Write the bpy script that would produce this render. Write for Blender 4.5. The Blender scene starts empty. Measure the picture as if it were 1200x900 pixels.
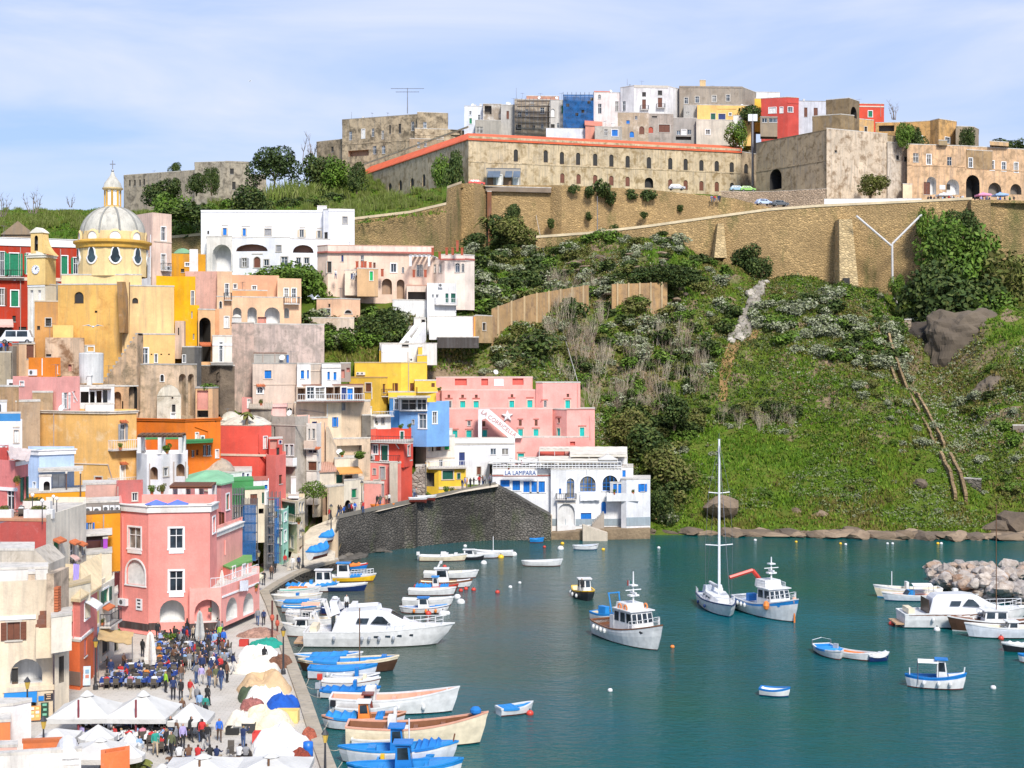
# camera, sky, sun, exposure, materials and the mesh builder
import bpy,bmesh,math,random as rn
import numpy as np
rg,en,tp=range,enumerate,tuple
from math import pi,sin,cos,atan2,copysign,radians
from mathutils import Vector as V3,Matrix,noise as mz
SC=bpy.context.scene
COL=SC.collection
F,CX,YH,CZ=(1667,600,425,27.5)
R=radians
rn.seed(7)
cam=bpy.data.cameras.new('camera')
cam.sensor_width=36
cam.lens=36*F/1200
cam.shift_y=-25/1200
cam.clip_end=4000
cam.clip_start=1
cam_o=bpy.data.objects.new('camera',cam)
COL.objects.link(cam_o)
cam_o.location=(0,0,CZ)
cam_o.rotation_euler=(R(90),0,0)
SC.camera=cam_o
SUN_EL,SUN_AZ=(44,162)
w=bpy.data.worlds.new('World')
SC.world=w
w.use_nodes=True
nt=w.node_tree
nt.nodes.clear()
def wn(t,**k):
 n=nt.nodes.new(t)
 for a,b in k.items():
  setattr(n,a,b)
 return n
sky=wn('ShaderNodeTexSky',sky_type='NISHITA',sun_disc=False)
sky.sun_elevation=R(SUN_EL)
sky.sun_rotation=R(SUN_AZ)
sky.air_density=1
sky.dust_density=.6
sky.ozone_density=2
bg=wn('ShaderNodeBackground')
bg.inputs[1].default_value=.105
tc=wn('ShaderNodeTexCoord')
mp=wn('ShaderNodeMapping')
mp.inputs['Scale'].default_value=(2,2,9)
mp.inputs['Rotation'].default_value=(.0,R(5),0)
mp.inputs['Location'].default_value=(.3,1.1,.2)
n1=wn('ShaderNodeTexNoise')
n1.inputs['Scale'].default_value=1.5
n1.inputs['Detail'].default_value=8
n1.inputs['Roughness'].default_value=.52
n1.inputs['Distortion'].default_value=.5
cr=wn('ShaderNodeValToRGB')
cr.color_ramp.elements[0].position=.41
cr.color_ramp.elements[1].position=.72
cr.color_ramp.elements[0].color=(.0,.0,.0,1)
cr.color_ramp.elements[1].color=(.85,.85,.85,1)
mul=wn('ShaderNodeMix',data_type='RGBA',blend_type='MIX')
mul.inputs[7].default_value=(5.3,5.6,6.5,1)
veil=wn('ShaderNodeMix',data_type='RGBA',blend_type='MIX')
veil.inputs[0].default_value=.72
veil.inputs[7].default_value=(2.75,3.85,6.75,1)
L=nt.links.new
L(tc.outputs['Generated'],mp.inputs[0])
L(mp.outputs[0],n1.inputs[0])
L(n1.outputs[0],cr.inputs[0])
L(sky.outputs[0],veil.inputs[6])
L(veil.outputs[2],mul.inputs[6])
L(cr.outputs[0],mul.inputs[0])
L(mul.outputs[2],bg.inputs[0])
L(bg.outputs[0],wn('ShaderNodeOutputWorld').inputs[0])
sl=bpy.data.lights.new('sun','SUN')
sl.energy=3.4
sl.angle=R(12)
sl.color=(1,.95,.87)
so=bpy.data.objects.new('sun',sl)
COL.objects.link(so)
az,el=(R(SUN_AZ),R(SUN_EL))
so.rotation_euler=V3((-sin(az)*cos(el),-cos(az)*cos(el),-sin(el))).to_track_quat('-Z','Y').to_euler()
SC.view_settings.view_transform='Standard'
SC.view_settings.look='None'
SC.view_settings.exposure=.58
SC.view_settings.gamma=1
SC.cycles.max_bounces=5
SC.cycles.diffuse_bounces=3
SC.cycles.glossy_bounces=3
SC.cycles.transparent_max_bounces=6
def P(px,py,d):
 return V3(((px-CX)*d/F,d,CZ-(py-YH)*d/F))
def G(px,py,z=.0):
 d=(CZ-z)*F/(py-YH);return V3(((px-CX)*d/F,d,z))
def XY(px,d):
 return V3(((px-CX)*d/F,d))
def ZY(py,d):
 return CZ-(py-YH)*d/F
MATS={}
def _mat(key):
 m=bpy.data.materials.new(key);m.use_nodes=True;return(m,m.node_tree,m.node_tree.nodes,m.node_tree.links.new,m.node_tree.nodes['Principled BSDF'])
def N(nodes,t,ins=None,**k):
 n=nodes.new(t)
 for a,b in k.items():
  setattr(n,a,b)
 if ins:
  for a,b in ins.items():
   n.inputs[a].default_value=b
 return n
def coords(nodes,link,scale=(1,1,1)):
 t=N(nodes,'ShaderNodeTexCoord');oi=N(nodes,'ShaderNodeObjectInfo');ml=N(nodes,'ShaderNodeMath',{1:57},operation='MULTIPLY');link(oi.outputs['Random'],ml.inputs[0]);ad=N(nodes,'ShaderNodeVectorMath',operation='ADD');link(t.outputs['Object'],ad.inputs[0]);link(ml.outputs[0],ad.inputs[1]);mp=N(nodes,'ShaderNodeMapping',{'Scale':scale});link(ad.outputs[0],mp.inputs[0]);return mp.outputs[0]
def mix(nodes,link,f,a,b,bt='MIX'):
 m=N(nodes,'ShaderNodeMix',data_type='RGBA',blend_type=bt)
 for s,v in((0,f),(6,a),(7,b)):
  if hasattr(v,'links'):
   link(v,m.inputs[s])
  else:
   m.inputs[s].default_value=v if s==0 else(*v[:3],1)
 return m.outputs[2]
def ramp(nodes,link,src,p0,p1,c0=(0,0,0),c1=(1,1,1)):
 r=N(nodes,'ShaderNodeValToRGB');e=r.color_ramp.elements;e[0].position=p0;e[1].position=p1;e[0].color=(*c0,1);e[1].color=(*c1,1);link(src,r.inputs[0]);return r.outputs[0]
def nz(nodes,link,co,sc,det=4,ro=.55,dist=.0):
 n=N(nodes,'ShaderNodeTexNoise',{'Scale':sc,'Detail':det,'Roughness':ro,'Distortion':dist});link(co,n.inputs[0]);return n.outputs[0]
def bump(nodes,link,h,bs,strength,dist):
 b=N(nodes,'ShaderNodeBump',{'Strength':strength,'Distance':dist});link(h,b.inputs['Height']);link(b.outputs[0],bs.inputs['Normal']);return b
def scl(c,k):
 return tp((min(1,x*k)for x in c[:3]))
def pn(c,rough=.6,metal=.0,var=.12,em=0):
 k=('plain',c,rough,metal,var)
 if k in MATS:
  return MATS[k]
 m,t,n,l,b=_mat('paint');co=coords(n,l);f=nz(n,l,co,1.7,5,.6);l(mix(n,l,ramp(n,l,f,.3,.75),scl(c,1-var),scl(c,1+var)),b.inputs['Base Color']);b.inputs['Roughness'].default_value=rough;b.inputs['Metallic'].default_value=metal;MATS[k]=m;return m
def pa(c,dirt=.35,patch=None,pamt=.5):
 k=('plaster',c,dirt,patch,pamt)
 if k in MATS:
  return MATS[k]
 m,t,n,l,b=_mat('plaster');co=coords(n,l);st=coords(n,l,(1.6,1.6,.13));f1=nz(n,l,co,.33,7,.62);f2=nz(n,l,st,1.1,5,.65);f3=nz(n,l,co,5.5,5,.7);col=mix(n,l,ramp(n,l,f1,.32,.68),scl(c,.8),scl(c,1.12));f6=nz(n,l,co,.85,8,.7,.8);pale=tp((min(.85,.62*x+.3)for x in c));col=mix(n,l,ramp(n,l,f6,.6,.86,(0,0,0),(.5,.5,.5)),col,pale);grey=tp((.45*x+.13 for x in c));s=ramp(n,l,f2,.47,.74);sm=N(n,'ShaderNodeMath',{1:min(1,dirt*1.4)},operation='MULTIPLY')
 l(s,sm.inputs[0]);col=mix(n,l,sm.outputs[0],col,scl(grey,.75))
 if patch:
  f4=nz(n,l,co,.55,9,.68,.4);col=mix(n,l,ramp(n,l,f4,.6-.24*pamt,.74-.2*pamt),col,patch);f5=nz(n,l,co,1.3,7,.7);col=mix(n,l,ramp(n,l,f5,.62-.1*pamt,.82),col,scl(patch,.5))
 mm=N(n,'ShaderNodeMix',data_type='RGBA',blend_type='MULTIPLY');mm.inputs[0].default_value=.6;l(col,mm.inputs[6]);l(ramp(n,l,f3,.25,.7,(.78,.77,.75),(1,1,1)),mm.inputs[7]);l(mm.outputs[2],b.inputs['Base Color']);b.inputs['Roughness'].default_value=.9;bump(n,l,f3,b,.35,.06);MATS[k]=m;return m
def stone(c,c2,scale=1.3,zs=2.2,st=.8,green=.0,mortar=.55):
 k=('stone',c,c2,scale,zs,st,green)
 if k in MATS:
  return MATS[k]
 m,t,n,l,b=_mat('masonry');co=coords(n,l,(1,1,zs));cb=coords(n,l);v=N(n,'ShaderNodeTexVoronoi',{'Scale':scale});l(co,v.inputs[0]);ve=N(n,'ShaderNodeTexVoronoi',{'Scale':scale},feature='DISTANCE_TO_EDGE');l(co,ve.inputs[0]);f1=nz(n,l,cb,.12,7,.6);f2=nz(n,l,cb,2.4,6,.7);sep=N(n,'ShaderNodeSeparateColor');l(v.outputs['Color'],sep.inputs[0]);cell=mix(n,l,sep.outputs[0],scl(c,.66),scl(c,1.28));col=mix(n,l,ramp(n,l,f1,.38,.64),cell,c2)
 col=mix(n,l,ramp(n,l,ve.outputs['Distance'],.0,.07),scl(c,mortar),col);col=mix(n,l,ramp(n,l,f2,.56,.8),col,scl(c2,.5))
 if green:
  col=mix(n,l,ramp(n,l,nz(n,l,coords(n,l,(1,1,.4)),.22,6,.65),.6-green*.2,.75),col,(.07,.1,.02))
 l(col,b.inputs['Base Color']);b.inputs['Roughness'].default_value=.95;h=N(n,'ShaderNodeMath',operation='ADD');l(ramp(n,l,ve.outputs['Distance'],.0,.2),h.inputs[0]);l(f2,h.inputs[1]);bump(n,l,h.outputs[0],b,st,.25);MATS[k]=m;return m
def rockmat(c,c2,sc=.5):
 k=('rock',c,c2,sc)
 if k in MATS:
  return MATS[k]
 m,t,n,l,b=_mat('rock');co=coords(n,l);f=nz(n,l,co,sc,9,.65,.3);g=nz(n,l,co,sc*5,6,.7);col=mix(n,l,ramp(n,l,f,.35,.65),c,c2);col=mix(n,l,ramp(n,l,g,.55,.8),col,scl(c,.35));l(col,b.inputs['Base Color']);b.inputs['Roughness'].default_value=.95;bump(n,l,g,b,.8,.3);MATS[k]=m;return m
def leaf_(c,var=.45,tint=(.25,.22,.05)):
 k=('leaf',c,var)
 if k in MATS:
  return MATS[k]
 m,t,n,l,b=_mat('leaves');co=coords(n,l);f=nz(n,l,co,1.1,4,.7);g=nz(n,l,co,9,2,.5);col=mix(n,l,ramp(n,l,f,.3,.72),scl(c,1-var),scl(c,1+var));col=mix(n,l,ramp(n,l,g,.6,.95),col,tint);l(col,b.inputs['Base Color']);b.inputs['Roughness'].default_value=.7;b.inputs['Specular IOR Level'].default_value=.25;MATS[k]=m;return m
def cloth_(c,wr=1):
 k=('cloth',c,wr)
 if k in MATS:
  return MATS[k]
 m,t,n,l,b=_mat('canvas');co=coords(n,l,(1,1,1));f=nz(n,l,co,1.4,6,.6,1.2);g=nz(n,l,co,.6,4,.5);col=mix(n,l,ramp(n,l,g,.35,.7),scl(c,.86),scl(c,1.06));l(mix(n,l,ramp(n,l,f,.6,.85),col,scl(c,.72)),b.inputs['Base Color']);b.inputs['Roughness'].default_value=.85;bump(n,l,f,b,.5*wr,.25);MATS[k]=m;return m
def glass(c=(.02,.03,.04)):
 k=('glass',c)
 if k in MATS:
  return MATS[k]
 m,t,n,l,b=_mat('window glass');co=coords(n,l);f=nz(n,l,co,.8,3,.5);l(mix(n,l,ramp(n,l,f,.35,.7),scl(c,.5),scl(c,2.2)),b.inputs['Base Color']);b.inputs['Roughness'].default_value=.12;b.inputs['IOR'].default_value=1.45;MATS[k]=m;return m
WHITE=pa((.74,.73,.71),.35)
DARK=pn((.03,.028,.026),.8)
GL=glass()
ME=pn((.25,.25,.26),.45,.6)
IRON=pn((.035,.035,.04),.55)
WP=pn((.72,.72,.72),.45,0,.05)
WOOD=pn((.13,.06,.025),.7,0,.3)
TE=pn((.46,.13,.05),.85,0,.25)
CONC=pa((.36,.34,.31),.5)
ROOFW=pa((.6,.56,.5),.6)
ROOFG=pa((.33,.31,.29),.6)
class MB:
 def __init__(s):
  s.v=[];s.f=[];s.m=[];s.mats=[]
 def mi(s,mat):
  if mat not in s.mats:
   s.mats.append(mat)
  return s.mats.index(mat)
 def add(s,vs,fs,mat):
  o=len(s.v);k=s.mi(mat);s.v.extend([tp(x)for x in vs])
  for f in fs:
   s.f.append(tp((i+o for i in f)));s.m.append(k)
  return s
 def obox(s,c,ax,ay,az,mat):
  c,ax,ay,az=map(V3,(c,ax,ay,az));vs=[]
  for k in(-1,1):
   for j in(-1,1):
    for i in(-1,1):
     vs.append(c+ax*i+ay*j+az*k)
  return s.add(vs,[(0,2,3,1),(4,5,7,6),(0,1,5,4),(2,6,7,3),(0,4,6,2),(1,3,7,5)],mat)
 def box(s,x0,y0,z0,x1,y1,z1,mat):
  return s.obox(((x0+x1)/2,(y0+y1)/2,(z0+z1)/2),((x1-x0)/2,0,0),(0,(y1-y0)/2,0),(0,0,(z1-z0)/2),mat)
 def prism(s,poly,z0,z1,mat,top=True,bottom=False):
  n=len(poly);zt=z1 if isinstance(z1,(list,tp))else[z1]*n;zb=z0 if isinstance(z0,(list,tp))else[z0]*n;vs=[(p[0],p[1],z)for p,z in zip(poly,zb)]+[(p[0],p[1],z)for p,z in zip(poly,zt)];fs=[(i,(i+1)%n,n+(i+1)%n,n+i)for i in rg(n)]
  if top:
   fs.append(tp(rg(n,2*n)))
  if bottom:
   fs.append(tp(rg(n-1,-1,-1)))
  return s.add(vs,fs,mat)
 def tube(s,a,b,r,mat,n=6,r2=None,cap=True):
  a,b=(V3(a),V3(b));d=b-a
  if d.length<1e-06:
   return s
  q=d.to_track_quat('Z','Y');r2=r if r2 is None else r2;vs=[]
  for p,rr in((a,r),(b,r2)):
   for i in rg(n):
    t=2*pi*i/n;vs.append(p+q@V3((cos(t)*rr,sin(t)*rr,0)))
  fs=[(i,(i+1)%n,n+(i+1)%n,n+i)for i in rg(n)]
  if cap:
   fs+=[tp(rg(n-1,-1,-1)),tp(rg(n,2*n))]
  return s.add(vs,fs,mat)
 def lathe(s,prof,mat,n=12,c=(0,0,0),a0=.0,a1=2*pi,sx=1,sy=1):
  full=abs(a1-a0-2*pi)<1e-06;m=n if full else n+1;vs=[];fs=[]
  for r,z in prof:
   for i in rg(m):
    t=a0+(a1-a0)*i/n;vs.append((c[0]+cos(t)*r*sx,c[1]+sin(t)*r*sy,c[2]+z))
  for j in rg(len(prof)-1):
   for i in rg(n):
    k=(i+1)%m;fs.append((j*m+i,j*m+k,(j+1)*m+k,(j+1)*m+i))
  return s.add(vs,fs,mat)
 def ball(s,c,r,mat,n=8,sx=1,sy=1,sz=1):
  k=max(4,n//2);return s.lathe([(max(.001,sin(pi*i/k))*r,-cos(pi*i/k)*r*sz)for i in rg(k+1)],mat,n,c,sx=sx,sy=sy)
 def build(s,name,parent=None,origin=None,smooth=False,props=None):
  me=bpy.data.meshes.new(name);o=V3(origin)if origin is not None else parent.matrix_basis.translation if parent is not None and parent.parent is None else V3((0,0,0));me.from_pydata([(x-o[0],y-o[1],z-o[2])for x,y,z in s.v],[],s.f)
  for m in s.mats:
   me.materials.append(m)
  if len(s.mats)>1:
   me.polygons.foreach_set('material_index',s.m)
  if smooth:
   me.polygons.foreach_set('use_smooth',[True]*len(s.f))
  ob=bpy.data.objects.new(name,me);COL.objects.link(ob)
  if parent is not None:
   ob.parent=parent
  elif origin is not None:
   ob.location=o
  if props:
   for k,v in props.items():
    ob[k]=v
  return ob
def tag(o,label=None,cat=None,group=None,kind=None):
 for k,v in(('label',label),('category',cat),('group',group),('kind',kind)):
  if v:
   o[k]=v
 return o
def emp_(name,loc,label,cat,group=None,rz=.0):
 o=bpy.data.objects.new(name,None);COL.objects.link(o);o.location=loc;o.rotation_euler=(0,0,rz);o.empty_display_size=.3;return tag(o,label,cat,group)
def pt_(name,mb,rT,bS,smooth=False,label=None):
 o=mb.build(name,None,bS,smooth);o.location=(0,0,0);o.parent=rT
 if label:
  o['label']=label
 return o
def sub(name,mb,par,bS,smooth=False):
 o=mb.build(name,None,bS,smooth);o.location=(0,0,0);o.parent=par;return o
def copy_tree(o,parent=None):
 c=o.copy();COL.objects.link(c)
 if parent is not None:
  c.parent=parent
 for ch in list(o.children):
  copy_tree(ch,c)
 return c
def obj_mesh(name,me,loc,rz=.0,sc=(1,1,1),**t):
 o=bpy.data.objects.new(name,me);COL.objects.link(o);o.location=loc;o.rotation_euler=(0,0,rz);o.scale=sc if isinstance(sc,tp)else(sc,sc,sc);return tag(o,**t)
# house builder
CODE={'k':('glass',None),'d':('dark',None),'t':('sh',(.0,.42,.38)),'b':('sh',(.0,.16,.55)),'g':('sh',(.0,.2,.09)),'n':('sh',(.15,.05,.025)),'y':('sh',(.3,.3,.31)),'w':('sh',(.72,.72,.7)),'c':('sh',(.62,.52,.38)),'G':('sh',(.0,.42,.1)),'e':('sh',(.004,.09,.06)),'r':('sh',(.42,.07,.03)),'m':('sh',(.02,.04,.16))}
SURR={'W':(.8,.8,.79),'C':(.5,.46,.4),'N':None,'T':(.62,.5,.4),'R':(.42,.13,.1),'B':(.05,.25,.6)}
PANES=[GL,GL,glass((.07,.09,.11)),glass((.16,.15,.13))]
class Face:
 def __init__(s,a,b):
  s.A=XY(*a);s.B=XY(*b);s.e=(s.B-s.A).normalized();s.L=(s.B-s.A).length;s.n=V3((s.e.y,-s.e.x))
 def u(s,px):
  k=(px-CX)/F;den=s.e.x-k*s.e.y;return(k*s.A.y-s.A.x)/den
 def d(s,u):
  return s.A.y+u*s.e.y
 def pt(s,u,z,n=.0):
  p=s.A+s.e*u+s.n*n;return V3((p.x,p.y,z))
 def rect(s,x0,y0,x1,y1):
  a,b=(s.u(x0),s.u(x1))
  if a>b:
   a,b=(b,a)
  d=s.d((a+b)/2);return(a,b,ZY(y1,d),ZY(y0,d))
def arch_pts(u0,u1,z0,z1,rise,n=8):
 uc,hw,zs=((u0+u1)/2,(u1-u0)/2,z1-rise);return[(uc-hw*cos(pi*k/n),zs+rise*sin(pi*k/n))for k in rg(n+1)]
def fb(mb,fc,u0,u1,z0,z1,n0,n1,mat):
 e,nn=(fc.e,fc.n);c=fc.pt((u0+u1)/2,(z0+z1)/2,(n0+n1)/2);return mb.obox(c,(e.x*(u1-u0)/2,e.y*(u1-u0)/2,0),(-nn.x*(n1-n0)/2,-nn.y*(n1-n0)/2,0),(0,0,(z1-z0)/2),mat)
def wall_face(mb,fc,z0,z1,ops,mat):
 us=sorted({.0,fc.L,*[min(max(o[i],0),fc.L)for o in ops for i in(0,1)]});zs=sorted({z0,z1,*[min(max(o[i],z0),z1)for o in ops for i in(2,3)]});idx={};vs=[];fs=[]
 def vid(u,z):
  k=(round(u,5),round(z,5))
  if k not in idx:
   idx[k]=len(vs);vs.append(fc.pt(u,z))
  return idx[k]
 for i in rg(len(us)-1):
  for j in rg(len(zs)-1):
   uc,zc=((us[i]+us[i+1])/2,(zs[j]+zs[j+1])/2)
   if any((o[0]<uc<o[1]and o[2]<zc<o[3]for o in ops)):
    continue
   fs.append((vid(us[i],zs[j]),vid(us[i+1],zs[j]),vid(us[i+1],zs[j+1]),vid(us[i],zs[j+1])))
 mb.add(vs,fs,mat)
 for u0,u1,a0,a1,rise,depth,back in ops:
  rv=min(depth,6)
  if rise:
   ap=arch_pts(u0,u1,a0,a1,rise);h=len(ap)//2;ap[h]=((u0+u1)/2,a1);vv=[fc.pt(u,z)for u,z in ap]+[fc.pt(u0,a1),fc.pt(u1,a1)];n=len(ap);ff=[(n,i,i+1)for i in rg(h)]+[(n+1,i,i+1)for i in rg(h,n-1)];mb.add(vv,ff,mat);ring=[(u0,a0)]+ap+[(u1,a0)]
  else:
   ring=[(u0,a0),(u0,a1),(u1,a1),(u1,a0)]
  n=len(ring);vv=[fc.pt(u,z)for u,z in ring]+[fc.pt(u,z,-rv)for u,z in ring];mb.add(vv,[(i,(i+1)%n,n+(i+1)%n,n+i)for i in rg(n)],back if back else mat);mb.add([fc.pt(u,z,-rv)for u,z in ring],[tp(rg(n))],back if back else DARK)
def rail_(mb,a,b,h,mat,step=.28,r=.022,bottom=.1):
 a,b=(V3(a),V3(b));n=max(2,int((b-a).length/step));up=V3((0,0,h));mb.tube(a+up,b+up,r*1.6,mat,4);mb.tube(a+V3((0,0,bottom)),b+V3((0,0,bottom)),r,mat,4)
 for i in rg(n+1):
  p=a.lerp(b,i/n);mb.tube(p,p+up,r,mat,4,cap=False)
def feature(rT,bS,fc,toks,wmat,ops):
 k=toks[0];x0,y0,x1,y1=map(float,toks[1:5]);st=toks[5]if len(toks)>5 else 'Nk';u0,u1,z0,z1=fc.rect(x0,y0,x1,y1)
 if k in 'wa':
  rise=.0
  if k=='a':
   rise=min((u1-u0)/2,(z1-z0)*.85)
  ops.append((u0,u1,z0,z1,rise,.22,None));sc=SURR[st[0]];fill,colr=CODE[st[1]];fm=WP if st[1]not in 'dn' else WOOD
  if len(st)>3:
   fm=pn(CODE[st[3]][1],.5)
  mb=MB();wd,ht=(u1-u0,z1-z0);nn=-.17
  if sc:
   sm=pn(sc,.8);t=min(.16,wd*.16)
   if not rise:
    fb(mb,fc,u0-t,u0,z0-t*.6,z1+t,-.02,.05,sm);fb(mb,fc,u1,u1+t,z0-t*.6,z1+t,-.02,.05,sm);fb(mb,fc,u0,u1,z1,z1+t,-.02,.047,sm)
   else:
    ap=arch_pts(u0,u1,z0,z1,rise,10)
    for i in rg(10):
     (ua,za),(ub,zb)=(ap[i],ap[i+1]);uc,zc=((u0+u1)/2,z1-rise)
     def o(u,z):
      return(uc+(u-uc)*(1+2*t/wd),zc+(z-zc)*(1+t/max(rise,.1)))
     q=[(ua,za),(ub,zb),o(ub,zb),o(ua,za)];vv=[fc.pt(u,z,.05)for u,z in q]+[fc.pt(u,z,-.01)for u,z in q];mb.add(vv,[(0,1,2,3),(0,4,5,1),(2,6,7,3),(1,5,6,2),(3,7,4,0)],sm)
    fb(mb,fc,u0-t,u0,z0,z1-rise,-.02,.05,sm);fb(mb,fc,u1,u1+t,z0,z1-rise,-.02,.05,sm)
   fb(mb,fc,u0-t*1.3,u1+t*1.3,z0-t*.8,z0,-.1,.1,sm)
  elif not rise and wd>.5:
   fb(mb,fc,u0-.06,u1+.06,z0-.09,z0,-.1,.08,pn((.5,.47,.43),.9))
  fr=min(.07,wd*.1);zt=z1-rise
  if fill=='glass':
   fb(mb,fc,u0,u0+fr,z0,zt,nn,nn+.06,fm);fb(mb,fc,u1-fr,u1,z0,zt,nn,nn+.06,fm);fb(mb,fc,u0+fr,u1-fr,z0,z0+fr,nn,nn+.06,fm);fb(mb,fc,(u0+u1)/2-fr/2,(u0+u1)/2+fr/2,z0+fr,zt,nn,nn+.055,fm)
   if not rise:
    fb(mb,fc,u0+fr,u1-fr,z1-fr,z1,nn,nn+.06,fm)
   else:
    fb(mb,fc,u0+fr,u1-fr,zt-fr/2,zt+fr/2,nn,nn+.06,fm);fb(mb,fc,(u0+u1)/2-fr/2,(u0+u1)/2+fr/2,zt,z1-.02,nn,nn+.055,fm)
    if wd>1.8:
     for q in(.25,.75):
      fb(mb,fc,u0+wd*q-fr/2,u0+wd*q+fr/2,z0+fr,zt+rise*.7,nn,nn+.05,fm)
     fb(mb,fc,u0+fr,u1-fr,(z0+zt)/2,(z0+zt)/2+fr,nn,nn+.058,fm)
   if ht>1.6 and(not rise):
    fb(mb,fc,u0+fr,u1-fr,z0+ht*.62,z0+ht*.62+fr,nn,nn+.058,fm)
  wn_=pt_('door' if k=='w' and ht>1.9 and(ht/wd>1.55)and(fill!='glass')else 'window',mb,rT,bS)if mb.v else None
  if wn_ is None:
   fb(mb,fc,u0,u1,z0-.06,z0,-.15,.04,fm);wn_=pt_('window',mb,rT,bS)
  pb=MB();q=arch_pts(u0,u1,z0,z1,rise)if rise else[(u0,z1),(u1,z1)];ring=[(u0,z0)]+q+[(u1,z0)];nq=len(ring)
  if rise or fill!='sh':
   pm=(rn.choice(PANES)if fill=='glass' else DARK)if fill!='sh' else pn(colr,.55,0,.2);pb.add([fc.pt(u,z,nn-.015)for u,z in ring],[tp(rg(nq))],pm);sub('pane' if fill!='sh' else 'shutter',pb,wn_,bS)
  else:
   pm=pn(colr,.6,0,.2);um=(u0+u1)/2
   for a,b in((u0+.02,um-.012),(um+.012,u1-.02)):
    pb=MB();fb(pb,fc,a,b,z0+.02,z1-.02,nn-.02,nn+.03,pm)
    if wd>.9:
     ns=max(3,int((z1-z0)/.22))
     for i in rg(ns):
      zz=z0+.12+(z1-z0-.24)*(i+.5)/ns;fb(pb,fc,a+.07,b-.07,zz-.035,zz+.035,nn+.03,nn+.05,pm)
    sub('shutter',pb,wn_,bS)
  if len(st)>2 and st[2]!='-' and CODE[st[2]][1]:
   pm=pn(CODE[st[2]][1],.6,0,.2)
   for a,b in((u0-wd*.5,u0-.03),(u1+.03,u1+wd*.5)):
    pb=MB();fb(pb,fc,a,b,z0,z1,.055,.1,pm)
    for i in rg(5):
     zz=z0+ht*(i+.5)/5;fb(pb,fc,a+.05,b-.05,zz-ht*.06,zz+ht*.06,.1,.118,pm)
    sub('shutter',pb,wn_,bS)
 elif k in 'oO':
  dep=float(toks[6])if len(toks)>6 else 1.6;ops.append((u0,u1,z0,z1,min((u1-u0)/2,(z1-z0)*.7)if k=='O' else .0,dep,{'N':wmat,'W':WHITE,'d':DARK,'T':pa((.45,.3,.2),.3),'g':pa((.2,.17,.14),.5)}[st[0]]))
 elif k=='S':
  ops.append((u0,u1,z0,z1,(z1-z0)*.85,1.6,pa((.32,.2,.15),.3)))
 elif k=='B':
  mb=MB();pr=.95;fb(mb,fc,u0,u1,z0-.14,z0,-.02,pr,pa((.62,.58,.54),.4));b=pt_('balcony',mb,rT,bS);rb=MB();h=max(.7,min(1.1,z1-z0))
  if st[0]=='p':
   pm=wmat if st in('p','pN')else pn(SURR[st[1]],.8);fb(rb,fc,u0,u1,z0,z0+h,pr-.1,pr-.003,pm);fb(rb,fc,u0,u0+.1,z0,z0+h,0,pr-.1,pm);fb(rb,fc,u1-.1,u1,z0,z0+h,0,pr-.1,pm)
  else:
   rm=WP if st[0]=='w' else IRON
   for q in((u0+.04,0),(u1-.04,0)):
    rail_(rb,fc.pt(q[0],z0,.02),fc.pt(q[0],z0,pr-.05),h,rm)
   rail_(rb,fc.pt(u0+.04,z0,pr-.05),fc.pt(u1-.04,z0,pr-.05),h,rm)
  sub('railing',rb,b,bS)
 elif k=='A':
  mb=MB();fb(mb,fc,u0,u1,z0,z1,.06,.42,WP);o=pt_('air_conditioner',mb,rT,bS);gb=MB();r=min(u1-u0,z1-z0)*.36;uc,zc=(u0+(u1-u0)*.42,(z0+z1)/2);ring=[fc.pt(uc+r*cos(i*pi/6),zc+r*sin(i*pi/6),.425)for i in rg(12)];gb.add(ring,[tp(rg(12))],pn((.1,.1,.1)));sub('fan_grille',gb,o,bS)
 elif k=='P':
  mb=MB();ua,ub=(fc.u(x0),fc.u(x1));mb.tube(fc.pt(ua,ZY(y0,fc.d(ua)),.08),fc.pt(ub,ZY(y1,fc.d(ub)),.08),.065,pn((.42,.33,.28),.6)if st=='Nk' else WP if st=='W' else wmat,6);pt_('drainpipe',mb,rT,bS)
 elif k=='T':
  mb=MB();h=max(.12,z1-z0);a,b=(fc.pt(u0,z1,0),fc.pt(u1,z1,0));c,d=(fc.pt(u1,z0,.55),fc.pt(u0,z0,.55));up=V3((0,0,.1));mb.add([a,b,c,d,a+up,b+up,c+up,d+up],[(3,2,1,0),(4,5,6,7),(0,1,5,4),(2,3,7,6),(1,2,6,5),(3,0,4,7)],TE);n=max(3,int((u1-u0)/.25))
  for i in rg(n):
   t=(i+.5)/n;mb.tube(a.lerp(b,t)+up,d.lerp(c,t)+up,.09,TE,5)
  pt_('tile_canopy',mb,rT,bS)
 elif k=='L':
  mb=MB();fb(mb,fc,u0,u1,z0,z1,-.05,.09,pn(SURR[st[0]],.8)if st[0]in SURR and SURR[st[0]]else wmat);pt_('string_course',mb,rT,bS)
 elif k=='H':
  mb=MB();fb(mb,fc,u0,u1,z0,z1,-.05,.06,pa({'k':(.06,.035,.03),'g':(.3,.36,.4),'b':(.2,.13,.1)}[st[0]],.5));pt_('plinth',mb,rT,bS)
 elif k=='V':
  ops.append((u0,u1,z0,z1,.0,.3,pa({'r':(.66,.13,.1),'d':(.07,.06,.05),'p':(.62,.28,.22),'o':(.62,.16,.03),'w':(.78,.77,.75)}[st[0]],.2)))
 elif k=='W':
  cm=cloth_({'w':(.72,.7,.66),'p':(.66,.42,.36),'b':(.01,.2,.55),'o':(.6,.27,.07),'r':(.5,.1,.05)}[st[0]],.4);pr=float(toks[6])if len(toks)>6 else 1.3;mb=MB();nseg=max(4,int((u1-u0)/.35));vs=[];fs=[]
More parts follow.
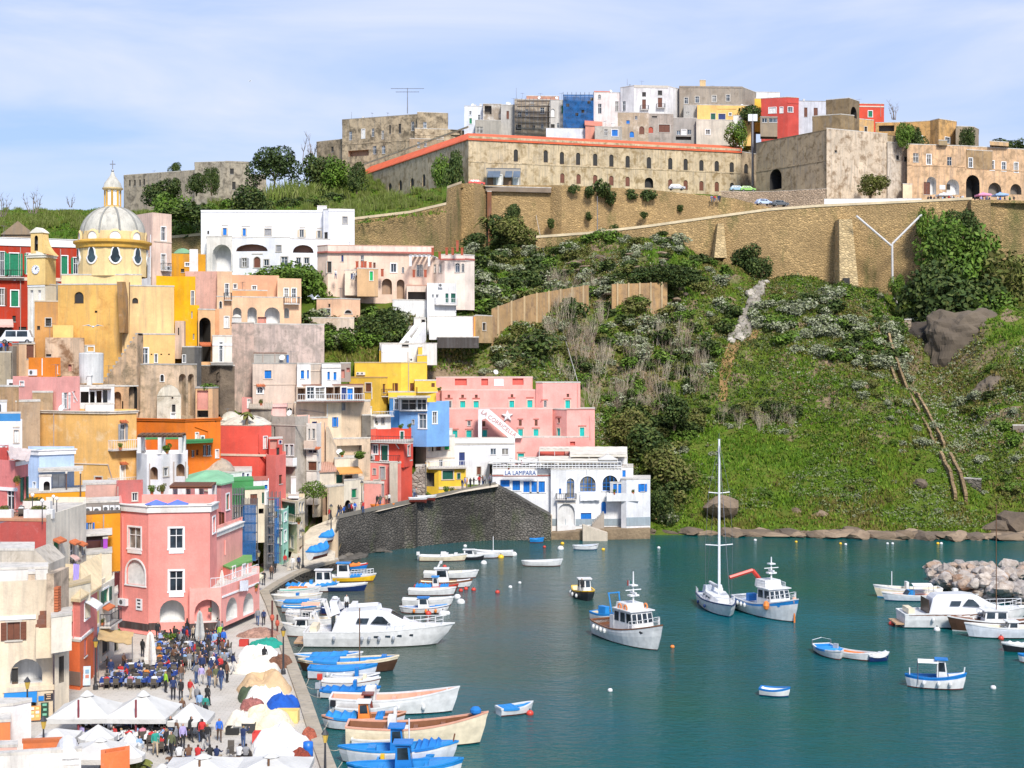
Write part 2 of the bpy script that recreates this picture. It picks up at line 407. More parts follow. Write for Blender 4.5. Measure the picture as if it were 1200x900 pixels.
  for i in rg(nseg+1):
   u=u0+(u1-u0)*i/nseg;vs+=[fc.pt(u,z1,.02),fc.pt(u,z1-(z1-z0)*.35,pr*.55),fc.pt(u,z0+(z1-z0)*.25,pr),fc.pt(u,z0+(.06 if i%2 else 0),pr+.02)]
  for i in rg(nseg):
   for j in rg(3):
    fs.append((i*4+j,i*4+j+1,i*4+j+5,i*4+j+4))
  mb.add(vs,fs,cm)
  for u in(u0,u1):
   mb.tube(fc.pt(u,z1-.02,.02),fc.pt(u,z0+(z1-z0)*.25,pr),.025,ME,4)
  pt_('awning',mb,rT,bS)
 elif k=='X':
  cm=pn({'b':(.01,.2,.6),'d':(.03,.03,.04),'w':(.75,.75,.75),'o':(.8,.25,.05),'c':(.65,.55,.42),'g':(.02,.06,.04)}[st[0]],.5);mb=MB();fb(mb,fc,u0,u1,z0,z1,.02,.09,cm);o=pt_('sign_board',mb,rT,bS)
  if len(st)>1:
   pb=MB();c2=pn({'g':(.2,.5,.35),'w':(.75,.75,.75),'c':(.6,.4,.25),'r':(.6,.1,.1),'d':(.03,.03,.03),'e':(.15,.2,.08)}[st[1]],.5)
   for i in rg(3):
    zz=z0+(z1-z0)*(.2+.3*i);fb(pb,fc,u0+(u1-u0)*(.2+.1*(i%2)),u1-(u1-u0)*.25,zz,zz+(z1-z0)*.14,.09,.1,c2)
   sub('printed_panel',pb,o,bS)
def aerial(rT,bS,p,h=2.2):
 mb=MB();x,y,z=p;mb.tube((x,y,z),(x,y,z+h),.03,ME,4);t=rn.uniform(0,3.1);dx,dy=(cos(t),sin(t));mb.tube((x-dx*.7,y-dy*.7,z+h-.1),(x+dx*.7,y+dy*.7,z+h-.1),.02,ME,4)
 for i in rg(-3,4):
  q=V3((x+dx*.22*i,y+dy*.22*i,z+h-.1));mb.tube(q-V3((-dy,dx,0))*.3,q+V3((-dy,dx,0))*.3,.012,ME,3)
 pt_('aerial',mb,rT,bS)
def chimney(rT,bS,p,w=.6,h=1.3,mat=None):
 x,y,z=p;mb=MB();m=mat or WHITE;mb.box(x-w/2,y-w/2,z-.3,x+w/2,y+w/2,z+h,m);mb.box(x-w*.65,y-w*.65,z+h,x+w*.65,y+w*.65,z+h+.12,m);pt_('chimney',mb,rT,bS)
def dish(rT,bS,p,r=.45):
 mb=MB();p=V3(p);mb.tube(p,p+V3((0,0,.7)),.035,ME,5);q=V3((rn.uniform(-.5,.9),-1,.55)).to_track_quat('Z','Y');c=p+V3((0,-.1,.8));vs=[c];fs=[]
 for j,rr in en((.5,1)):
  for i in rg(10):
   t=i*pi/5;vs.append(c+q@V3((cos(t)*rr*r,sin(t)*rr*r,rr*rr*.14)))
 for i in rg(10):
  k=(i+1)%10;fs+=[(0,1+i,1+k),(1+i,11+i,11+k,1+k)]
 mb.add(vs,fs,WP);pt_('satellite_dish',mb,rT,bS)
def volume(rT,bS,p,t,b,c,f='',roof='f',back=7,cor=None,dn=2,ref=0,rc=None,par=.45,apex=2,tb=None,dl=0,dr=0):
 d=p[ref][1];z1=ZY(t,d);z0=ZY(b,d)-dn;faces=[Face(p[i],p[i+1])for i in rg(len(p)-1)];ops=[[]for _ in faces]
 for line in f.replace(';','\n').split('\n'):
  tk=line.split()
  if not tk:
   continue
  i=int(tk[0][0]);feature(rT,bS,faces[i],[tk[0][1:]]+tk[1:],c,ops[i])
 mb=MB();fr=[XY(*q)for q in p];bk=[XY(q[0]+(dl if k==0 else dr if k==len(p)-1 else 0),q[1]+back)for k,q in en(p)]if len(p)<3 else[XY(p[0][0]+dl,max(p[0][1],p[-1][1])+back),XY(p[-1][0]+dr,max(p[0][1],p[-1][1])+back)];poly=fr+bk[::-1];n=len(poly)
 if roof=='f' and par>0:
  zr=z1-par
 else:
  zr=z1
 for i,fc in en(faces):
  wall_face(mb,fc,z0,z1,ops[i],c)
 for i in rg(len(fr)-1,n):
  a,q=(poly[i],poly[(i+1)%n]);mb.add([(a.x,a.y,z0),(q.x,q.y,z0),(q.x,q.y,z1),(a.x,a.y,z1)],[(0,1,2,3)],c)
 cen=sum(poly,V3((0,0)))/n;rcm=rc or ROOFW
 if roof=='f' and par>0:
  inn=[q+(cen-q).normalized()*.32 for q in poly]
  for i in rg(n):
   k=(i+1)%n;a,q,a2,q2=(poly[i],poly[k],inn[i],inn[k]);mb.add([(a.x,a.y,z1),(q.x,q.y,z1),(q2.x,q2.y,z1),(a2.x,a2.y,z1),(a2.x,a2.y,zr),(q2.x,q2.y,zr)],[(0,1,2,3),(3,2,5,4)],c)
  pt_('wall',mb,rT,bS);rb=MB();rb.add([(q.x,q.y,zr)for q in inn],[tp(rg(n))],rcm);pt_('roof',rb,rT,bS)
 else:
  pt_('wall',mb,rT,bS);rb=MB()
  if roof=='n':
   rb.prism([q+(q-cen).normalized()*.06 for q in poly],z1-.12,z1+.06,rcm)
  elif roof in 'dv':
   g=7;vs=[];fs=[];a,q,r2,s2=(fr[0],fr[-1],bk[-1],bk[0])
   for i in rg(g+1):
    for j in rg(g+1):
     u,v=(i/g,j/g);x=a.lerp(q,u).lerp(s2.lerp(r2,u),v);h=apex*(sin(pi*u)*(sin(pi*v)if roof=='d' else 1))**.6;vs.append((x.x,x.y,z1+h+.02))
   for i in rg(g):
    for j in rg(g):
     fs.append((i*(g+1)+j,(i+1)*(g+1)+j,(i+1)*(g+1)+j+1,i*(g+1)+j+1))
   rb.add(vs,fs,rcm);rb.prism(poly,z1-.1,z1+.02,rcm)
   if roof=='v':
    for row in([i*(g+1)for i in rg(g+1)],[i*(g+1)+g for i in rg(g+1)]):
     rb.add([vs[i]for i in row]+[(vs[row[-1]][0],vs[row[-1]][1],z1),(vs[row[0]][0],vs[row[0]][1],z1)],[tp(rg(g+3))],c)
  elif roof in 'hgm':
   ov=[q+(q-cen).normalized()*.35 for q in poly];m=rcm
   if roof=='h':
    top=[q.lerp(cen,.72)for q in ov];vs=[(q.x,q.y,z1)for q in ov]+[(q.x,q.y,z1+apex)for q in top]+[(q.x,q.y,z1-.18)for q in ov];rb.add(vs,[(i,(i+1)%n,n+(i+1)%n,n+i)for i in rg(n)]+[tp(rg(n,2*n))]+[(2*n+i,2*n+(i+1)%n,(i+1)%n,i)for i in rg(n)],m)
   elif roof=='g':
    a,q,r2,s2=(ov[0],ov[len(fr)-1],ov[len(fr)],ov[-1]);m1,m2=((a+q)/2,(r2+s2)/2);vs=[(a.x,a.y,z1),(q.x,q.y,z1),(r2.x,r2.y,z1),(s2.x,s2.y,z1),(m1.x,m1.y,z1+apex),(m2.x,m2.y,z1+apex)];rb.add(vs,[(1,2,5,4),(3,0,4,5)],m);rb.add(vs,[(0,1,4),(2,3,5)],c)
   else:
    a,q,r2,s2=(ov[0],ov[len(fr)-1],ov[len(fr)],ov[-1])
    if len(fr)>2:
     k_=len(fr);bk_=[o*(1+back/o.y)for o in ov[:k_]];vs=[(o.x,o.y,z1)for o in ov[:k_]]+[(o.x,o.y,z1+apex)for o in bk_]+[(o.x,o.y,z1-.25)for o in ov[:k_]]+[(o.x,o.y,z1-.1)for o in bk_];rb.add(vs,[(i,i+1,k_+i+1,k_+i)for i in rg(k_-1)]+[(2*k_+i,2*k_+i+1,i+1,i)for i in rg(k_-1)]+[(k_+i,k_+i+1,3*k_+i+1,3*k_+i)for i in rg(k_-1)]+[(0,k_,3*k_,2*k_),(k_-1,3*k_-1,4*k_-1,2*k_-1)],m);a,q,r2,s2=(ov[k_-2],ov[k_-1],bk_[k_-1],bk_[k_-2])
     pt_('roof',rb,rT,bS);rb=MB()
    vs=[(a.x,a.y,z1),(q.x,q.y,z1),(r2.x,r2.y,z1+apex),(s2.x,s2.y,z1+apex)];vs+=[(x,y,z-.15)for x,y,z in vs];rb.add(vs,[(0,1,2,3),(4,5,1,0),(5,6,2,1),(7,4,0,3),(6,7,3,2)],m)if len(fr)<3 else None;nt_=max(4,int((q-a).length/.3))if(q-a).length<25 else 0
    for i in rg(nt_):
     w_=(i+.5)/nt_;g1=a.lerp(q,w_);g2=s2.lerp(r2,w_);rb.tube((g1.x,g1.y,z1+.03),(g2.x,g2.y,z1+apex+.03),.09,m,5)
  if rb.v:
   pt_('roof',rb,rT,bS)
 if cor:
  cm,ch=cor;h=ch*d/F;mb=MB();top=z1+.03
  for fc in faces:
   fb(mb,fc,-.12,fc.L+.12,top-h,top,-.25,.16,cm);fb(mb,fc,-.22,fc.L+.22,top,top+.1,-.3,.26,cm)
  pt_('cornice',mb,rT,bS)
 return dict(poly=poly,z0=z0,z1=z1,zr=zr,faces=faces,cen=cen)
DSCALE={'red_dome_house':1.085,'domed_white_house':1.1,'green_terrace_house':1.1,'grey_scaffold_house':1.135,'mint_house':1.165,'cream_quay_house':1.135,'orange_house':1.06,'grey_tall_house':1.085,'white_bay_house':1.09,'peach_slim_house':1.08,'pink_stair_house':1.07,'cream_tower_house':1.045,'beige_block_house':1.05,'roof_fence_terrace':1.055,'rubble_retaining_wall':1.075,'peach_villa':1.07,'white_cone_chimney':1.13,'pink_annex':1.05,'green_roof_house':1.02}
def D(p,t,b,c,f='',k=7,r='n',n=2,q=None,**o):return{**dict(p=p,t=t,b=b,c=c,f=f,back=k,roof=r,dn=n,rc=q),**o}
def ho_(name,label,cat,vols,group=None,clutter=0,seed=None):
 k_=DSCALE.get(name,1)
 if k_!=1:
  vols=[dict(v,p=[(x,d*k_)for x,d in v['p']])for v in vols]
 p=vols[0]['p'];d=p[0][1];a=XY(*p[0]);b=XY(*p[-1]);bS=V3(((a.x+b.x)/2,(a.y+b.y)/2,ZY(vols[0]['b'],d)));rT=emp_(name,bS,label,cat,group);info=None;rs=rn.getstate();rn.seed(seed if seed is not None else hash((p[0],vols[0]['t']))%9999)
 for v in vols:
  i=volume(rT,bS,**v);info=info or i
 for k in rg(clutter):
  u,v=(rn.uniform(.15,.85),rn.uniform(.2,.8));pl=info['poly'];q=pl[0].lerp(pl[-1],v).lerp(pl[1].lerp(pl[-2],v),u);z=info['zr'];r=rn.random()
  if r<.55:
   aerial(rT,bS,(q.x,q.y,z),rn.uniform(1.5,2.6))
  elif r<.8:
   chimney(rT,bS,(q.x,q.y,z),rn.uniform(.45,.7),rn.uniform(.8,1.4))
  else:
   dish(rT,bS,(q.x,q.y,z))
 rn.setstate(rs);rT['_z1']=info['z1'];return(rT,bS,info)
# town: left and centre
def hx(s,k=.88):
 o=[]
 for i in(0,2,4):
  v=int(s[i:i+2],16)/255;o.append(k*(v/12.92 if v<=.04045 else((v+.055)/1.055)**2.4))
 return tp(o)
def pl(s,dirt=.3,patch=None,pamt=.5,k=.88):
 return pa(hx(s,k),dirt,hx(patch,k)if patch else None,pamt)
W2=pl('f4f2f2',.25)
CREAM=pl('f0e2c8',.4)
PINK=pl('f79a8f',.2,None,.5,.95)
PINK2=pl('f9ab9f',.22,None,.5,.95)
PEEL=pl('dcc3a8',.6,'8f7f6c',.55)
PEACH=pl('f2c6a0',.25)
OCHRE=pl('e7a93f',.35,'c78a3a',.25)
HP=pl('f7b0a6',.2)
HPd=pl('f3a298',.2)
TW='houses stacked above the harbour'
ho_('red_palazzo','dark red palazzo with white cornice and green shutters behind the clock tower','house',[D([(-30,222),(95,228)],278,402,pl('b8330f',.3),'\n0w 0 295 5 323 Wkg; 0B -6 295 12 325; 0w 11.5 297 21.5 323 Wgg; 0B 8 297 28 325; 0w 31 297 36 321 Wkg; 0w 86 302 91.5 321 Wkg; 0w 13 340.5 21.5 359 Wg; 0w -1 338 5 358 Wkn\n0w 72 300 79 321 Wg; 0L -30 325 95 329 T; 0W -8 374 15 384 p 2.0; 0w 14.5 370 18.5 377 Nd; 0w -2 384 14 401 Nd; 0w 22 383 31 402 Nd; 0P 24 290 24 400; 0P 71 292 71 328; 0A 16 325 18.5 329',q=TE,k=14,cor=(pn((.75,.74,.72)),9))],TW,3)
ho_('gable_barn','grey brown gabled barn on the green ridge behind the red palazzo','barn',[D([(2,250),(40,250)],275,292,pl('a08b72',.7),r='g',q=pl('8a7a66',.6),k=9,apex=2.4)])
ho_('pale_house','narrow pale pink and grey house between the dome and the yellow terrace','house',[D([(158,218),(177,221)],300,330,pl('d8d8da',.5),'0P 176 275 176 325 W',k=5,r='f'),D([(158,225),(178.5,221),(201,224)],252,330,pl('f2d2be',.45),'1w 189 266 194 282 Wk; 1L 180 282.5 201 284 T; 1w 189 298 194 316 Wk; 1B 188 307 197 317;1A 193 312 199 317',r='f',k=8)],TW,3)
ho_('mustard_house','mustard yellow terrace house with small green dome roof','house',[D([(199,233),(241,235)],297,322,pl('d99a1c',.4),'0w 217 308 222 312 Wk; 0w 223 308 229 318 Wk;0w 212 315 216 319 Nd',k=7,r='f'),D([(203,236),(225,236)],297,310,pl('d99a1c',.4),r='d',q=pl('7fae86',.4),apex=1,k=4),D([(222,234),(232,234)],292,310,W2,k=3,r='f')],TW)
ho_('yellow_house','tall bright yellow stepped house to the side of the church','house',[D([(183,207),(203.5,209),(216,208.5),(229,209)],323,430,pl('f0b400',.2),'2w 224 341 227.5 360 Wk; 0w 203 343 205 348 Nd',k=6,r='f'),D([(203,205.5),(222,206.4),(233.5,207.5)],357,410,pl('f2b604',.2),'1w 224 365 226 373 Nk;1w 226 391 228 398 Nk',k=4,r='f'),D([(205,203.5),(216,204),(217.5,206)],376,404,pl('e0c0a8',.6),'0w 208.5 384 210 392 Nd',k=3,r='f')],TW)
ho_('peach_villa','peach two storey villa with white rimmed ground arches above the stone wall','villa',[D([(254,213.5),(353,218)],347,381,PEACH,'0O 273 360.5 283 375 W;0O 290 360 301 380 W;0O 310 360 328 380 W;0O 333 361 339 373 W\n0w 263 371 268 384 Ww; 0a 257 353 260 361 Wd; 0B 332 343 350 356; 0V 302 371.5 312 380 p; 0P 271 347 271 381 x',k=7),D([(254.5,213.6),(272,214.4)],318,347,PEACH,'0w 263.8 332.5 268 348 Wk;0B 262 340 271 351.5',n=.1,k=7,r='f'),D([(272,217.5),(327,219.5)],322,348,pl('efb58f',.25),'0w 295.5 335 300.5 347 Wk; 0w 273.5 333 277.5 338 Wk',n=.1,k=5,r='f'),D([(325,216.8),(353,218)],326,347,PEACH,'0w 333 338 338 355 Wk;0w 342 338 347 355 Wk',n=.1,k=7,r='f'),D([(272,214.5),(313,216.3)],339.5,347,pl('e9a873',.2),n=0,k=.4)],TW,2)
ho_('pink_annex','plain dusty pink gable wall beside the peach villa','house',[D([(217,219),(255,219)],318,362,pl('edb9a8',.35,'a58a78',.15),k=8,r='f')],TW,1)
ho_('arched_passage_house','small white balcony house with arched peach passage below the villa','house',[D([(232,206.5),(252,208)],362,428,pl('e9b987',.35),'0O 233.4 372 247 424 d 3; 0T 233.5 402 247 406',k=4),D([(249,205),(272,206)],393,427,pl('f3e6d8',.3),'0w 257 401 261 424 Wk; 0L 249 403 272 405 W',k=3),D([(234,212),(257,212)],362,393,pl('ecb083',.3),'0O 236 378 244 392 d',k=4,r='f'),D([(247,202.5),(273,202.5)],424.5,428,CONC,n=0,k=4)],TW)
def church():
 d=206;c=P(132,286,d);bS=V3((c.x,c.y,ZY(440,d)));lab='yellow church with grey ribbed dome, oval drum windows and lantern topped by a cross';rT=emp_('domed_church',bS,lab,'church');yl=pl('f6d79b',.3);oc=pl('eab864',.5,'d49c52',.3);gr=pl('d2cdbf',.6,'b0aa9c',.3);wt=pn((.78,.77,.74),.8);cx,cy=(c.x,c.y);s=d/F;zd0,zd1,zb1,zt=(ZY(321,d),ZY(287,d),ZY(276,d),ZY(243,d));Rr=39.5*s;mb=MB();n=16;mb.lathe([(Rr,zd0-.5),(Rr,zd1)],yl,n,(cx,cy,0),a0=pi/n)
 pt_('drum',mb,rT,bS);mb=MB().lathe([(Rr+.1,zd1-.7),(Rr+.25,zd1-.6),(Rr+.3,zd1-.1),(Rr+.65,zd1+.1),(Rr+.65,zd1+.35),(Rr-.1,zd1+.55)],pl('e3b04a',.3),32,(cx,cy,0));pt_('cornice',mb,rT,bS);mb=MB().lathe([(Rr-.25,zd1+.3),(Rr-.25,zb1+.35),(Rr-.7,zb1+.45)],yl,32,(cx,cy,0));pt_('attic',mb,rT,bS);H=zt-zb1;mb=MB();prof=[((Rr-.35)*cos(t),zb1+H*1.02*sin(t))for t in[pi/2*i/12*.93 for i in rg(13)]];mb.lathe(prof,gr,32,(cx,cy,0))
 dome=pt_('dome',mb,rT,bS,True)
 for k in rg(10):
  a=2*pi*(k+.28)/10;rb=MB()
  for(r0,z0),(r1,z1)in zip(prof,prof[1:]):
   rb.tube((cx+r0*cos(a),cy+r0*sin(a),z0),(cx+r1*cos(a),cy+r1*sin(a),z1),.16,pl('9b9a94',.4),5,cap=False)
  sub('rib',rb,dome,bS)
 for k in rg(9):
  a=-pi/2+R(20+40*k)
  def q(u,z,o,rr=Rr):
   aa=a+u/rr;return(cx+(rr+o)*cos(aa),cy+(rr+o)*sin(aa),z)
  zc=(zd0+zd1)/2+.35;out=[]
  for i in rg(20):
   t=2*pi*i/20;out.append((cos(t)*(.48+.24*(sin(t)<-.2)),zc+sin(t)*1.12))
  mb=MB();m=len(out);mb.add([q(u*1.35,zc+(z-zc)*1.18,.12)for u,z in out]+[q(u,z,.12)for u,z in out]+[q(u*1.35,zc+(z-zc)*1.18,-.12)for u,z in out],[(i,(i+1)%m,m+(i+1)%m,m+i)for i in rg(m)]+[(i,2*m+i,2*m+(i+1)%m,(i+1)%m)for i in rg(m)],wt);wd=pt_('window',mb,rT,bS);pb=MB();pb.add([q(u,z,.05)for u,z in out],[tp(rg(m))],glass((.03,.05,.06)));sub('pane',pb,wd,bS);mb=MB();zo=zb1-.55;ring=[(cos(2*pi*i/16),sin(2*pi*i/16))for i in rg(16)]
  rr=Rr-.25;mb.add([q(u*1.05,zo+v*1.15,.05,rr)for u,v in ring]+[q(u*.74,zo+v*.82,.22,rr)for u,v in ring],[(i,(i+1)%16,16+(i+1)%16,16+i)for i in rg(16)],yl);oc2=pt_('oculus',mb,rT,bS);pb=MB();pb.add([q(u*.76,zo+v*.84,.12,rr)for u,v in ring],[tp(rg(16))],wt);sub('pane',pb,oc2,bS)
 zl0,zl1=(ZY(244,d),ZY(222,d));rl=8.6*s;mb=MB().lathe([(rl+.2,zl0-.3),(rl+.2,zl0+.25),(rl-.1,zl0+.3),(rl-.1,zl1)],yl,16,(cx,cy,0));ln=pt_('lantern',mb,rT,bS)
 for k in rg(8):
  a=2*pi*k/8+.2;mb=MB();x,y=(cx+rl*cos(a),cy+rl*sin(a));mb.tube((x,y,zl0+.2),(x,y,zl1),.16,pl('e3b04a',.3),6);sub('column',mb,ln,bS);a+=pi/8;mb=MB();e=V3((-sin(a),cos(a),0));o=V3((cos(a),sin(a),0));mb.obox(V3((cx,cy,(zl0+zl1)/2+.1))+o*(rl-.08),e*.24,o*.04,(0,0,(zl1-zl0)*.4),wt);sub('pane',mb,ln,bS)
 mb=MB().lathe([(rl+.05,zl1-.2),(rl+.4,zl1),(rl+.4,zl1+.2)],yl,20,(cx,cy,0));mb.lathe([(rl+.3,zl1+.2),(rl+.1,zl1+.9),(rl-.35,zl1+1.5),(.35,zl1+2),(.2,zl1+2.5),(.05,zl1+2.6)],gr,20,(cx,cy,0));pt_('lantern_cap',mb,rT,bS,True);mb=MB();zt2=zl1+2.6;mb.ball((cx,cy,zt2+.1),.22,ME,8);mb.tube((cx,cy,zt2),(cx,cy,zt2+1.6),.06,ME,5);mb.box(cx-.4,cy-.05,zt2+1,cx+.4,cy+.05,zt2+1.12,ME);pt_('cross',mb,rT,bS);V=lambda**k:volume(rT,bS,**k)
 V(p=[(72,201.5),(166,201.5)],t=321.5,b=345,c=yl,roof='n',back=9,dn=4,f='0L 72 333 166 335 N');V(p=[(68,199.5),(104,198.6),(143,199)],t=333,b=440,c=oc,roof='n',back=9,f='0a 87 342 98 355 Nd;1w 111 364 114 366 Nd');V(p=[(143,198),(163,199),(204,200.5)],t=334,b=428,c=pl('f0c88c',.45),roof='n',back=9,f='0a 155 349 162 355 Nd');V(p=[(146,197.7),(151,197.7)],t=321,b=400,c=pl('f0cc92',.4),roof='n',back=3)
 bt=MB();a=Face((135.5,196.5),(148,196.5))
 for zA,zB,n0 in((ZY(390,197),ZY(330,197),1.6),):
  e=[a.pt(a.L*.45,zA,.5),a.pt(a.L*.9,zA,.5),a.pt(a.L,zA,-1.5),a.pt(0,zB,-.6),a.pt(a.L*.5,zB,-.6),a.pt(a.L,zB,-2),a.pt(0,zA,-2.2),a.pt(0,zB,-2.2)];bt.add(e,[(0,1,4,3),(1,2,5,4),(6,0,3,7),(3,4,5,7)],pl('9c7443',.6,'7b6242',.4))
 pt_('buttress',bt,rT,bS);V(p=[(160,193.4),(205,195)],t=391,b=428,c=pl('f2c47e',.25),roof='n',back=6,f='0w 166 408 173.5 426 Wk;0w 162 413 165 426 Ww;0w 181 415 184.5 425 Wk; 0V 176.5 414.5 178.5 416 d; 0V 188 414.5 190 416 d; 0V 197 414.5 199 416 d');V(p=[(40.5,199),(68,199.5)],t=352.5,b=418,c=pl('d39a58',.5),roof='n',rc=pl('dcc9b0'),back=6,f='0w 53.5 373 60 382 Cd;0w 43.5 382 47 386 Nd');V(p=[(62,195.5),(86,195.8)],t=381,b=400,c=pl('f0c878',.3),back=3)
 V(p=[(99,198.6),(111,198.6)],t=404.5,b=413,c=pl('cfcfc8',.3),roof='n',back=2,dn=0,f='0w 103 406.5 110 411.5 Wk')
church()
def clock_tower():
 d=206;bS=P(45,402,d);rT=emp_('clock_tower',bS,'pale yellow bell tower with a round white clock and curved belfry','bell tower');yl=pl('f3cf86',.25);wt=pl('f0ead8',.25);V=lambda**k:volume(rT,bS,**k);V(p=[(32.5,206),(53,205),(66,207.5)],t=333,b=402,c=wt,roof='n',back=4,f='0V 35.5 340 39 395 w;0V 44.5 340 48 395 w;0L 32.5 333 53 336 W');V(p=[(32,205.8),(53,204.8),(65.5,207.5)],t=300,b=334,c=yl,roof='n',back=4,dn=0,cor=(wt,2.5))
 f=Face((32,205.8),(53,204.8));z=lambda y:ZY(y,205.3);mb=MB();n=20;u=f.u(42);r=5.3*205.3/F;ring=[f.pt(u+r*cos(2*pi*i/n),z(316)+r*sin(2*pi*i/n),.12)for i in rg(n)];back=[p+V3((f.n.x,f.n.y,0))*-.15 for p in ring];mb.add(ring+back,[tp(rg(n))]+[(i,n+i,n+(i+1)%n,(i+1)%n)for i in rg(n)],pn((.75,.76,.8),.5));ck=pt_('clock_face',mb,rT,bS);mb=MB()
 for i in rg(12):
  t=i*pi/6;mb.tube(f.pt(u+r*.78*cos(t),z(316)+r*.78*sin(t),.14),f.pt(u+r*.95*cos(t),z(316)+r*.95*sin(t),.14),.03,pn((.02,.05,.25)),4)
 for t,q in((1.35,.5),(.9,.75)):
  mb.tube(f.pt(u,z(316),.15),f.pt(u+r*q*cos(t),z(316)+r*q*sin(t),.15),.05,pn((.02,.03,.12)),4)
 sub('clock_hands',mb,ck,bS);mb=MB();vs=[(32,300),(53,300),(50,296.5),(42.5,294),(35,296.5)];fr=[f.pt(f.u(x),z(y),.15)for x,y in vs];bk=[f.pt(f.u(x),z(y),-.5)for x,y in vs];mb.add(fr+bk,[tp(rg(5))]+[(i,5+i,5+(i+1)%5,(i+1)%5)for i in rg(5)],wt);pt_('pediment',mb,rT,bS);g=Face((36,205.4),(50,204.8));zg0,zg1=(z(297),z(273));bel=MB();ops=[];a0,a1=(g.u(40.5),g.u(44.5));wall_face(bel,g,zg0,zg1,[(a0,a1,z(294),z(276),.35,.9,DARK)],yl)
 e=[g.pt(0,zg0),g.pt(g.L,zg0),g.pt(g.L,zg1),g.pt(0,zg1)];e2=[p-V3((g.n.x,g.n.y,0))*1.4 for p in e];bel.add(e+e2,[(4,7,6,5),(1,5,6,2),(3,2,6,7),(4,0,3,7)],yl);pts=[(50,297),(63,300),(58,295),(54,289),(51.5,282),(50,274)];fr=[g.pt(g.u(x),z(y),-.1)for x,y in pts];bk=[p-V3((g.n.x,g.n.y,0))*1.1 for p in fr];bel.add(fr+bk,[(0,1,2,3,4,5)]+[(i,6+i,6+(i+1)%6,(i+1)%6)for i in rg(6)],yl);pts=[(35,273),(51,273),(48,270),(43,266.5),(38,270)]
 fr=[g.pt(g.u(x),z(y),.12)for x,y in pts];bk=[p-V3((g.n.x,g.n.y,0))*1.6 for p in fr];bel.add(fr+bk,[(0,1,2,3,4)]+[(i,5+i,5+(i+1)%5,(i+1)%5)for i in rg(5)],wt);pt_('belfry',bel,rT,bS);mb=MB();p=g.pt((a0+a1)/2,z(286),-.4);mb.lathe([(.3,0),(.24,.2),(.17,.5),(.05,.6)],IRON,8,p);pt_('bell',mb,rT,bS);mb=MB();p=P(66,338,209);mb.lathe([(1.3,-4),(1.3,0),(.9,.6),(.01,.95)],pl('9b9a98',.5),12,p);pt_('side_dome',mb,rT,bS,True)
clock_tower()
mb=MB()
a,b,c,d=(XY(-60,194),XY(15,194.5),XY(42,200),XY(46,226))
e=XY(-60,226)
mb.prism([a,b,c,d,e],22,29.75,pl('8f8880',.5))
o=mb.build('church_lane')
o['kind']='structure'
ho_('lane_wall','beige retaining wall under the lane with the minibus','wall',[D([(-40,193),(13,193.5)],412,455,pl('b5a58c',.6,'7d7262',.4),k=.8)])
ho_('curved_gate_house','low curved peach wall with a brown door by the parked minibus','wall',[D([(14,197.5),(22,194.5),(30,194),(41,194.5)],402.5,424,pl('e9bf98',.3),'2w 31 404 39.5 420.5 Nn',k=3)],TW)
ho_('peeling_house','crumbling plaster house with brown stains under the church','house',[D([(53,190),(84,190.5),(99,192)],395.5,450,pl('e3c3a2',.6,'8d6a4c',.6),'0w 54 415 60 418 Nd; 0V 80 427 86 435 p',k=6,r='f')],TW,1)
ho_('orange_roof_house','small orange roof room with an outdoor air unit below the church','house',[D([(33.5,183),(58.5,181),(71,183)],419,446,pl('f08a22',.15),'1w 67 427 69 438 Nw;0P 50 420 50 440 W;0A 36 433 44 440',k=5,r='f')],TW)
ho_('rose_house','rose pink flat roofed house with white shutters above the large yellow house','house',[D([(15,177),(66,174.5),(93.5,178)],441.5,482,pl('f0a8a0',.2),'0w 23.5 447 28 452 Ww;1w 74.5 460 79.5 479 Nkw;1a 86 458 88.5 471 Nw; 1P 90 470 84 459 W',k=7,r='f'),D([(38,172.3),(62,172)],459,482,pl('cfae86',.6,'a98f6e',.4),k=3),D([(8,177),(22,177)],445,470,W2,'0o 10.5 449 17 464 g',k=3,r='f')],TW,1)
ho_('white_terrace_house','white roof terrace with dark pergola beside the rose pink house','house',[D([(93.5,179),(134,180.5)],452,486,W2,'0o 94.5 459 104 472 g 2;0o 105.5 459 111 475 g 2;0o 113 458 119 472 T 2; 0o 120.5 457 126 473 W 2',k=6),D([(100,177.5),(134,178.5)],473,486,pl('e9e7e4'),k=2),D([(105,178.8),(130,178.8)],454.5,456.5,WOOD,k=3,n=0)],TW,2)
ho_('large_yellow_house','large apricot and yellow house with shuttered balcony door and pale tiled roof edge','house',[D([(46,170),(126,166.5),(160,169.5)],482,590,pl('f2bd70',.3,'f0cfa2',.25),'1w 141 497 146.5 516 Tky;1B 126.5 514 166 526 w;1T 140 493.5 148 495.5;1w 141 546 146 563.5 Ww; 1T 140 542.5 148 544.5;1B 126 559 165 566.5 w\n0P 63.5 484 63.5 525; 0w 111.5 559 119.5 567 Cr; 0L 86 543 127 544.3 T; 1P 126 545 131.5 563',r='f',k=9,cor=(pl('e9dccb',.5),2.2))],TW,3)
ho_('ruined_arch_house','weathered plaster building with tall blind arches and a vaulted white front','house',[D([(161,190),(209,190.5),(230.5,192.5)],426.5,492,pl('d8bd9f',.7,'8f8068',.6),'0a 188 439 192 447 Wd;1O 209.6 438 218 487 N 1.0;1O 220.3 438 227.5 487 N 1.0',q=CONC,k=5),D([(184,186.5),(212,187.5)],464,496,pl('dcd3c0',.6,'a89c86',.4),'0w 201.5 474 205.5 484 Cd;0w 201 462.5 203 467 Nd;0w 200.5 483.5 205 492 Ww',r='v',q=pl('c9bfa8',.7,'8f8570',.5),apex=1.4,k=4.5)],TW)
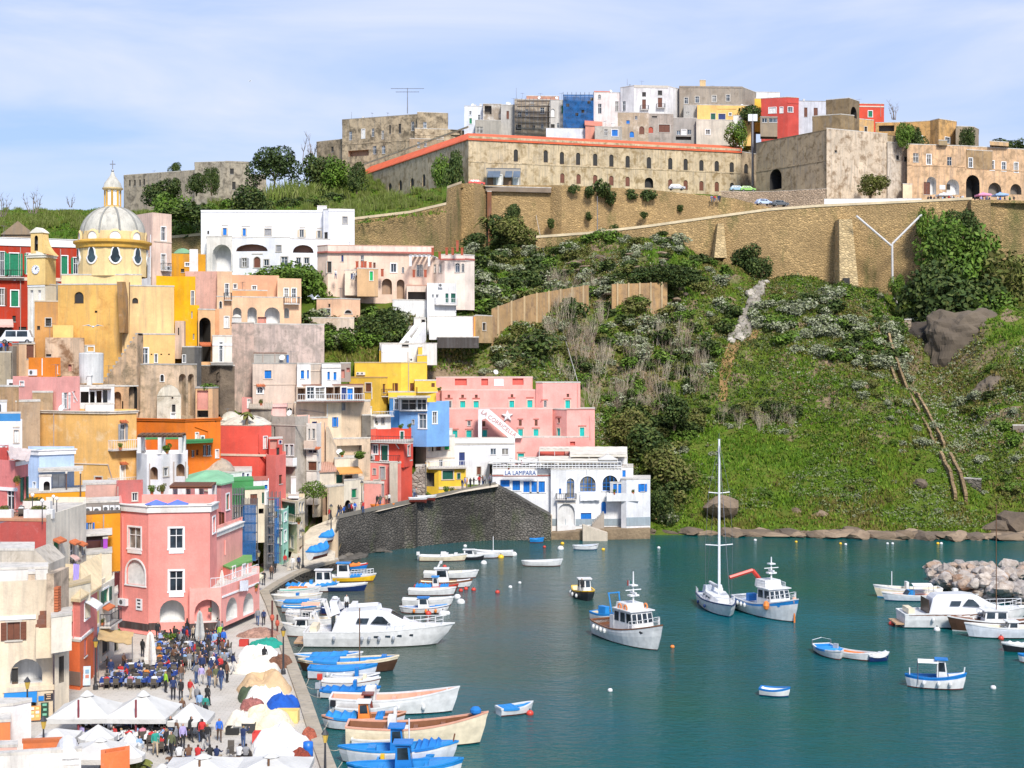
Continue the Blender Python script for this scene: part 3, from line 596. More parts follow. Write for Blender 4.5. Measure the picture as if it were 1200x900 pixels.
ho_('stair_buttress','sloping stained buttress wall with a stair climbing to the church','wall',[D([(131,186.5),(145,186.5),(162,188)],452,486,pl('dfb184',.6,'9c8264',.45),'0O 133 459 142 481 N 1;0O 143 470 144.5 480 d;1O 151 451 161 484 d 2',k=5)],TW)
def wdg_(name,label,cat,x0,x1,d,y0,y1,yb,mat,back=4,steps=0,grp=None):
 f=Face((x0,d),(x1,d));mb=MB();z=lambda y:ZY(y,d);bS=f.pt(f.L/2,z(yb));rT=emp_(name,bS,label,cat,grp);fr=[f.pt(0,z(yb)-1.5),f.pt(f.L,z(yb)-1.5),f.pt(f.L,z(y1)),f.pt(0,z(y0))];bk=[p+V3((0,back,0))for p in fr];mb.add(fr+bk,[(0,1,2,3),(5,4,7,6),(3,2,6,7),(1,5,6,2),(4,0,3,7)],mat);pt_('wall',mb,rT,bS)
 if steps:
  sb=MB();nn=steps
  for i in rg(nn):
   t0,t1=(i/nn,(i+1)/nn);zz=z(y0)+(z(y1)-z(y0))*(t1 if y1<y0 else t0);sb=MB();fb(sb,f,f.L*t0,f.L*t1,zz-.2,zz+.12,-back*.9,-.4,CONC);pt_('step',sb,rT,bS)
 return(rT,bS)
wdg_('stair_wall','stained sloping plaster wall rising from the white terrace to the church steps','wall',121,161,188.5,448,391,470,pl('d3b28e',.7,'87775f',.6),3,12)
ho_('dark_grey_wall','dark grey sloped retaining wall under the bright yellow house','wall',[D([(213.5,197),(228,197),(236,200)],406,455,pl('6e6a63',.7,'54504a',.4),'0w 214 416 217.5 425 Wk',k=5)])
ho_('ochre_hut','small ochre hut with grass growing on its roof','house',[D([(229,189),(249,189),(256,191)],454,492,pl('e0b183',.5,'a98a60',.3),'0V 231 457.5 244 480 p; 0o 231 481 244 489 g',q=CONC,k=5)],TW)
ho_('rubble_retaining_wall','tall pinkish rubble retaining wall under the peach villa','wall',[D([(271.5,204),(297.5,203.5)],378,468,pl('e2c6b8',.8,'a89a90',.62),k=6),D([(297,205.5),(380,210)],379,415,pl('d9c2b6',.8,'a3968c',.62),k=6),D([(272,203.8),(283,203.8)],372,378,WHITE,r='d',apex=.5,n=0,k=1.2)])
ho_('cliff_wall','dark brown tufa cliff face between the small white balcony house and the rubble wall','cliff',[D([(230,205),(258,203),(275,203.5)],428,492,rockmat(hx('8d7c68'),hx('5d5146'),.35),'1O 254 436 258 446 d; 0o 253 486 258 489 d',k=6)])
p0=P(107,449,183)
mb=MB().lathe([(.02,4),(1.45,3.9),(1.52,3.75),(1.5,0)],pl('dededc',.35),20,(p0.x,p0.y,p0.z))
o=mb.build('water_tank',None,p0)
tag(o,'big white cylindrical water tank under the church','water tank')
ho_('white_corner_house','white house with a blue railed roof terrace at the edge beside the plaster wall','house',[D([(-30,149),(26,150)],494,545,W2,'0w 16.5 504 22 519 Tw;0L 15 499.5 23 501 T',k=6,r='f'),D([(-30,149.5),(24,150.3)],483.5,494,pl('3d86c0',.2),k=.4,n=0),D([(-30,153),(8,153)],470,494,W2,'0o -6 474 1 492 g',k=3,n=0)],TW)
ho_('beige_retaining_wall','weathered beige plaster wall behind the blue railed terrace','wall',[D([(18,164),(47,166)],470,540,pl('c9ab8b',.6,'a98d70',.5),k=4),D([(-20,166),(22,164)],452,500,pl('c9a27a',.6,'a5875f',.4),k=4)])
ho_('light_blue_house','light blue house with white cornice and a pergola porch','house',[D([(33,139),(46,138),(87,140)],528,606,pl('bcd2f0',.2),'1w 61.5 555.5 77 577 Nw;0w 39 565 42 579 Ww',k=6,cor=(W2,5),r='f'),D([(45,136),(97,137.6)],550.5,553.5,pl('e6e2dc',.4),k=3.2,n=0),D([(46,135.6),(60,136)],557.5,581,W2,'0O 51 564 58.5 580 d .5',k=.6,n=.2),*[D([(x,136.4),(x+1.6,136.4)],553.5,579,pl('6a5348',.3),k=.2,n=.2)for x in(77,93.5)]],TW)
ho_('old_pink_house','faded pink house with dark shutters and a rumpled tarpaulin on its roof','house',[D([(-20,124),(17,122),(33,125)],538,612,pl('ea8a86',.3,'c66a62',.2),'1w 25.5 559 30 587 Nee;0w 7.5 572 16.5 598 Nk;0L -2 571 20 575 W;1L 18 540 33 545 W',k=5,r='f'),D([(-20,125),(10,124)],524,542,pl('c9524a',.3),k=4,n=0,r='f')],TW,2)
ho_('amber_wall_house','bright amber garden wall and low house with blue door beneath row of air units','house',[D([(34,134.5),(100,137)],577,640,pl('f2a722',.15),'0P 99 590 99 610 x',k=5),D([(94,134.5),(141,136.5)],602,648,pl('eb9a1a',.2),'0w 103 612.5 108 627 Nkb;0P 121 603 121 632',k=4,q=pl('6d5a4a',.5))],TW)
ho_('air_unit_shed','grey flat shed with five white air conditioning units on its front','shed',[D([(97,136.6),(139.5,138)],588.5,602,pl('8b827a',.5),'0A 98 594 107 601.5;0A 108.5 594 117.5 601.5;0A 120 592 127 599.5;0A 128 592 133.5 599;0A 134.5 592 139.5 599',k=4,n=0)],TW)
ho_('dusty_pink_house','dusty pink low wall house with one dark window','house',[D([(97,150),(138,151)],567,600,pl('e6b7a8',.35),k=4),D([(136.5,149),(167.5,150)],566.5,600,pl('c8706a',.3),'0w 155 577.5 161 587 Ck;0P 138 570 138 588',k=4,r='f')],TW)
ho_('white_arch_house','white house with arched verandas and roof columns under a brown pergola','house',[D([(160,164),(172,162),(189,161.5),(200,163),(220,162.5)],531,600,pl('f3f2f4',.2),'1O 176 547 185 562 T 1;2w 191.5 548 197 558 Ck;3O 206.5 543.5 216.5 558 T 1;1P 175.8 543 175.8 572;3P 204 541 204 572;3P 218 541 218 572',k=6,r='f')],TW)
def pergola(name,label,pts,d0,d1,yt,yb,wood,post,npost=3,slat=9):
 a,b=(XY(pts[0],d0),XY(pts[1],d0));c,e=(XY(pts[0]+pts[2],d1),XY(pts[1]+pts[2],d1));z=ZY(yt,d0);zb=ZY(yb,d0);bS=V3(((a.x+b.x)/2,d0,zb));rT=emp_(name,bS,label,'pergola');mb=MB()
 for s,t in((a,b),(c,e)):
  mb.obox(((s.x+t.x)/2,(s.y+t.y)/2,z),((t.x-s.x)/2,(t.y-s.y)/2,0),(0,.08,0),(0,0,.1),wood)
 pt_('beam',mb,rT,bS)
 for i in rg(slat):
  mb=MB();s=a.lerp(b,(i+.5)/slat);t=c.lerp(e,(i+.5)/slat);v=(t-s)/2;nrm=V3((v.y,-v.x)).normalized()*.22;mb.obox(((s.x+t.x)/2,(s.y+t.y)/2,z+.16),(v.x*1.1,v.y*1.1,0),(nrm.x,nrm.y,0),(0,0,.05),wood);pt_('slat',mb,rT,bS)
 for i in rg(npost):
  for s,t in((a,b),(c,e)):
   q=s.lerp(t,(i+.1)/(npost-.8));mb=MB().box(q.x-.2,q.y-.2,zb,q.x+.2,q.y+.2,z-.1,post);pt_('post',mb,rT,bS)
pergola('roof_pergola','brown slatted pergola on white posts above the white arched house',(161,214,4),161.5,166,511.5,531,WOOD,WHITE)
pergola('timber_pergola','rust brown timber pergola on white posts behind the large pink house',(199,248,5),150.5,155,571.5,588,pn((.16,.06,.03),.8),WHITE,4,12)
ho_('orange_house','deep orange house with green awning strip and small dark windows','house',[D([(160,176),(217,173),(258.5,176.5)],491,560,pl('ee7c1c',.15),'1w 224.5 527.5 228 536 Nk;1w 230 527 232.5 533 Nn;1w 238 521.5 242 534 Nk;1w 243 521.5 247.5 534 Nk;1w 252.5 527 256 536.5 Ww;1w 229 507 232.5 516 Ww;1A 233.5 510 238 516\n1P 228 500 243.5 505.5 x;1P 243.5 505.5 243.5 517 x; 1w 252 492 253.5 494 Nd',k=7,cor=(pl('e87418',.2),2),r='f'),D([(218,171),(249.5,173.5)],516.5,520,pl('3f8f55',.2),k=2.5,n=0,q=pl('3f8f55',.2)),D([(168,170),(218,171)],514,530,pl('e06c14',.2),k=3,q=pl('4f9f62',.3))],TW)
ho_('red_dome_house','coral red house with two cream domed roofs and a stair pipe','house',[D([(258,181),(304,179.5),(318,181)],498,600,pl('ee5f50',.15),'1w 308.8 511.5 312.8 525.5 Ww;1P 303 508 303 530 x;1P 303 530 312 540 x; 1P 312 540 312 556 x; 0L 258 532 318 534.5 T',k=8,r='d',q=pl('e3d9c6',.6),apex=1.3),D([(258,183),(283,183)],493,500,pl('e3d9c6',.5),k=6,r='d',q=pl('e3d9c6',.6),apex=1.2,n=0),D([(315,178.5),(331,179.5)],513.5,534,pl('d9574c',.2),'0V 316.5 515.5 325 526 p;0w 327 516 330 520 Wm; 0w 324 524.5 327.5 533 Nd',k=2.4,n=0),D([(312,177),(323,176),(335,178.5)],533,604,pl('f07f74',.15),'1w 327 556.5 331 567 Nn',k=6,r='f')],TW,1)
ho_('domed_white_house','white house with low stained dome behind the green terraces','house',[D([(238,168),(268,167),(295,170)],553,592,pl('f0efee',.3),'1w 283.5 553.8 286.5 562 Wm;1w 289 555 292 563 Wm',k=7),D([(240,168.5),(275,168)],552,556,pl('cdbfae',.5),r='d',q=pl('c2b29e',.7,'9a8c7a',.4),apex=1.5,k=6,n=0),D([(293,166),(315,167)],563.5,592,pl('f1f1f2',.3),'0w 310 568 313.5 573 Wb; 0L 296 558 314 563 R',k=3,r='f')],TW)
ho_('green_terrace_house','cream house with two green roof terraces and brown door','house',[D([(272,163.5),(297,164.5)],563,585,pl('4a9a58',.2),k=5,q=pl('4a9a58',.3)),D([(287,161),(310,162)],573,618,pl('efe0c4',.35),'0w 293.3 579 301.5 593 Nn;0w 307 577 309.5 590 Ne;0o 303 596 309 602 g',k=3,q=pl('4a9a58',.3))],TW)
ho_('grey_scaffold_house','narrow grey house wrapped in scaffolding next to the mint green house','house',[D([(309,159.5),(324,160.5)],592,664,pl('a79f92',.6,'7f776c',.4),'0w 315 600 321 612 Nk;0w 315 618 321 632 Nk;0w 315 638 321 652 Nk',k=6,r='f'),D([(270,158),(296,159)],592,655,pl('b9b0a6',.6,'8f867a',.3),'0w 274 600 279 609 Nk;0w 275 618 281 628 Nk;0w 277 636 283 645 Nk',k=5,r='f')],TW)
ho_('mint_house','narrow mint green quayside house with dark windows','house',[D([(324.5,160),(331,159),(338,162)],597,657,pl('a8e2cc',.25),'1w 333 601 335.5 610 Wk;1w 333 622 335.5 634 Wk;0w 326 623 329.5 637 Wk;0w 326 603 329.5 613 Wk;1w 333 644 336 655 Nd;0B 325 611 331.5 618',k=7,r='f')],TW)
ho_('cream_quay_house','cream corner house with green glazed loggia on the quay','house',[D([(328,170),(348,166.5),(357,171)],584,655,pl('eddcba',.4),'0w 329.5 588.5 346 602 Ce;1w 350 589 352.5 600 Ck;1w 353.5 589 356 600 Ck;0B 338 602 350 611.5;1w 350.5 620 353 629 Ck;1w 352 612 354 619 Ck;0w 333 627 337 640 Ck; 0w 340 628 344 642 Ck; 1w 351 640 354.5 652 Nn;0o 331 646 346 654 T',k=6,r='f')],TW)
ho_('white_cone_chimney','tall white tapering chimney stack between the red house and the green tree','chimney',[D([(338,172.5),(350,172.5)],579.5,584,W2,k=3,n=0),D([(341,173),(347,173)],559,580,W2,k=1.2,n=.1)])
rT,bS,info=ho_('pink_quay_house','large salmon pink house with white trim and ground floor arches on the piazza','house',[D([(140,139.3),(174,137),(246,138),(254,141.2)],591.5,732,PINK,'0w 150.5 618 165 643 Wk;0a 148 656 170 685.5 Ww;1w 198.5 619 214.5 643 Wk;1w 198.5 669 214.5 693 Wk\n0L 150 643 166 648.5 W;1L 198 643 215.5 648.5 W;1L 198 693 215.5 699.5 W;1O 187 703 216.5 729 W 1.5;0H 140 729 174 737 k;1H 174 730 187 738 k;1H 216.5 730 224 738 k;0A 141.5 701 151 709;0X 160 701.5 167 715 wd;0P 144.5 605 144.5 705 x;2w 249 606 252 624 Ww',k=9,n=.6,par=.9,cor=(pl('f3efe8',.2),7),q=pl('e8e2d8',.4),r='f'),D([(222,136.6),(259,137.6),(304,147)],690.5,731,PINK2,'0O 228 702.5 257.5 729.5 W 1.5;1O 265 700 278 726 W 1.5;1O 285 695 297 719.5 W 1.5;0H 222 730 258 738 k;0X 244 712 248 717 ge;1L 260 690 303 692 W',k=5,n=.6,r='f',par=.15),D([(253.5,147),(270,143.2),(295,149)],660,692,PINK2,'1w 272.5 664 275.5 676.5 Ww;1w 284 661.5 290 675 Ww',k=4,n=.5,q=pl('6ea95c',.25)),D([(247,141),(284,152)],627,692,PINK2,'0w 248.5 642 250.5 650 Ww;0P 263 633 263 650 x',k=6,n=.5,r='f',par=.3,cor=(pl('f3efe8',.2),5)),D([(126,141.5),(141,140.8)],640,735,pl('e87f7a',.15),'0a 129.5 655 138 669 Wd',k=6)],TW,0)
mb=MB()
f=Face((259,137.6),(304,147))
z=info['z0']*0+ZY(690.5,137)
rail_(mb,f.pt(.1,z,-.1),f.pt(f.L-.1,z,-.1),1,WP,.35)
f2=Face((247,137.2),(259,137.6))
rail_(mb,f2.pt(0,z,-.1),f2.pt(f2.L,z,-.1),1,WP,.35)
pt_('railing',mb,rT,bS)
ho_('green_roof_house','pink house with pale green hipped roof behind the large pink house','house',[D([(220,156),(259,153),(272,156.5)],564,640,pl('ea9a98',.25),'1w 265 579 268.5 597 Wg;0w 255.5 600 263 617 Nn;0X 240 574 250 576 c;0w 247 583 252 586 Nk;1L 259 613 272 614 W',k=8,r='h',q=pl('8fc79c',.2),apex=.9)],TW)
wdg_('white_stair','white walled outdoor stair with dark steps on the flank of the large pink house','staircase',120,141,139.6,637,607,641,W2,1.6,8)
ho_('shop_house','old cream house with arched terrace and blue awned shop on the piazza','house',[D([(-25,104),(62,105.5)],683,845,pl('efdcc0',.45),'0w 8.5 729 23.5 750 Cnn;0L -25 722 42 726.5 W;0O 12 772 49.5 800.5 W 1.6;0L 3 804 64 810 N;0W 5 811 43.5 820 b 1.2;0o 15 820 42 842 g 1.5;0X 48 823 57 842 gg;0X 45 815.5 51.5 821 b;0X 52 812.5 62 820.5 dc;0H -25 842 62 848 g; 0w 14 783 21 800 Nd',k=9,r='f',q=ROOFW),D([(42,103.6),(62,104)],737,772,pl('e6d2b4',.6),k=1.3,r='f',par=.3,n=0),D([(60,102.8),(84,104)],722,766,pl('f3e9d6',.3),k=2.6,n=0),D([(64,104.5),(81,106)],766,830,pl('ecdcc2',.4),'0o 69 769 75 800 g .4',k=2.4,n=1.5)],TW)
def stone_stairs():
 d=104.2;f=Face((41.5,d),(55,d));z=lambda y:ZY(y,d);bS=f.pt(f.L/2,z(736));rT=emp_('brick_roof_stair',bS,'steep brown brick stair beside an orange tiled edge on the old cream house','staircase')
 for i in rg(9):
  mb=MB();y=735-i*4.4;fb(mb,f,0,f.L,z(736),z(y-3),-.32*i-.32,-.32*i,pa(hx('8d5a44'),.5));pt_('step',mb,rT,bS)
 mb=MB();fb(mb,f,f.L,f.L+.55,z(736),z(672),-3.4,.1,PEEL);pt_('wall',mb,rT,bS)
 for i in rg(12):
  mb=MB();y=726-i*3.2;fb(mb,f,f.L+.55,f.L+.85,z(y),z(y-2.6),-.6,.12,TE);pt_('tile',mb,rT,bS)
stone_stairs()
ho_('gable_terrace_wall','weathered grey stone gable and white roof slab over the old cream house','house',[D([(-30,109.5),(40,109.5)],643.5,684,pl('cdc2b2',.6,'a89d8d',.45),k=4,n=.5),D([(-30,106),(56,107)],667,690,pl('f1ece6',.35),k=5,n=.5),D([(33,105.2),(41,105.4)],671,684,PEEL,k=1.2,n=0)],TW,2)
wdg_('sloping_gable','sloping end of the weathered grey gable','wall',40,57.5,109.3,643.5,661,684,pl('cdc2b2',.6,'a89d8d',.45),4)
ho_('crimson_terrace_house','crimson walled house with cream flank, tile canopies and a roof terrace of tables','house',[D([(-40,118),(54,117)],608,690,pl('c0564e',.15,'d9a29a',.02),'',k=8,q=pl('c98e6c',.4)),D([(54,117),(74,121),(101,127)],604,700,pl('f0e6d2',.45),'0w 63 635 69.5 664 Ng;0T 62 632 71 636;1w 81.5 638 86.5 660 Ck;1T 81 634.5 88 638;1w 91.5 640 94 655 Ck;1T 91 636.5 96 640;1w 95.5 638 99 650 Ck;0w 73 650 74 658 Nd;1W 81 650 87 657 p .5',k=6,r='f',q=ROOFW)],TW)
ho_('small_cream_terrace','cream walled terrace with a purple cloth behind the tiled roof','terrace',[D([(100,127.5),(131,129)],649,702,pl('eee0c6',.4),k=3),D([(66,113),(106,117)],690,704,pl('e8dcc4',.4),k=7,q=pl('cdb892',.5))],TW)
ho_('purple_shed','small terrace shed with dark roof and purple curtains','shed',[D([(100,131),(126,132)],632,650,pl('b57f92',.4),'0V 102 634 118 648 p',k=3,n=0,q=pl('4a3a34',.4)),D([(97,129.5),(131,131)],627.5,630,pl('4a3a34',.4),k=4,n=0),D([(121,130.6),(126,130.8)],630,649,cloth_((.35,.06,.45)),k=.3,n=0)],TW)
ho_('coral_tile_house','coral and orange house with sloping cream tile roof and drainpipe','house',[D([(65,116),(94,114.5),(114,121)],698,806,pl('ee8f86',.15),'1w 99 706 104.5 724 Ww;1W 98.5 702 106.5 714 w 1.0;0P 71 700 87 716 x;0P 87 716 87 800 x;0L 65 745 94 747.5 W;1L 94 742 107 745 W',k=6,r='m',q=pl('dcc7a2',.4),apex=1.9),D([(66,115.3),(93.6,114.2),(109.5,119)],747.5,806,pl('ec7440',.15),'1w 98.5 749 102 769 Ne;0H 66 786 94 802 b',k=5,n=1)],TW)
ho_('cream_balcony_house','narrow cream and yellow house with green shutters and a small balcony','house',[D([(108,121),(116,123)],690,790,pl('f3dc94',.2),k=4,r='f'),D([(115,123),(134,128)],688,780,pl('f2e8d4',.35),'0w 121 690 127 706 Wge;0B 117 716 131 730;0w 120 738 128 765 Nd;0T 120 711 128 714',k=4,r='f'),D([(107,120),(116,122.4)],738,800,pl('7fb0d8',.3),k=3),D([(118,124.5),(138,130)],706,790,pl('e9dec8',.4),'0w 127 750 131 770 Wb; 0w 134 745 139 770 Nd',k=4)],TW)
ho_('orange_parapet_house','orange walled roof terrace with white coping in the near corner','terrace',[D([(-40,84),(95,85.5)],886.5,960,pl('ece6de',.5),k=.6),D([(27,88.5),(82,89)],869,900,pl('f08850',.15),k=.5,q=pl('c96f40',.3),n=0),D([(118,86),(152,87)],884,960,pl('ee8048',.15),k=1,r='f',q=pl('d06a3a',.3)),D([(-30,86.5),(20,86.7)],874.5,892,pl('f2b8a8',.15),k=1,n=0),D([(66,85.2),(93,85.4)],890,897,pl('e9e7e4',.2),k=2.6,r='v',q=pl('f2f0ee',.2),apex=.75,n=0)])
ho_('white_garden_wall','white stepped garden wall in front of the blue awned shop','wall',[D([(-30,94),(15,95),(36.5,96)],829,870,pl('f3efec',.2),k=.5),D([(-30,92.5),(12,93)],846,885,pl('f08850',.15),k=2)])
# town: middle, hotel, restaurant, villas
ho_('beige_block_house','long beige block with blue shutters, white bays and glazed veranda under the shrubs','house',[D([(296,201),(349,204)],425.5,490,pl('e3cdbb',.35),'0w 310 434 318 443.5 Tb;0a 301.5 453.5 308 461 Wk;0T 300 451 310 453;0L 297 450 349 451 T;0a 336.5 478 342.5 489 Nk',k=6,q=CONC),D([(348,203),(364,204)],425.5,452,pl('f3efea',.3),'0w 352.3 434 356.5 443.7 Wb;0w 359.7 433.7 362 443.5 Wb',k=6,n=.2),D([(364,205),(378,206)],426,452,pl('dccbbb',.4),'0L 364 434 378 435 T',k=5,n=.2),D([(377,204.5),(399.5,206)],425.5,452,pl('f3f0ec',.3),'0w 383.5 435.5 386.6 445 Wb;0w 390.7 436 394.3 445.3 Wb;0L 377 430.5 399 431.5 C',k=6,n=.2),D([(399,207),(411,208)],425,446,pl('b8a596',.5),'0V 400 433 404 443 p;0V 406 431 410 436 p',k=4,n=.2),D([(347,203),(426,207.4)],451,471,pl('c9b29c',.4),'0o 349 455 358 468 T 2;0w 359.5 453.5 368.5 467.5 Wk;0w 369.5 454 380.5 467.5 Wk;0o 382 454 391 467 T 2;0o 392 453 398.5 468 T 2;0w 400 454 406 468 Wm;0w 407 455 413.5 468 Wb;0o 415 454 425 468 T 2',k=3,q=pl('9b6a58',.4),n=.1),D([(348,199.5),(427,203)],469.8,471.6,pl('9b5f4c',.4),k=3.6,n=0),D([(345,201.5),(384,203.5)],471.5,495,pl('e6cdb4',.35),'0P 350 480 380 484',k=4)],TW,3)
mb=MB()
f=Face((349,209.4),(427,213))
bS=f.pt(f.L/2,ZY(469.8,211))
rail_(mb,f.pt(0,bS.z,.0),f.pt(f.L,bS.z,0),1,WP,.35,.03)
o=mb.build('veranda_railing',None,bS)
tag(o,'white railing along the glazed veranda of the long beige block','railing')
ho_('roof_fence_terrace','grey screened roof terrace at the foot of the rubble wall','terrace',[D([(297.5,203),(336,205)],413.5,425,pl('b9b4ab',.4),'0L 297 415 336 415.6 C;0P 308 414 308 425;0P 322 414 322 425',k=2.5,q=pl('8d6b5a',.4),n=0),D([(336,204.5),(338.5,204.6)],415,425,pn(hx('2f6fb8')),k=.5,n=0)])
ho_('cream_tower_house','tall cream house wall with blue shuttered window and grey stains','house',[D([(382,204),(400,204.7)],471,545,pl('f2dfc0',.35),'0w 391 489 394.5 500 Cbb;0P 383.5 473 383.5 520 W',k=5),D([(399,205),(434,207.2)],470,521,pl('e6cbab',.5,'9a8d7c',.2),'0w 400.8 472.5 404.6 480.5 Cy',k=5),D([(383,203),(434,206)],514,549,pl('dfc5a8',.5,'9a8d7c',.3),'0o 395 522 424 537.5 g 3',k=4),D([(424,206),(434.5,206.5)],486,560,pl('7d7468',.6,'5c554c',.4),k=5)],TW)
wdg_('pale_buttress','pale leaning buttress beside the tall cream house','wall',382,402,210.5,500,548,556,pl('dcc7ad',.5,'a8967e',.3),2.5)
ho_('grey_tall_house','tall unpainted grey house wall with balcony windows','house',[D([(318,189),(346,187),(361,189)],487.5,600,pl('bdb4a8',.6,'9c9388',.4),'0L 318 498 361 499 C;0w 334 521 338 534 Wk;0w 339.5 521 344 534 Wk;0B 332.5 534 348 545 pW;0w 320.5 500 322.5 512 Nd',k=7,r='f'),D([(293.5,192),(318,190)],478,520,pl('c4b8a8',.6,'9c9080',.4),k=6,r='m',q=pl('cfc2b0',.5),apex=.8),D([(348,190.5),(363,191.5)],487.5,497,pl('f2c4b4',.3),k=4,n=0,r='f')],TW,2)
ho_('white_bay_house','slim white house with pink balconies and brown framed windows','house',[D([(359,187.5),(371,187),(376.5,189)],496,575,pl('f4ebe0',.3),'0w 361.5 502.5 363.5 514 Ck;0w 366 502.5 369 514 Ck;0B 359.5 512 371 525 pT;0w 361 527 371 531 Ckk;0w 361 541 371 551 Cn;0T 360 524.5 376 526.5;1w 373 541 375.5 551 Nk',k=6,r='f')],TW)
ho_('peach_slim_house','slim peach house with one dark blue window in the alley','house',[D([(360,194),(384,196)],489.5,570,pl('f0c9a6',.3),'0w 365.5 494 371.5 500.5 Tm;0P 380 495 380 545',k=6)],TW)
ho_('pink_stair_house','small pink roof rooms with white copings under the arched window','house',[D([(283.5,198),(314,199.5)],466,492,pl('f0a8a0',.25),'0w 290 468 294 478 Ww;0o 297.5 467 308 475 W 1.5',k=4,r='f'),D([(306,195),(335,197)],476,498,pl('f4bdb4',.25),k=4,r='m',q=pl('f0c4bc',.3),apex=.4)],TW)
ho_('alley_cream_house','cream alley houses with an orange canvas awning below the grey stains','house',[D([(392,208.5),(420,210.5)],537,600,pl('efe0c8',.4),'0W 392.5 547 419.5 555 o 1.6;0w 394 556 401.5 569 Ne;0o 404 557 413 564 T;0w 412 570 418.5 582 Cg',k=5),D([(378,204),(384,203.5),(403,206.5)],570,612,pl('e8d3b2',.35),'0O 378.3 576 383.5 604 T 1.5;1P 384.5 572 384.5 600',k=5),D([(403,206.6),(426,210.5)],563,606,pl('f0e4cc',.35),'0O 404 586 411 601 d 1.2;0w 412 573 418 583 Cg',k=5),D([(366,204.5),(392,207)],553,590,pl('eedfc8',.4),k=4,r='m',q=pl('d8a892',.4),apex=1)],TW,1)
ho_('coral_red_house','coral red house with white framed windows, balconies and pink ground floor','house',[D([(433,216.5),(473,214),(484,218)],517,545,pl('e8503c',.2),'0w 436.5 521.5 442.5 532 Wk;0w 446.5 522 454.5 539.5 We;1w 477.5 522 480.5 534 Ck;0B 431.5 533 469 541;0A 435 532.5 439.5 539;0B 434 511 484 518;0P 464 520 468 526 W',k=6,n=.2),D([(440.5,220),(482,222)],503,517,pl('dc4a34',.2),'0w 469 505.5 473 516 We',k=4,n=0,r='f'),D([(433,218),(440.6,219.5)],502,518,pl('ee6650',.2),k=4,n=0),D([(428,215.6),(470,213.6)],541,586,pl('f48f84',.2),'0w 445 547 451 561 Cy;0w 437 549 440.5 556 Cy;0w 438.5 563 445.5 574 Cy;0w 435 564.5 437 569 Nd',k=5,n=1),D([(468,213.7),(483,217.4)],541,580,pl('ea5842',.2),k=4,n=1),D([(456.5,212.9),(466,212.6)],541,574,pl('cfc4b2',.5),k=.6),D([(426.5,212),(450,211)],565.5,600,pl('f6aca0',.15),'0w 447.3 567 449.7 582 Cy',k=3)],TW)
ho_('white_turret_house','narrow white house with terrace above the coral red house','house',[D([(432.5,222.5),(438,221.5),(458,223.5)],487,506,pl('f5f0e6',.3),'1w 447 489 450.5 497 Ck;1w 439.5 489.5 441.5 496 Ck;1B 437 482 458 487.5 w',k=4,r='f'),D([(432.5,222.6),(436,222.6)],477,490,pl('f5f0e6',.3),k=3,n=0)],TW)
ho_('sky_blue_house','sky blue house with dark glazed veranda and white framed windows','house',[D([(468,225.5),(500,223.5),(526.5,225.5)],471,508,pl('7fb2ec',.2),'0w 491 485.5 499.5 502 Wk;1w 507 482.5 512 496.5 Wk;0w 483 492 485.5 497 Ck',k=6,r='f'),D([(456.5,227),(468.5,226)],466,502,pl('4d93d6',.25),'0w 462 467.5 467 480 Wk',k=5),D([(468,224.8),(500.5,223)],466,482,pl('d9d9d6',.3),'0w 470 468 487.5 480.5 Wk;0w 488.5 468 499.5 480.5 Wk',k=4,n=0),D([(466,222),(504,222)],464.8,466.3,W2,k=4,n=0)],TW)
ho_('canary_house','canary yellow stepped house with brown shutters below the earth bank','house',[D([(415.5,234),(453,232),(470,231),(500,233)],424.5,470,pl('f8cf4c',.15),'0A 419 436 423 439.5;0A 423.6 436 428.3 439.5;1w 462 449 465 459 Nnn;2w 480.5 449 485 459 Nn;2P 478.5 425 478.5 458',k=5,q=pl('d8c39a',.4)),D([(489,236),(500.5,236)],416,445,pl('f5c63e',.2),k=4,n=.2),D([(409.5,229.5),(445,228),(454,230)],442,470,pl('eec044',.2),'0w 428.5 449 435 459 Tn;1w 448.6 450 451.8 460 Nn;0w 422 454 425.5 458 Nn;1B 447 452 455 464;0P 436 454 436 468 W',k=4,q=pl('c9a060',.4)),D([(486,229),(511,230.5)],445.5,459,pl('f3cb4e',.2),'0w 505.5 449 509.5 458 Nn;0B 487 453.5 510.5 459 pN',k=4),D([(455,228.5),(511,229.5)],459,466,pl('f6cc48',.2),k=3,n=1)],TW,1)
ho_('white_studio_house','white sloped roof house perched on top of the canary yellow house','house',[D([(447,238),(494,240)],402.5,430,pl('f3f1ef',.3),'0w 471 403.8 479 406.2 Nd;0P 478 412 478 425;0A 479.5 419 483.5 424',k=5),D([(444.5,239),(447.3,239)],410,426,pl('f3c648',.2),k=3),D([(490,237.5),(495,237.5)],406,426,pl('f0c44c',.2),k=3)],TW,1)
HW='0w 522.5 470 529 478.8 Ck;0w 539.3 470 545.3 479 Tt;0w 555 470 561 479 Tt;0w 597 469.6 602.5 478.6 Tt;0w 618 469 624 478.3 Tt;0w 637 469.5 640.3 477.5 Ck\n0L 521.5 466.2 530.5 467.4 R;0L 538 466.2 546.5 467.4 R;0L 553.5 466.2 562.5 467.4 R;0L 595.5 465.5 604 466.7 R;0L 616.5 465.3 625.5 466.5 R;0w 524.5 462.5 527.5 465.5 Nn;0w 540.5 462.5 543.7 465.5 Nn;0w 556.5 462.5 559.7 465.5 Nn;0w 598.5 462 601.5 465 Nn'
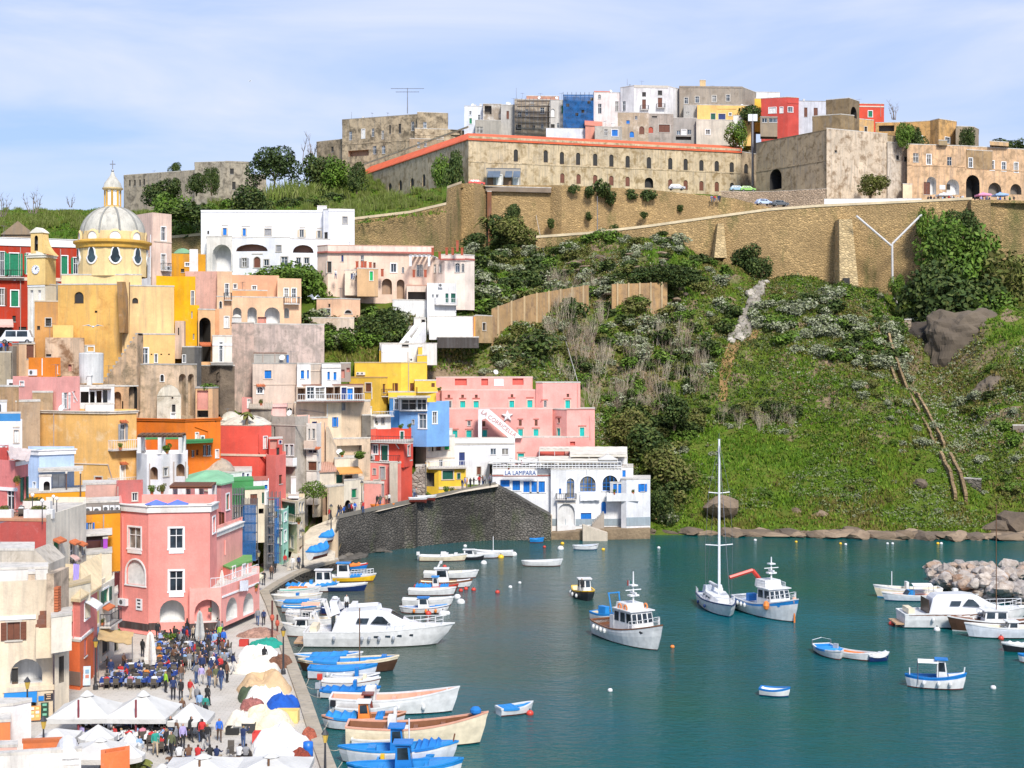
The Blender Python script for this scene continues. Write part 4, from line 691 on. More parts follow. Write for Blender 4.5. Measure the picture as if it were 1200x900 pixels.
ho_('pink_hotel','large pale pink terraced hotel with turquoise shutters above the white restaurant','hotel',[D([(511,243),(624,244)],442,462,HP,'0V 533 443.8 547 451.5 r;0V 564 443.8 572 451.5 r;0V 600.5 443.5 613.5 451 r;0X 579 444 590 452.5 w',k=8,q=pl('e6c9be',.4),n=.5),D([(517.5,240),(629,240.8)],457,482,HP,HW.replace('0w 637 469.5 640.3 477.5 Ck\n','\n'),k=5,q=pl('eec6bb',.3),n=.5),D([(628,240.5),(636,239.5),(680,240.2)],448,482,HP,'1w 637.5 469.5 640.5 477.3 Ck;1w 662.5 469 668 478.8 Tt;1L 660.5 466.7 669.5 467.8 R;1w 664 461.5 667 464.6 Nn;1P 677 450 677 478 x;1L 634 468 642 469 R',k=6,n=.5),D([(511,241),(518,241)],457,480,HPd,k=4,n=3),D([(526,236),(560,236.2),(603,236.5),(647.5,237)],479,522,HP,'0w 530.5 504.3 536 513 Tt;0w 546.6 504.3 552.6 513 Tt;1w 565 504 570.7 512.6 Tt;2w 607.3 503 612.7 511.7 Tt;2w 625.3 503 631 511.7 Tt\n0w 548 493.5 551.3 499 Ck;1w 565.3 493.5 568.7 499 Nn;2w 608 492.3 611.4 498.3 Nn;2w 626.6 492.3 630 498.3 Nn;0L 545.5 491.8 553.5 493 R;2L 606.5 490.5 613 491.6 R;2L 625 490.5 631.5 491.6 R;0L 529.5 502.3 537.5 503.5 R;0L 545 502.3 554 503.5 R;2L 605.5 501 614 502.2 R;2L 623.5 501 632.5 502.2 R;1L 563 502 572 503.2 R',k=4,q=pl('f0c4ba',.3)),D([(647,238.3),(664.2,235.3),(697,236.2)],479,530,HP,'0w 652.7 502 656.5 511.5 Tt;1w 679.5 501 684.7 511 Tt;1L 677.5 498.5 687 499.7 R;0w 653.5 490 656 495.5 Nn;0L 651.5 488 658 489.3 R;1P 691.5 487 691.5 515 x;1L 664 479 697 480 R',k=6),D([(603,233.5),(665,234.3)],512.3,560,HP,'0w 607 531.5 614 540 Tt;0L 605.5 529.8 615.5 531 R;0V 633 525 662 534 r',k=3),D([(664.5,234.2),(690,235)],512,540,HPd,'0V 668 517.5 674 522 r',k=3)],TW,1)
def hotel_stair():
 d=233.2;f=Face((555,d),(620,d));z=lambda y:ZY(y,d);bS=f.pt(f.u(585),z(516));rT=emp_('white_arch_stair',bS,'white sloping stair wall with red lettering across the pink hotel front','staircase');pts=[(560.5,516),(560.5,480),(573,479.5),(612,513),(597,513.5),(569,490),(564.6,492),(564.6,516)];mb=MB();fr=[f.pt(f.u(x),z(y),.5)for x,y in pts];bk=[p-V3((f.n.x,f.n.y,0))*1.6 for p in fr];n=len(pts);mb.add(fr+bk,[tp(rg(n-1,-1,-1))]+[(i,(i+1)%n,n+(i+1)%n,n+i)for i in rg(n)],W2)
 pt_('stair_wall',mb,rT,bS);a,b=(f.pt(f.u(566),z(485),.53),f.pt(f.u(603),z(511.5),.53));cu=bpy.data.curves.new('lettering','FONT');cu.body='LA CORRICELLA';cu.size=.95;cu.extrude=.015;cu.align_x='CENTER';cu.align_y='CENTER';to=bpy.data.objects.new('lettering',cu);COL.objects.link(to);me=bpy.data.meshes.new_from_object(to.evaluated_get(bpy.context.evaluated_depsgraph_get()));bpy.data.objects.remove(to)
 me.materials.clear();me.materials.append(pn(hx('d98a80',.7),.6));lo=bpy.data.objects.new('lettering',me);COL.objects.link(lo);lo.parent=rT;m=(a+b)/2-bS;ang=atan2(b.z-a.z,(b-a).to_2d().length);lo.location=m+V3((0,0,.25));lo.rotation_euler=Matrix.Rotation(-ang,3,'Y').to_euler();lo.rotation_euler=(Matrix.Rotation(-ang,3,'Y')@Matrix.Rotation(pi/2,3,'X')).to_euler();st=MB();c=(f.u(595),z(487));n=10;fr=[]
 for i in rg(n):
  r=.95 if i%2==0 else .42;t=pi/2+i*pi/5;fr.append((c[0]+r*cos(t),c[1]+r*sin(t)))
 return rT
hotel_stair()
f=Face((526,236),(603,236.5))
st=MB()
cu_,cz=(f.u(595),ZY(487.5,236.3))
ring=[]
f=Face((560,236.2),(603,236.5))
cu_=f.u(594.5)
for i in rg(10):
 r=1 if i%2==0 else .42;t=.35+i*pi/5;ring.append((cu_+r*cos(t),cz+r*sin(t)))
st.add([f.pt(u,z,.35)for u,z in ring]+[f.pt(u,z,.05)for u,z in ring]+[f.pt(cu_,cz,.55)],[(20,i,(i+1)%10)for i in rg(10)]+[(i,10+i,10+(i+1)%10,(i+1)%10)for i in rg(10)],W2)
o=st.build('star_ornament',None,f.pt(cu_,cz,.05))
tag(o,'white star shaped ornament hung on the pink hotel wall','ornament')
ho_('white_low_house','long low white house with dark square windows under the pink hotel','house',[D([(532.5,229),(603.5,231)],514.5,575,pl('f1f0f2',.25),'0w 574.7 525.5 581.5 533 Nk;0w 588 525.5 596 533 Nk;0w 538 530 544.7 545 Nm;0L 532.5 519.5 603 521 C;0w 559 547 563.5 556 Cn;0w 574 545 583 556 Nd;0L 533 514 603 519 W',k=4)],TW)
ho_('cream_middle_house','cream house with brown and green shutters over the small yellow house','house',[D([(487,229),(500,226.5)],513.5,560,pl('d8c8ba',.4),k=4,q=pl('b8b0a4',.4)),D([(499.5,226.4),(533,227.6)],511.5,560,pl('f3ebdc',.35),'0w 511 515.5 516.7 528 Cn;0w 521 516 526.5 527 TG;0w 506 523 508 528.5 Nd;0w 514.5 538.5 519 548 Nk;0L 499 536 533 537 T;0w 502 523 504.5 528.5 Nw',k=5,q=pl('c9c2b6',.4)),D([(484,230),(530,231)],503,515,pl('f3f0e8',.3),'0w 508.5 504.5 511.5 508.5 Nd',k=3,n=0)],TW,1)
ho_('small_yellow_house','small lemon yellow house with large dark green window behind the sea wall','house',[D([(498.5,224),(514,223),(546,224.5)],549,584,pl('f7cc3e',.15),'1w 518.5 551.6 531 561.7 Te;1w 535.7 554.6 539.4 561.3 Ce;0o 500 554 509 570 g 1.2;1L 514 570 546 573 T',k=4,q=pl('d9c6a6',.4),n=.6),D([(498.5,226.5),(503.5,226.5)],541,549,pl('f2b93a',.2),k=2,n=0),D([(502,222.3),(546,223.6)],548,549.8,pl('e2d6c6',.3),k=2,n=0)],TW)
mb=MB()
f=Face((503,222.4),(546,223.7))
bS=f.pt(f.L/2,ZY(548,223))
rail_(mb,f.pt(0,bS.z),f.pt(f.L,bS.z),1,WP,.4,.03)
tag(mb.build('balcony_railing',None,bS),'thin white railing on the roof of the small lemon yellow house','railing')
wdg_('alley_stair','rough grey stair wall climbing between the coral red house and the small yellow house','staircase',452,498,219.5,588,546,592,stone(hx('a69c90'),hx('8d8478'),1.4,1.3,.6),3,14)
ho_('alley_grey_wall','grey rough wall with white door beside the small yellow house','wall',[D([(487,222.5),(500,223.5)],546,590,stone(hx('a89a8c'),hx('bdb0a2'),1.2,1.2,.6),'0w 489 558.5 494 577 Wy',k=3)])
rT,bS,info=ho_('white_restaurant','white harbour restaurant with blue windows, arches and roof terrace reading LA LAMPARA','restaurant',[D([(577,225.5),(646.5,225.5)],556.5,618,pl('f2f2f5',.25),'0w 586.3 562.5 597.3 570.5 Wb;0w 600.5 563.2 609.5 574.6 Wb;0w 613.3 564 621.5 576.8 Wb;0w 622 564 630 576.8 Wb;0w 630.5 564 638.5 576.8 Wb;0L 577 556.6 646 558 R',k=8,q=pl('e6e2da',.3),n=1),D([(645.5,224.4),(663,224),(729,224.6)],549.5,620,pl('f5f5f5',.25),'0w 655 572.5 657.6 579 Nb;1a 664 560.5 673 583.5 Wk-b;1a 679.5 558 698 576 Wk-b;1a 706 557 724 575 Wk-b;1w 680.5 601 693 615 Wb;1a 704.7 587.5 710.3 602 Nb;0H 645.5 608 663 616 g;1H 674 608 729 616 g;0B 652 578 663.5 584.5;1B 663.3 578 675 584.5;1P 688 550 688 556 W',k=9,q=pl('e6e2da',.3),n=1),D([(653,223.6),(674.5,223.5)],589.5,616,pl('f4f4f4',.25),'0O 654 590 673.5 615.5 W .4',k=.45,n=1),D([(728,223),(734,222.4),(762,223.4)],561,616,pl('f0f0f3',.3),'1w 750.5 567 755.5 576 Nbb;1H 734 606 762 616 g',k=6,n=1),D([(728.5,226),(742,226)],547,562,pl('f5f5f5',.2),'0w 729.3 551 733.3 561 Nb',k=6,n=0),D([(711,222.3),(748.5,222.5)],578,587.5,pl('f2f2f2',.3),k=1.4,r='f',par=.8,n=0),D([(715,222.9),(731,222.9)],565,580,pl('d8d8da',.3),'0w 718.5 567 723 578 Nb;0w 724.5 567 731 578 Nb',k=.4,n=0),D([(577,227),(729,226.5)],548.5,557,pl('f4f4f4',.2),k=8,n=0),D([(608,231.5),(735,231)],536,549,pl('f3f3f3',.2),'0o 611 540 620 548.5 g 1;0o 640 538 650 548.5 g 1;0o 655 538 665 548.5 g 1;0o 670 538 680 548.5 g 1',k=1,n=0)],TW)
mb=MB()
z=ZY(549,224.8)
for a,b in((577.5,646),(646,728)):
 f=Face((a,224.3),(b,224.3));rail_(mb,f.pt(0,z),f.pt(f.L,z),1.05,WP,.55,.05,.2);fb(mb,f,0,f.L,z+.45,z+.6,-.05,.0,WP)
pt_('terrace_railing',mb,rT,bS)
def text_obj(body,size,mat,rT,loc,rot=(pi/2,0,0),ex=.02):
 cu=bpy.data.curves.new('lettering','FONT');cu.body=body;cu.size=size;cu.extrude=ex;cu.align_x='CENTER';cu.align_y='CENTER';to=bpy.data.objects.new('lettering_source',cu);COL.objects.link(to);bpy.context.view_layer.update();me=bpy.data.meshes.new_from_object(to.evaluated_get(bpy.context.evaluated_depsgraph_get()));bpy.data.objects.remove(to);me.name='lettering';me.materials.clear();me.materials.append(mat)
 lo=bpy.data.objects.new('lettering',me);COL.objects.link(lo);lo.parent=rT;lo.location=loc;lo.rotation_euler=rot;return lo
mb=MB()
f=Face((590,224),(629.5,224))
fb(mb,f,0,f.L,ZY(557.3,224),ZY(551.3,224),0,.06,WP)
sb=pt_('sign_board',mb,rT,bS)
lo=text_obj('LA LAMPARA',.98,pn((.0,.06,.28),.5),sb,f.pt(f.L/2,ZY(554.3,224),.09)-bS)
lo.scale=(.86,1,1)
def canopy(name,label,x0,x1,d0,d1,y0,y1,yb,mat,posts=4):
 a,b,c,e=(P(x0,y0,d0),P(x1,y0,d0),P(x1,y1,d1),P(x0,y1,d1));bS=(a+b)/2;bS.z=ZY(yb,d0);rT=emp_(name,bS,label,'canopy');mb=MB();n=10;vs=[];fs=[]
 for i in rg(n+1):
  for j in rg(4):
   p=a.lerp(b,i/n).lerp(e.lerp(c,i/n),j/3);p.z+=.12*sin(i*pi)-.1*sin(pi*j/3)+.05*(i%2);vs.append(p)
 for i in rg(n):
  for j in rg(3):
   fs.append((i*4+j,(i+1)*4+j,(i+1)*4+j+1,i*4+j+1))
 mb.add(vs+[v-V3((0,0,.06))for v in vs],fs+[tp((k+len(vs)for k in q[::-1]))for q in fs],mat);mb.add([a,b,b-V3((0,0,.4)),a-V3((0,0,.4))],[(0,3,2,1)],mat);pt_('canopy',mb,rT,bS)
 for i in rg(posts):
  p=a.lerp(b,i/(posts-1))+V3((0,.1,0));mb=MB().tube((p.x,p.y,bS.z),(p.x,p.y,p.z),.05,WP,5);pt_('post',mb,rT,bS)
CANV=cloth_((.62,.58,.5),.6)
canopy('terrace_canopy','cream canvas canopy over the front of the restaurant roof terrace',631,724,224.8,229,540,534.5,549,CANV,5)
canopy('upper_canopy','large pale canvas canopy sloping over the back of the restaurant terrace',668,735,227,233.5,532.5,523.5,549,CANV,4)
canopy('rear_canopy','narrow cream canopy in front of the red panels of the pink hotel',632,668,230,233,526,523.5,545,CANV,3)
ho_('white_villa','long white villa with segmental arches high above the harbour','villa',[D([(235.5,276),(379,276.5)],246.5,284,pl('f7f7fa',.15),'0w 261.3 267.3 265.5 275.5 Cbc;0w 284.5 267.7 288 276.3 Cbc;0w 310.3 268.3 317.8 275.7 Cy;0w 351 269 356 278 Ckc;0w 372 270.5 375.5 279 Ckc;0L 260 263.5 267 264.5 C;0L 283 264.5 293 265.5 C;0L 310 265 319 266 C;0L 351 266 358 267 C;0L 371.5 267 377 268 C;0V 243 270.5 245 274.5 d;0L 235.5 246.5 379 248.5 W',k=9,q=W2,n=8),D([(378.5,274.5),(385.5,273.5),(415.5,274.5)],245.3,290,pl('f8f8fb',.15),'1w 401.5 254 407 262 Cy;0P 380 248 380 279 W;0w 379.5 272 384 280 Nd;1L 385 245.5 415 247.5 W',k=9,n=8),D([(371.8,277),(383,277)],241,247,W2,k=3,n=0),D([(242,271),(272,270.5)],277,322,pl('efe9e0',.35,'d0c4b4',.15),'0O 249 286.5 271 317.5 W 2.5',k=4,n=5),D([(271,271.5),(340,270.5)],278.5,324,pl('f2f3fa',.15),'0S 276.8 286 313.5 294.5 d;0w 323.8 287.5 329.5 295 Cy;0w 283.5 302.5 289 313 Cky;0a 297.5 301 305 313.5 Cn;0w 309.3 304 315 311.3 Ck;0w 329.5 301 337 311 Ck;0L 295 296.8 308 298.3 C',k=4,n=5),D([(340,270.7),(387,272)],279.5,322,pl('f4f5fb',.15),'0S 343.3 287 367.3 296.3 d;0w 347.3 302 352.5 309.5 Ck;0w 356.5 302 362.3 309 Ck',k=4,n=6)],TW,0)
ho_('blush_villa','blush pink villa with crenellated roof terraces and ground arches beside the grey shrubs','villa',[D([(372,259),(384,257),(400,257.5),(508,260)],296.5,330,pl('f4d6c0',.3),'1w 383 306.5 388.3 319.5 Cd;2w 399 299 402.5 306.5 Cm;2w 422.8 299.3 426.3 312 Ck;2w 437.5 307.7 440 317 Cnn-\n2w 458 309 464.5 319 Wk;2a 471 313 473.4 320 Ck;2w 488.5 310.5 491.5 324 Ck;2w 492 310.5 495.3 324 Ck;2w 508 310 511 319 Ck;2O 447.5 326.5 459.3 345 T 1.2;2O 465 327.5 474 350 T 1.2'.replace('Cnn-','Cn').replace('2w 508 310 511 319 Ck;',''),k=8,q=pl('e8d6c8',.4),n=4),D([(372,258.6),(384,256.6),(400,257.1),(508,259.6)],288,297,pl('f2dccb',.45),'0L 372 294.5 384 296.5 R;1L 384 294.5 400 296.5 R;2L 400 294.8 508 296.8 R',k=.5,q=pl('d8aa94',.4),n=0),D([(507,261),(521,259),(545,259.2),(556,261)],303,338,pl('f6e4d6',.25),'0w 508.5 310 511 319.5 Ck;0w 514.5 309.5 517.5 319.7 Ck;1a 533.7 308.7 538.7 319 Ck;1a 544.2 309 544.8 310 Ck;1w 0 0 1 1 Nk'.replace('1a 544.2 309 544.8 310 Ck;1w 0 0 1 1 Nk','1a 541 309 544 319 Ck'),k=6,q=pl('ead8cc',.3),n=4),D([(516,259),(545,259),(556,261)],298,306,pl('f4e2d6',.4),'1L 545 303 556 305 R;0L 516 303 545 305 R',k=.5,n=0),D([(404,254),(434,255)],316,333,pl('efd8c2',.4),'0w 411.3 320.5 415.7 327 Cm;0w 433.3 0 434 1 G'.split(';0w 433')[0],k=3),D([(418.5,252),(443,253)],314,334,pl('d8b083',.4),'0w 433.3 318 437 328.6 WG;0w 441 323.6 446 330 Wk'.split(';0w 441')[0],k=3),D([(460,252.5),(501,254)],351,372,pl('f1efec',.35,'d0c8bd',.2),'0o 478 342 498.5 351 T'.replace('0o 478 342 498.5 351 T',''),k=5,n=3),D([(476.5,255),(501,255.6)],334,352,pl('eed6c2',.4),'0o 478 342 499 351 g 2',k=4,q=pl('dca68e',.4),n=0),D([(500.5,252),(534.5,254)],331.5,372,pl('f4f2ef',.3),'0w 521.8 343.7 525.6 354.5 We;0w 528.3 343.7 534 354.5 We;0w 506 345 508.5 349 Nk;0w 511 345 514 349 Nk;0B 509 349 535 357 w;0A 513 332 518 337;0P 534 330 534 366 W',k=6,r='f',n=3)],TW,2)
for i,x in en((418.5,424.5,428,434,448,485,498.5,507,515.3,523.5,530.5,536,541.5)):
 d=256.5;y1=(313,313,313,314,322,323,323,297,302,297,297,293,297)[i];a=P(x,y1,d);hh=.95 if i!=11 else 1.6;mb=MB().box(a.x-.22,a.y-.22,a.z-.3,a.x+.22,a.y+.22,a.z+hh,pa(hx('b5573a'),.3));mb.box(a.x-.28,a.y-.28,a.z+hh,a.x+.28,a.y+.28,a.z+hh+.1,TE);o=mb.build('terrace_pillar',None,a);tag(o,'short rust red pillar on the terraces of the blush pink villa','pillar','rust red terrace pillars of the blush villa')
pergola('white_frame_pergola','bare white frame pergola on the terrace of the blush pink villa',(479,505,8),256,261,300,312,WP,WP,2,5)
ho_('peach_bungalow','small peach bungalow with an oval window above the wild shrubs','house',[D([(371,247),(399,245.5),(422,248.5)],350,395,pl('f3c4a0',.3),'0w 379.5 362 387 370 Ck;0w 384.5 356 387 359.5 Nd;1a 404 363.5 412 367.5 Cd;0w 376 365 378 369.5 Nd',k=5,n=3),D([(362,243),(415,244)],372,400,pl('e6d2bd',.5,'c0a890',.3),k=3,n=3)],TW,1)
ho_('white_retaining_wall','long blank white wall with orange edge on the earth bank','wall',[D([(503,249),(555,250.5)],370.5,394,pl('f3f1ef',.2),k=.6,n=.6),D([(555,250),(557,250)],370,394,pl('f0a050',.2),k=.6),D([(512.5,247.5),(561,248.6)],394.5,401,pl('4a4440',.5),k=2,n=1)])
ho_('ochre_garden_wall','ochre brown garden wall with a dark slit window running uphill from the white wall','wall',[D([(557,250.5),(577,255)],369,395,pl('c3a274',.5,'9a8058',.4),'0w 565.5 378.5 569 387 Cd',k=1,n=1)])
for x0,x1,d0,d1,y0,y1,yb in((576,622,255,266,362,345,384),(622,690,266,281,345,334,372),(717,782,281,284,333,331,350)):
 a,b=(P(x0,y0,d0),P(x1,y1,d1));zb=ZY(yb,(d0+d1)/2)-7;bS=V3(((a.x+b.x)/2,(a.y+b.y)/2,zb));rT=emp_('terrace_wall',bS,{576:'ochre wall with upright ribs climbing the hill behind the large shrub',622:'ochre ribbed wall half hidden by bare shrubs',717:'short ochre wall with pale pillars under the long dark bush'}[x0],'wall');mb=MB().prism([(a.x,a.y),(b.x,b.y),(b.x,b.y+1),(a.x,a.y+1)],zb,[a.z,b.z,b.z,a.z],pl('c09a6a',.6,'94785a',.4))
 pt_('wall',mb,rT,bS);n=int((x1-x0)/12)
 for i in rg(n):
  p=a.lerp(b,(i+.5)/n);mb=MB().box(p.x-.16,p.y-.25,zb,p.x+.16,p.y+.1,p.z+.15,pl('cbb188',.5));pt_('pillar',mb,rT,bS)
def hill_steps():
 bS=P(480,400,244);rT=emp_('hillside_stair',bS,'white walled stair descending from the blush villa to the canary yellow house','staircase');mb=MB()
 for xa,ya,xb,yb,d0,d1 in((491,376,470,402,249,243.5),(497,378,480,404,248,242)):
  a,b=(P(xa,ya,d0),P(xb,yb,d1));w2=V3((.35,.1,0));mb.add([a-w2,a+w2,b+w2,b-w2]+[p-V3((0,0,3))for p in(a-w2,a+w2,b+w2,b-w2)],[(0,3,2,1),(3,7,6,2),(0,4,7,3),(1,2,6,5)],W2)
 pt_('wall',mb,rT,bS);n=22
 for i in rg(n):
  a=P(484-11*i/n,380+24*i/n,249-6*i/n);mb=MB().box(a.x-.7,a.y-.3,a.z-.6,a.x+1.2,a.y+.3,a.z-.25,CONC);pt_('step',mb,rT,bS)
hill_steps()
ho_('white_stair_bastion','white curved landing wall at the foot of the hillside stair','wall',[D([(445,241),(470,242),(512,243)],402,414,pl('efebe4',.35),k=3,n=2),D([(485,248),(499,248.5)],372,394,pl('f0ebe2',.35),'0w 494 374.5 498 382 Cd',k=4,n=2)])
# fortress, hilltop, walls and terrain
FT=pl('dcc6a2',.85,'9c855f',.5,.85)
FT2=pl('c4ae8e',.8,'85725a',.55)
FO='buildings of the walled town on the hilltop'
TUFA=stone(hx('d2b07a',.8),hx('bb9c6c',.74),1.5,2.2,.7,.3,.68)
TUFA2=stone(hx('c8a772',.76),hx('ab8f64',.7),1.5,2.1,.7,.6,.68)
SEA=stone((.062,.056,.048),(.19,.172,.148),2,1.5,.8,.35,.6)
fw=''.join((f'1a {x} {y} {x + 5} {y + 14} Nd;' for x,y in((602,175),(637,176),(656,178),(675,179),(695,180),(714,181),(733,182.5),(758,184),(783,185),(801,186),(819.5,187.5),(837.5,188.5),(855,190))))
fl=''.join((f'1a {x} {y} {x + 5} {y + 11} Nn;' for x,y in((656.5,203),(675.5,204),(695,205),(714,206),(733,207),(783,210),(801,211),(819.5,212),(837.5,213))))
ho_('old_prison','long weathered fortress building with orange tiled roof and rows of arched windows','fortress',[D([(424,425),(549,356),(868,378)],163,219,FT,'0a 432 222 436 234 Nd;0a 446 218 450 229 Nd;0a 455 214.5 459 226 Nd;0a 467.5 211 471 223 Nd;0a 481 208.5 485 222 Nd;0a 495 204 498.5 218 Nd;0a 509.5 201 512.5 215 Nd;0a 524 196 527 211 Nd;0a 570 0 571 1 Nd'.replace(';0a 570 0 571 1 Nd','')+';'+fw+fl+'1O 755.5 208 765.5 220 d 1;1a 855.5 214 860 225 Nd;1L 549 195.5 868 197 N;1L 549 167 868 169.5 N;0L 424 172 549 174 N',ref=1,k=11,r='m',q=pl('e8683a',.35,None,.5,.9),apex=3.2,n=4),D([(867,378.5),(887,384)],177,222,FT2,'0a 872 192 877 203 Nd',k=8,n=4),D([(570,353.5),(610,354.5)],197,219,pl('b0a9a0',.4),'0V 572 201 581 217 b'.replace('V 572 201 581 217 b','o 571 207 578 217 T 1')+';0w 582 205 588 217 Ww;0o 590 207 600 217 T 1;0w 602 206 607 217 Ww',k=2,n=.2,q=pl('5b6470',.3))],FO,0)
for x in(571,577.5,591.5,601):
 a,b,c,e=(P(x,207,351.5),P(x+8,207,351.7),P(x+9,200.5,353.2),P(x+1,200.5,353));mb=MB().add([a,b,c,e]+[p-V3((0,0,.2))for p in(a,b,c,e)],[(0,1,2,3),(7,6,5,4),(0,4,5,1),(1,5,6,2),(3,7,4,0)],pl('5f6e80',.3));o=mb.build('kiosk_roof',None,a);tag(o,'slate blue tilted kiosk roof below the old fortress corner','roof','kiosk roofs below the fortress corner')
ho_('ruined_palace','long ruined grey palace with peeling walls above the left fortress wing','palace',[D([(401,432),(513,420),(525,423)],140,196,pl('c4b090',.95,'6f6350',.62),'0w 409 154 412.5 164 Nk;0w 424 151.5 427.5 162 Ww;0w 435.5 150.5 438.5 160 Nk;0w 447 153 450 163 Nk;0w 456 146.5 458 157 Nd;0w 467 145 470 156 Nd;0w 482 142.5 485.5 153 Nk;0L 401 165 513 166.5 N;0w 437 171 441 180.5 Nk;0w 447.5 171 451.5 180 Nk;0w 489 166 492.5 173 Nk;0w 497.5 165 501 172 Nk;0o 408 176 432 183 T 2',ref=0,k=10,q=CONC,n=3),D([(371,440),(404,434)],166,196,pl('ab987c',.9,'6f6350',.6),'0w 388 172 391 178 Nd',k=8,n=3),D([(489,415),(525,417)],131,160,pl('bba88a',.95,'6f6350',.6),'0w 496 143 500 150 Nk',k=8,n=3),D([(486,411),(524,413),(549,416)],150,180,pl('cdb898',.9,'7d6b54',.55),'0L 486 158 524 159 N;0w 500 165 503 172 Nk;0o 528 152 540 158 g',k=6,n=5),D([(480,404),(520,406)],162,182,pl('b59c7d',.7,'8c7a62',.5),'0w 489 166 492 173 Nk;0w 497 165 500 172 Nk;0L 515 160 520 162 C',k=5,n=5)],FO,5)
ho_('left_ruin','grey ruined fortification along the skyline above the reed slope','ruin',[D([(145,445),(238,432),(266,428)],205,250,pl('ada08c',.9,'70675a',.55),'0w 151 211 153 218 Nd;0w 157 211 159 218 Nd;0w 163 210.5 165 218 Nd;0w 168 210 170 217 Nd;1a 211.5 209 215.5 216 Nd',ref=0,k=8,n=8),D([(228,428),(264,426),(292,428)],190,240,pl('b9ad99',.9,'70675a',.55),'1w 269.5 197.5 274 204 Nd;1w 272 213 276 222 Nd;1L 264 189 292 191 N;0w 240 200 244 207 Nd',k=8,n=8),D([(290,430),(312,432)],204,240,pl('b0a290',.8,'857a6a',.5),'0w 297 215 301 222 Nd',k=6,n=8)],FO,2)
def row_(name,label,*vols,cl=3,cat='house'):
 ho_(name,label,cat,list(vols),FO,cl)
def bk(x0,x1,d,t,b,c,f='',**k):
 return D([(x0,d),(x1,d+(x1-x0)*.02)],t,b,c,f,k=k.pop('back',8),n=6,**k)
row_('white_block','whitewashed block with small green windows at the end of the hilltop row',bk(544,567,412,124,160,pl('e9ecf4',.3),'0w 550 130 552.5 134.5 Wk;0w 550 138.5 553 145 Wg;0w 560 134.5 563 141 Wk'),bk(557,587,404,140.5,160,pl('b5aea2',.5),'0w 558 148.5 566 156 Nk'),bk(566,588,410,121.5,145,pl('a59684',.6,'d4cec4',.5),'0o 568 124 576 134 g'))
row_('grey_hilltop_house','light grey hilltop house with one brown window',bk(587,607,408,122.5,158,pl('c4bfb8',.6),'0w 593.5 130 596.5 139.5 Nn'))
row_('ruined_facade','roofless facade of grey stone behind old scaffolding',bk(603,645,406,116,155,pl('9d8d7a',.7,'c9bdaa',.4),'0w 622 118 625 124 Nk;0w 607 131 611 138 Nk;0w 616 128 619 135 Nk;0w 633 126 638 133 Nk;0w 604.5 146 611 153 Nd;0w 624 147 627 152 Nd;0w 634 145 637 151 Nk;0L 603 122 645 123 N;0L 603 137 645 138 N'),bk(617,655,412,112,120,pl('c48e76',.5)))
row_('white_window_house','white hilltop house with arched window between the scaffolded facades',bk(644,661,405,117,158,pl('d9d4cc',.5),'0a 645.5 127.5 650 137 Cw;0a 652.5 144 655.5 150 Nk;0w 645.5 145.5 650 151 Nd;0w 658 124 660.5 133 Ng'))
row_('net_wrapped_house','house wrapped in blue scaffold netting on the hilltop',bk(661,695,404,113,155,pl('8b8478',.6),'0w 674 120 679 131 Nd;0w 690 122 694 131 Nd'),cl=0)
row_('orange_roof_hilltop_house','pale pink hilltop house with small orange roof and tall windows',bk(696,728,402,108,160,pl('eee2dd',.35),'0w 700.8 121.5 705 133 Nk;0w 720.8 118.7 725 130.5 Nk;0a 701 111 704 116 Ck'),D([(697,404),(714,404.5)],107,112,pl('e8825e',.2),k=4,r='m',q=pl('e8825e',.2),apex=.8,n=0),D([(686,397),(705,398)],146.5,155,pl('e59a84',.3),r='m',q=pl('e2917c',.3),k=6,apex=2.6,n=2),cl=1)
row_('white_corner_mansion','large white corner mansion, tallest of the hilltop row, with brown windows',D([(727,402),(743,399),(783,400),(808,408)],100,165,pl('e6e3e2',.4),'1w 752.5 108 757 113 Nd;1w 771 106 776 111.5 Nd;1w 752.5 116.5 757 128 Nn;1w 771 114.5 776 126 Nn;0w 729.5 118.5 733 130 Nk;1B 750 122 760 128.5;1B 769 120 779 126.5;1L 743 100 783 103 C',ref=1,k=10,n=6))
row_('grey_hilltop_block','wide grey brown hilltop block with four dark windows',D([(796,402),(870,403),(886,411)],101,160,pl('a59888',.7,'8a7d6d',.3),'0w 802 114.3 806.3 121.5 Ck;0w 814.8 113 819.2 120.5 Ck;0w 834.5 112 839.3 119.4 Ck;0w 851 111 855.2 118.5 Ck;0L 796 101 870 103 N',k=9,n=6),bk(820,827,404,93.5,101,pl('d8b98a',.4),back=2),bk(801,818,398,123,150,pl('b0aca6',.5),'0w 804 131 808 135 Nk'))
row_('yellow_hilltop_house','warm yellow hilltop house above a white lower storey',bk(817,880,396,122.5,145,pl('f5c878',.25),'0w 833 133 838.3 140 Ce;0w 842 133.5 850 140 Cm;0w 854.3 132.3 857.3 135.6 Wk;0L 840 126 863 128 N'),bk(816,860,392,140,168,pl('dcd2c0',.5),'0w 827 152 832 157.5 Wk'),bk(859,871,392.5,135,148,pl('efe9de',.4),back=3),bk(878,893,410,115,130,pl('f0c04a',.2),back=4),cl=1)
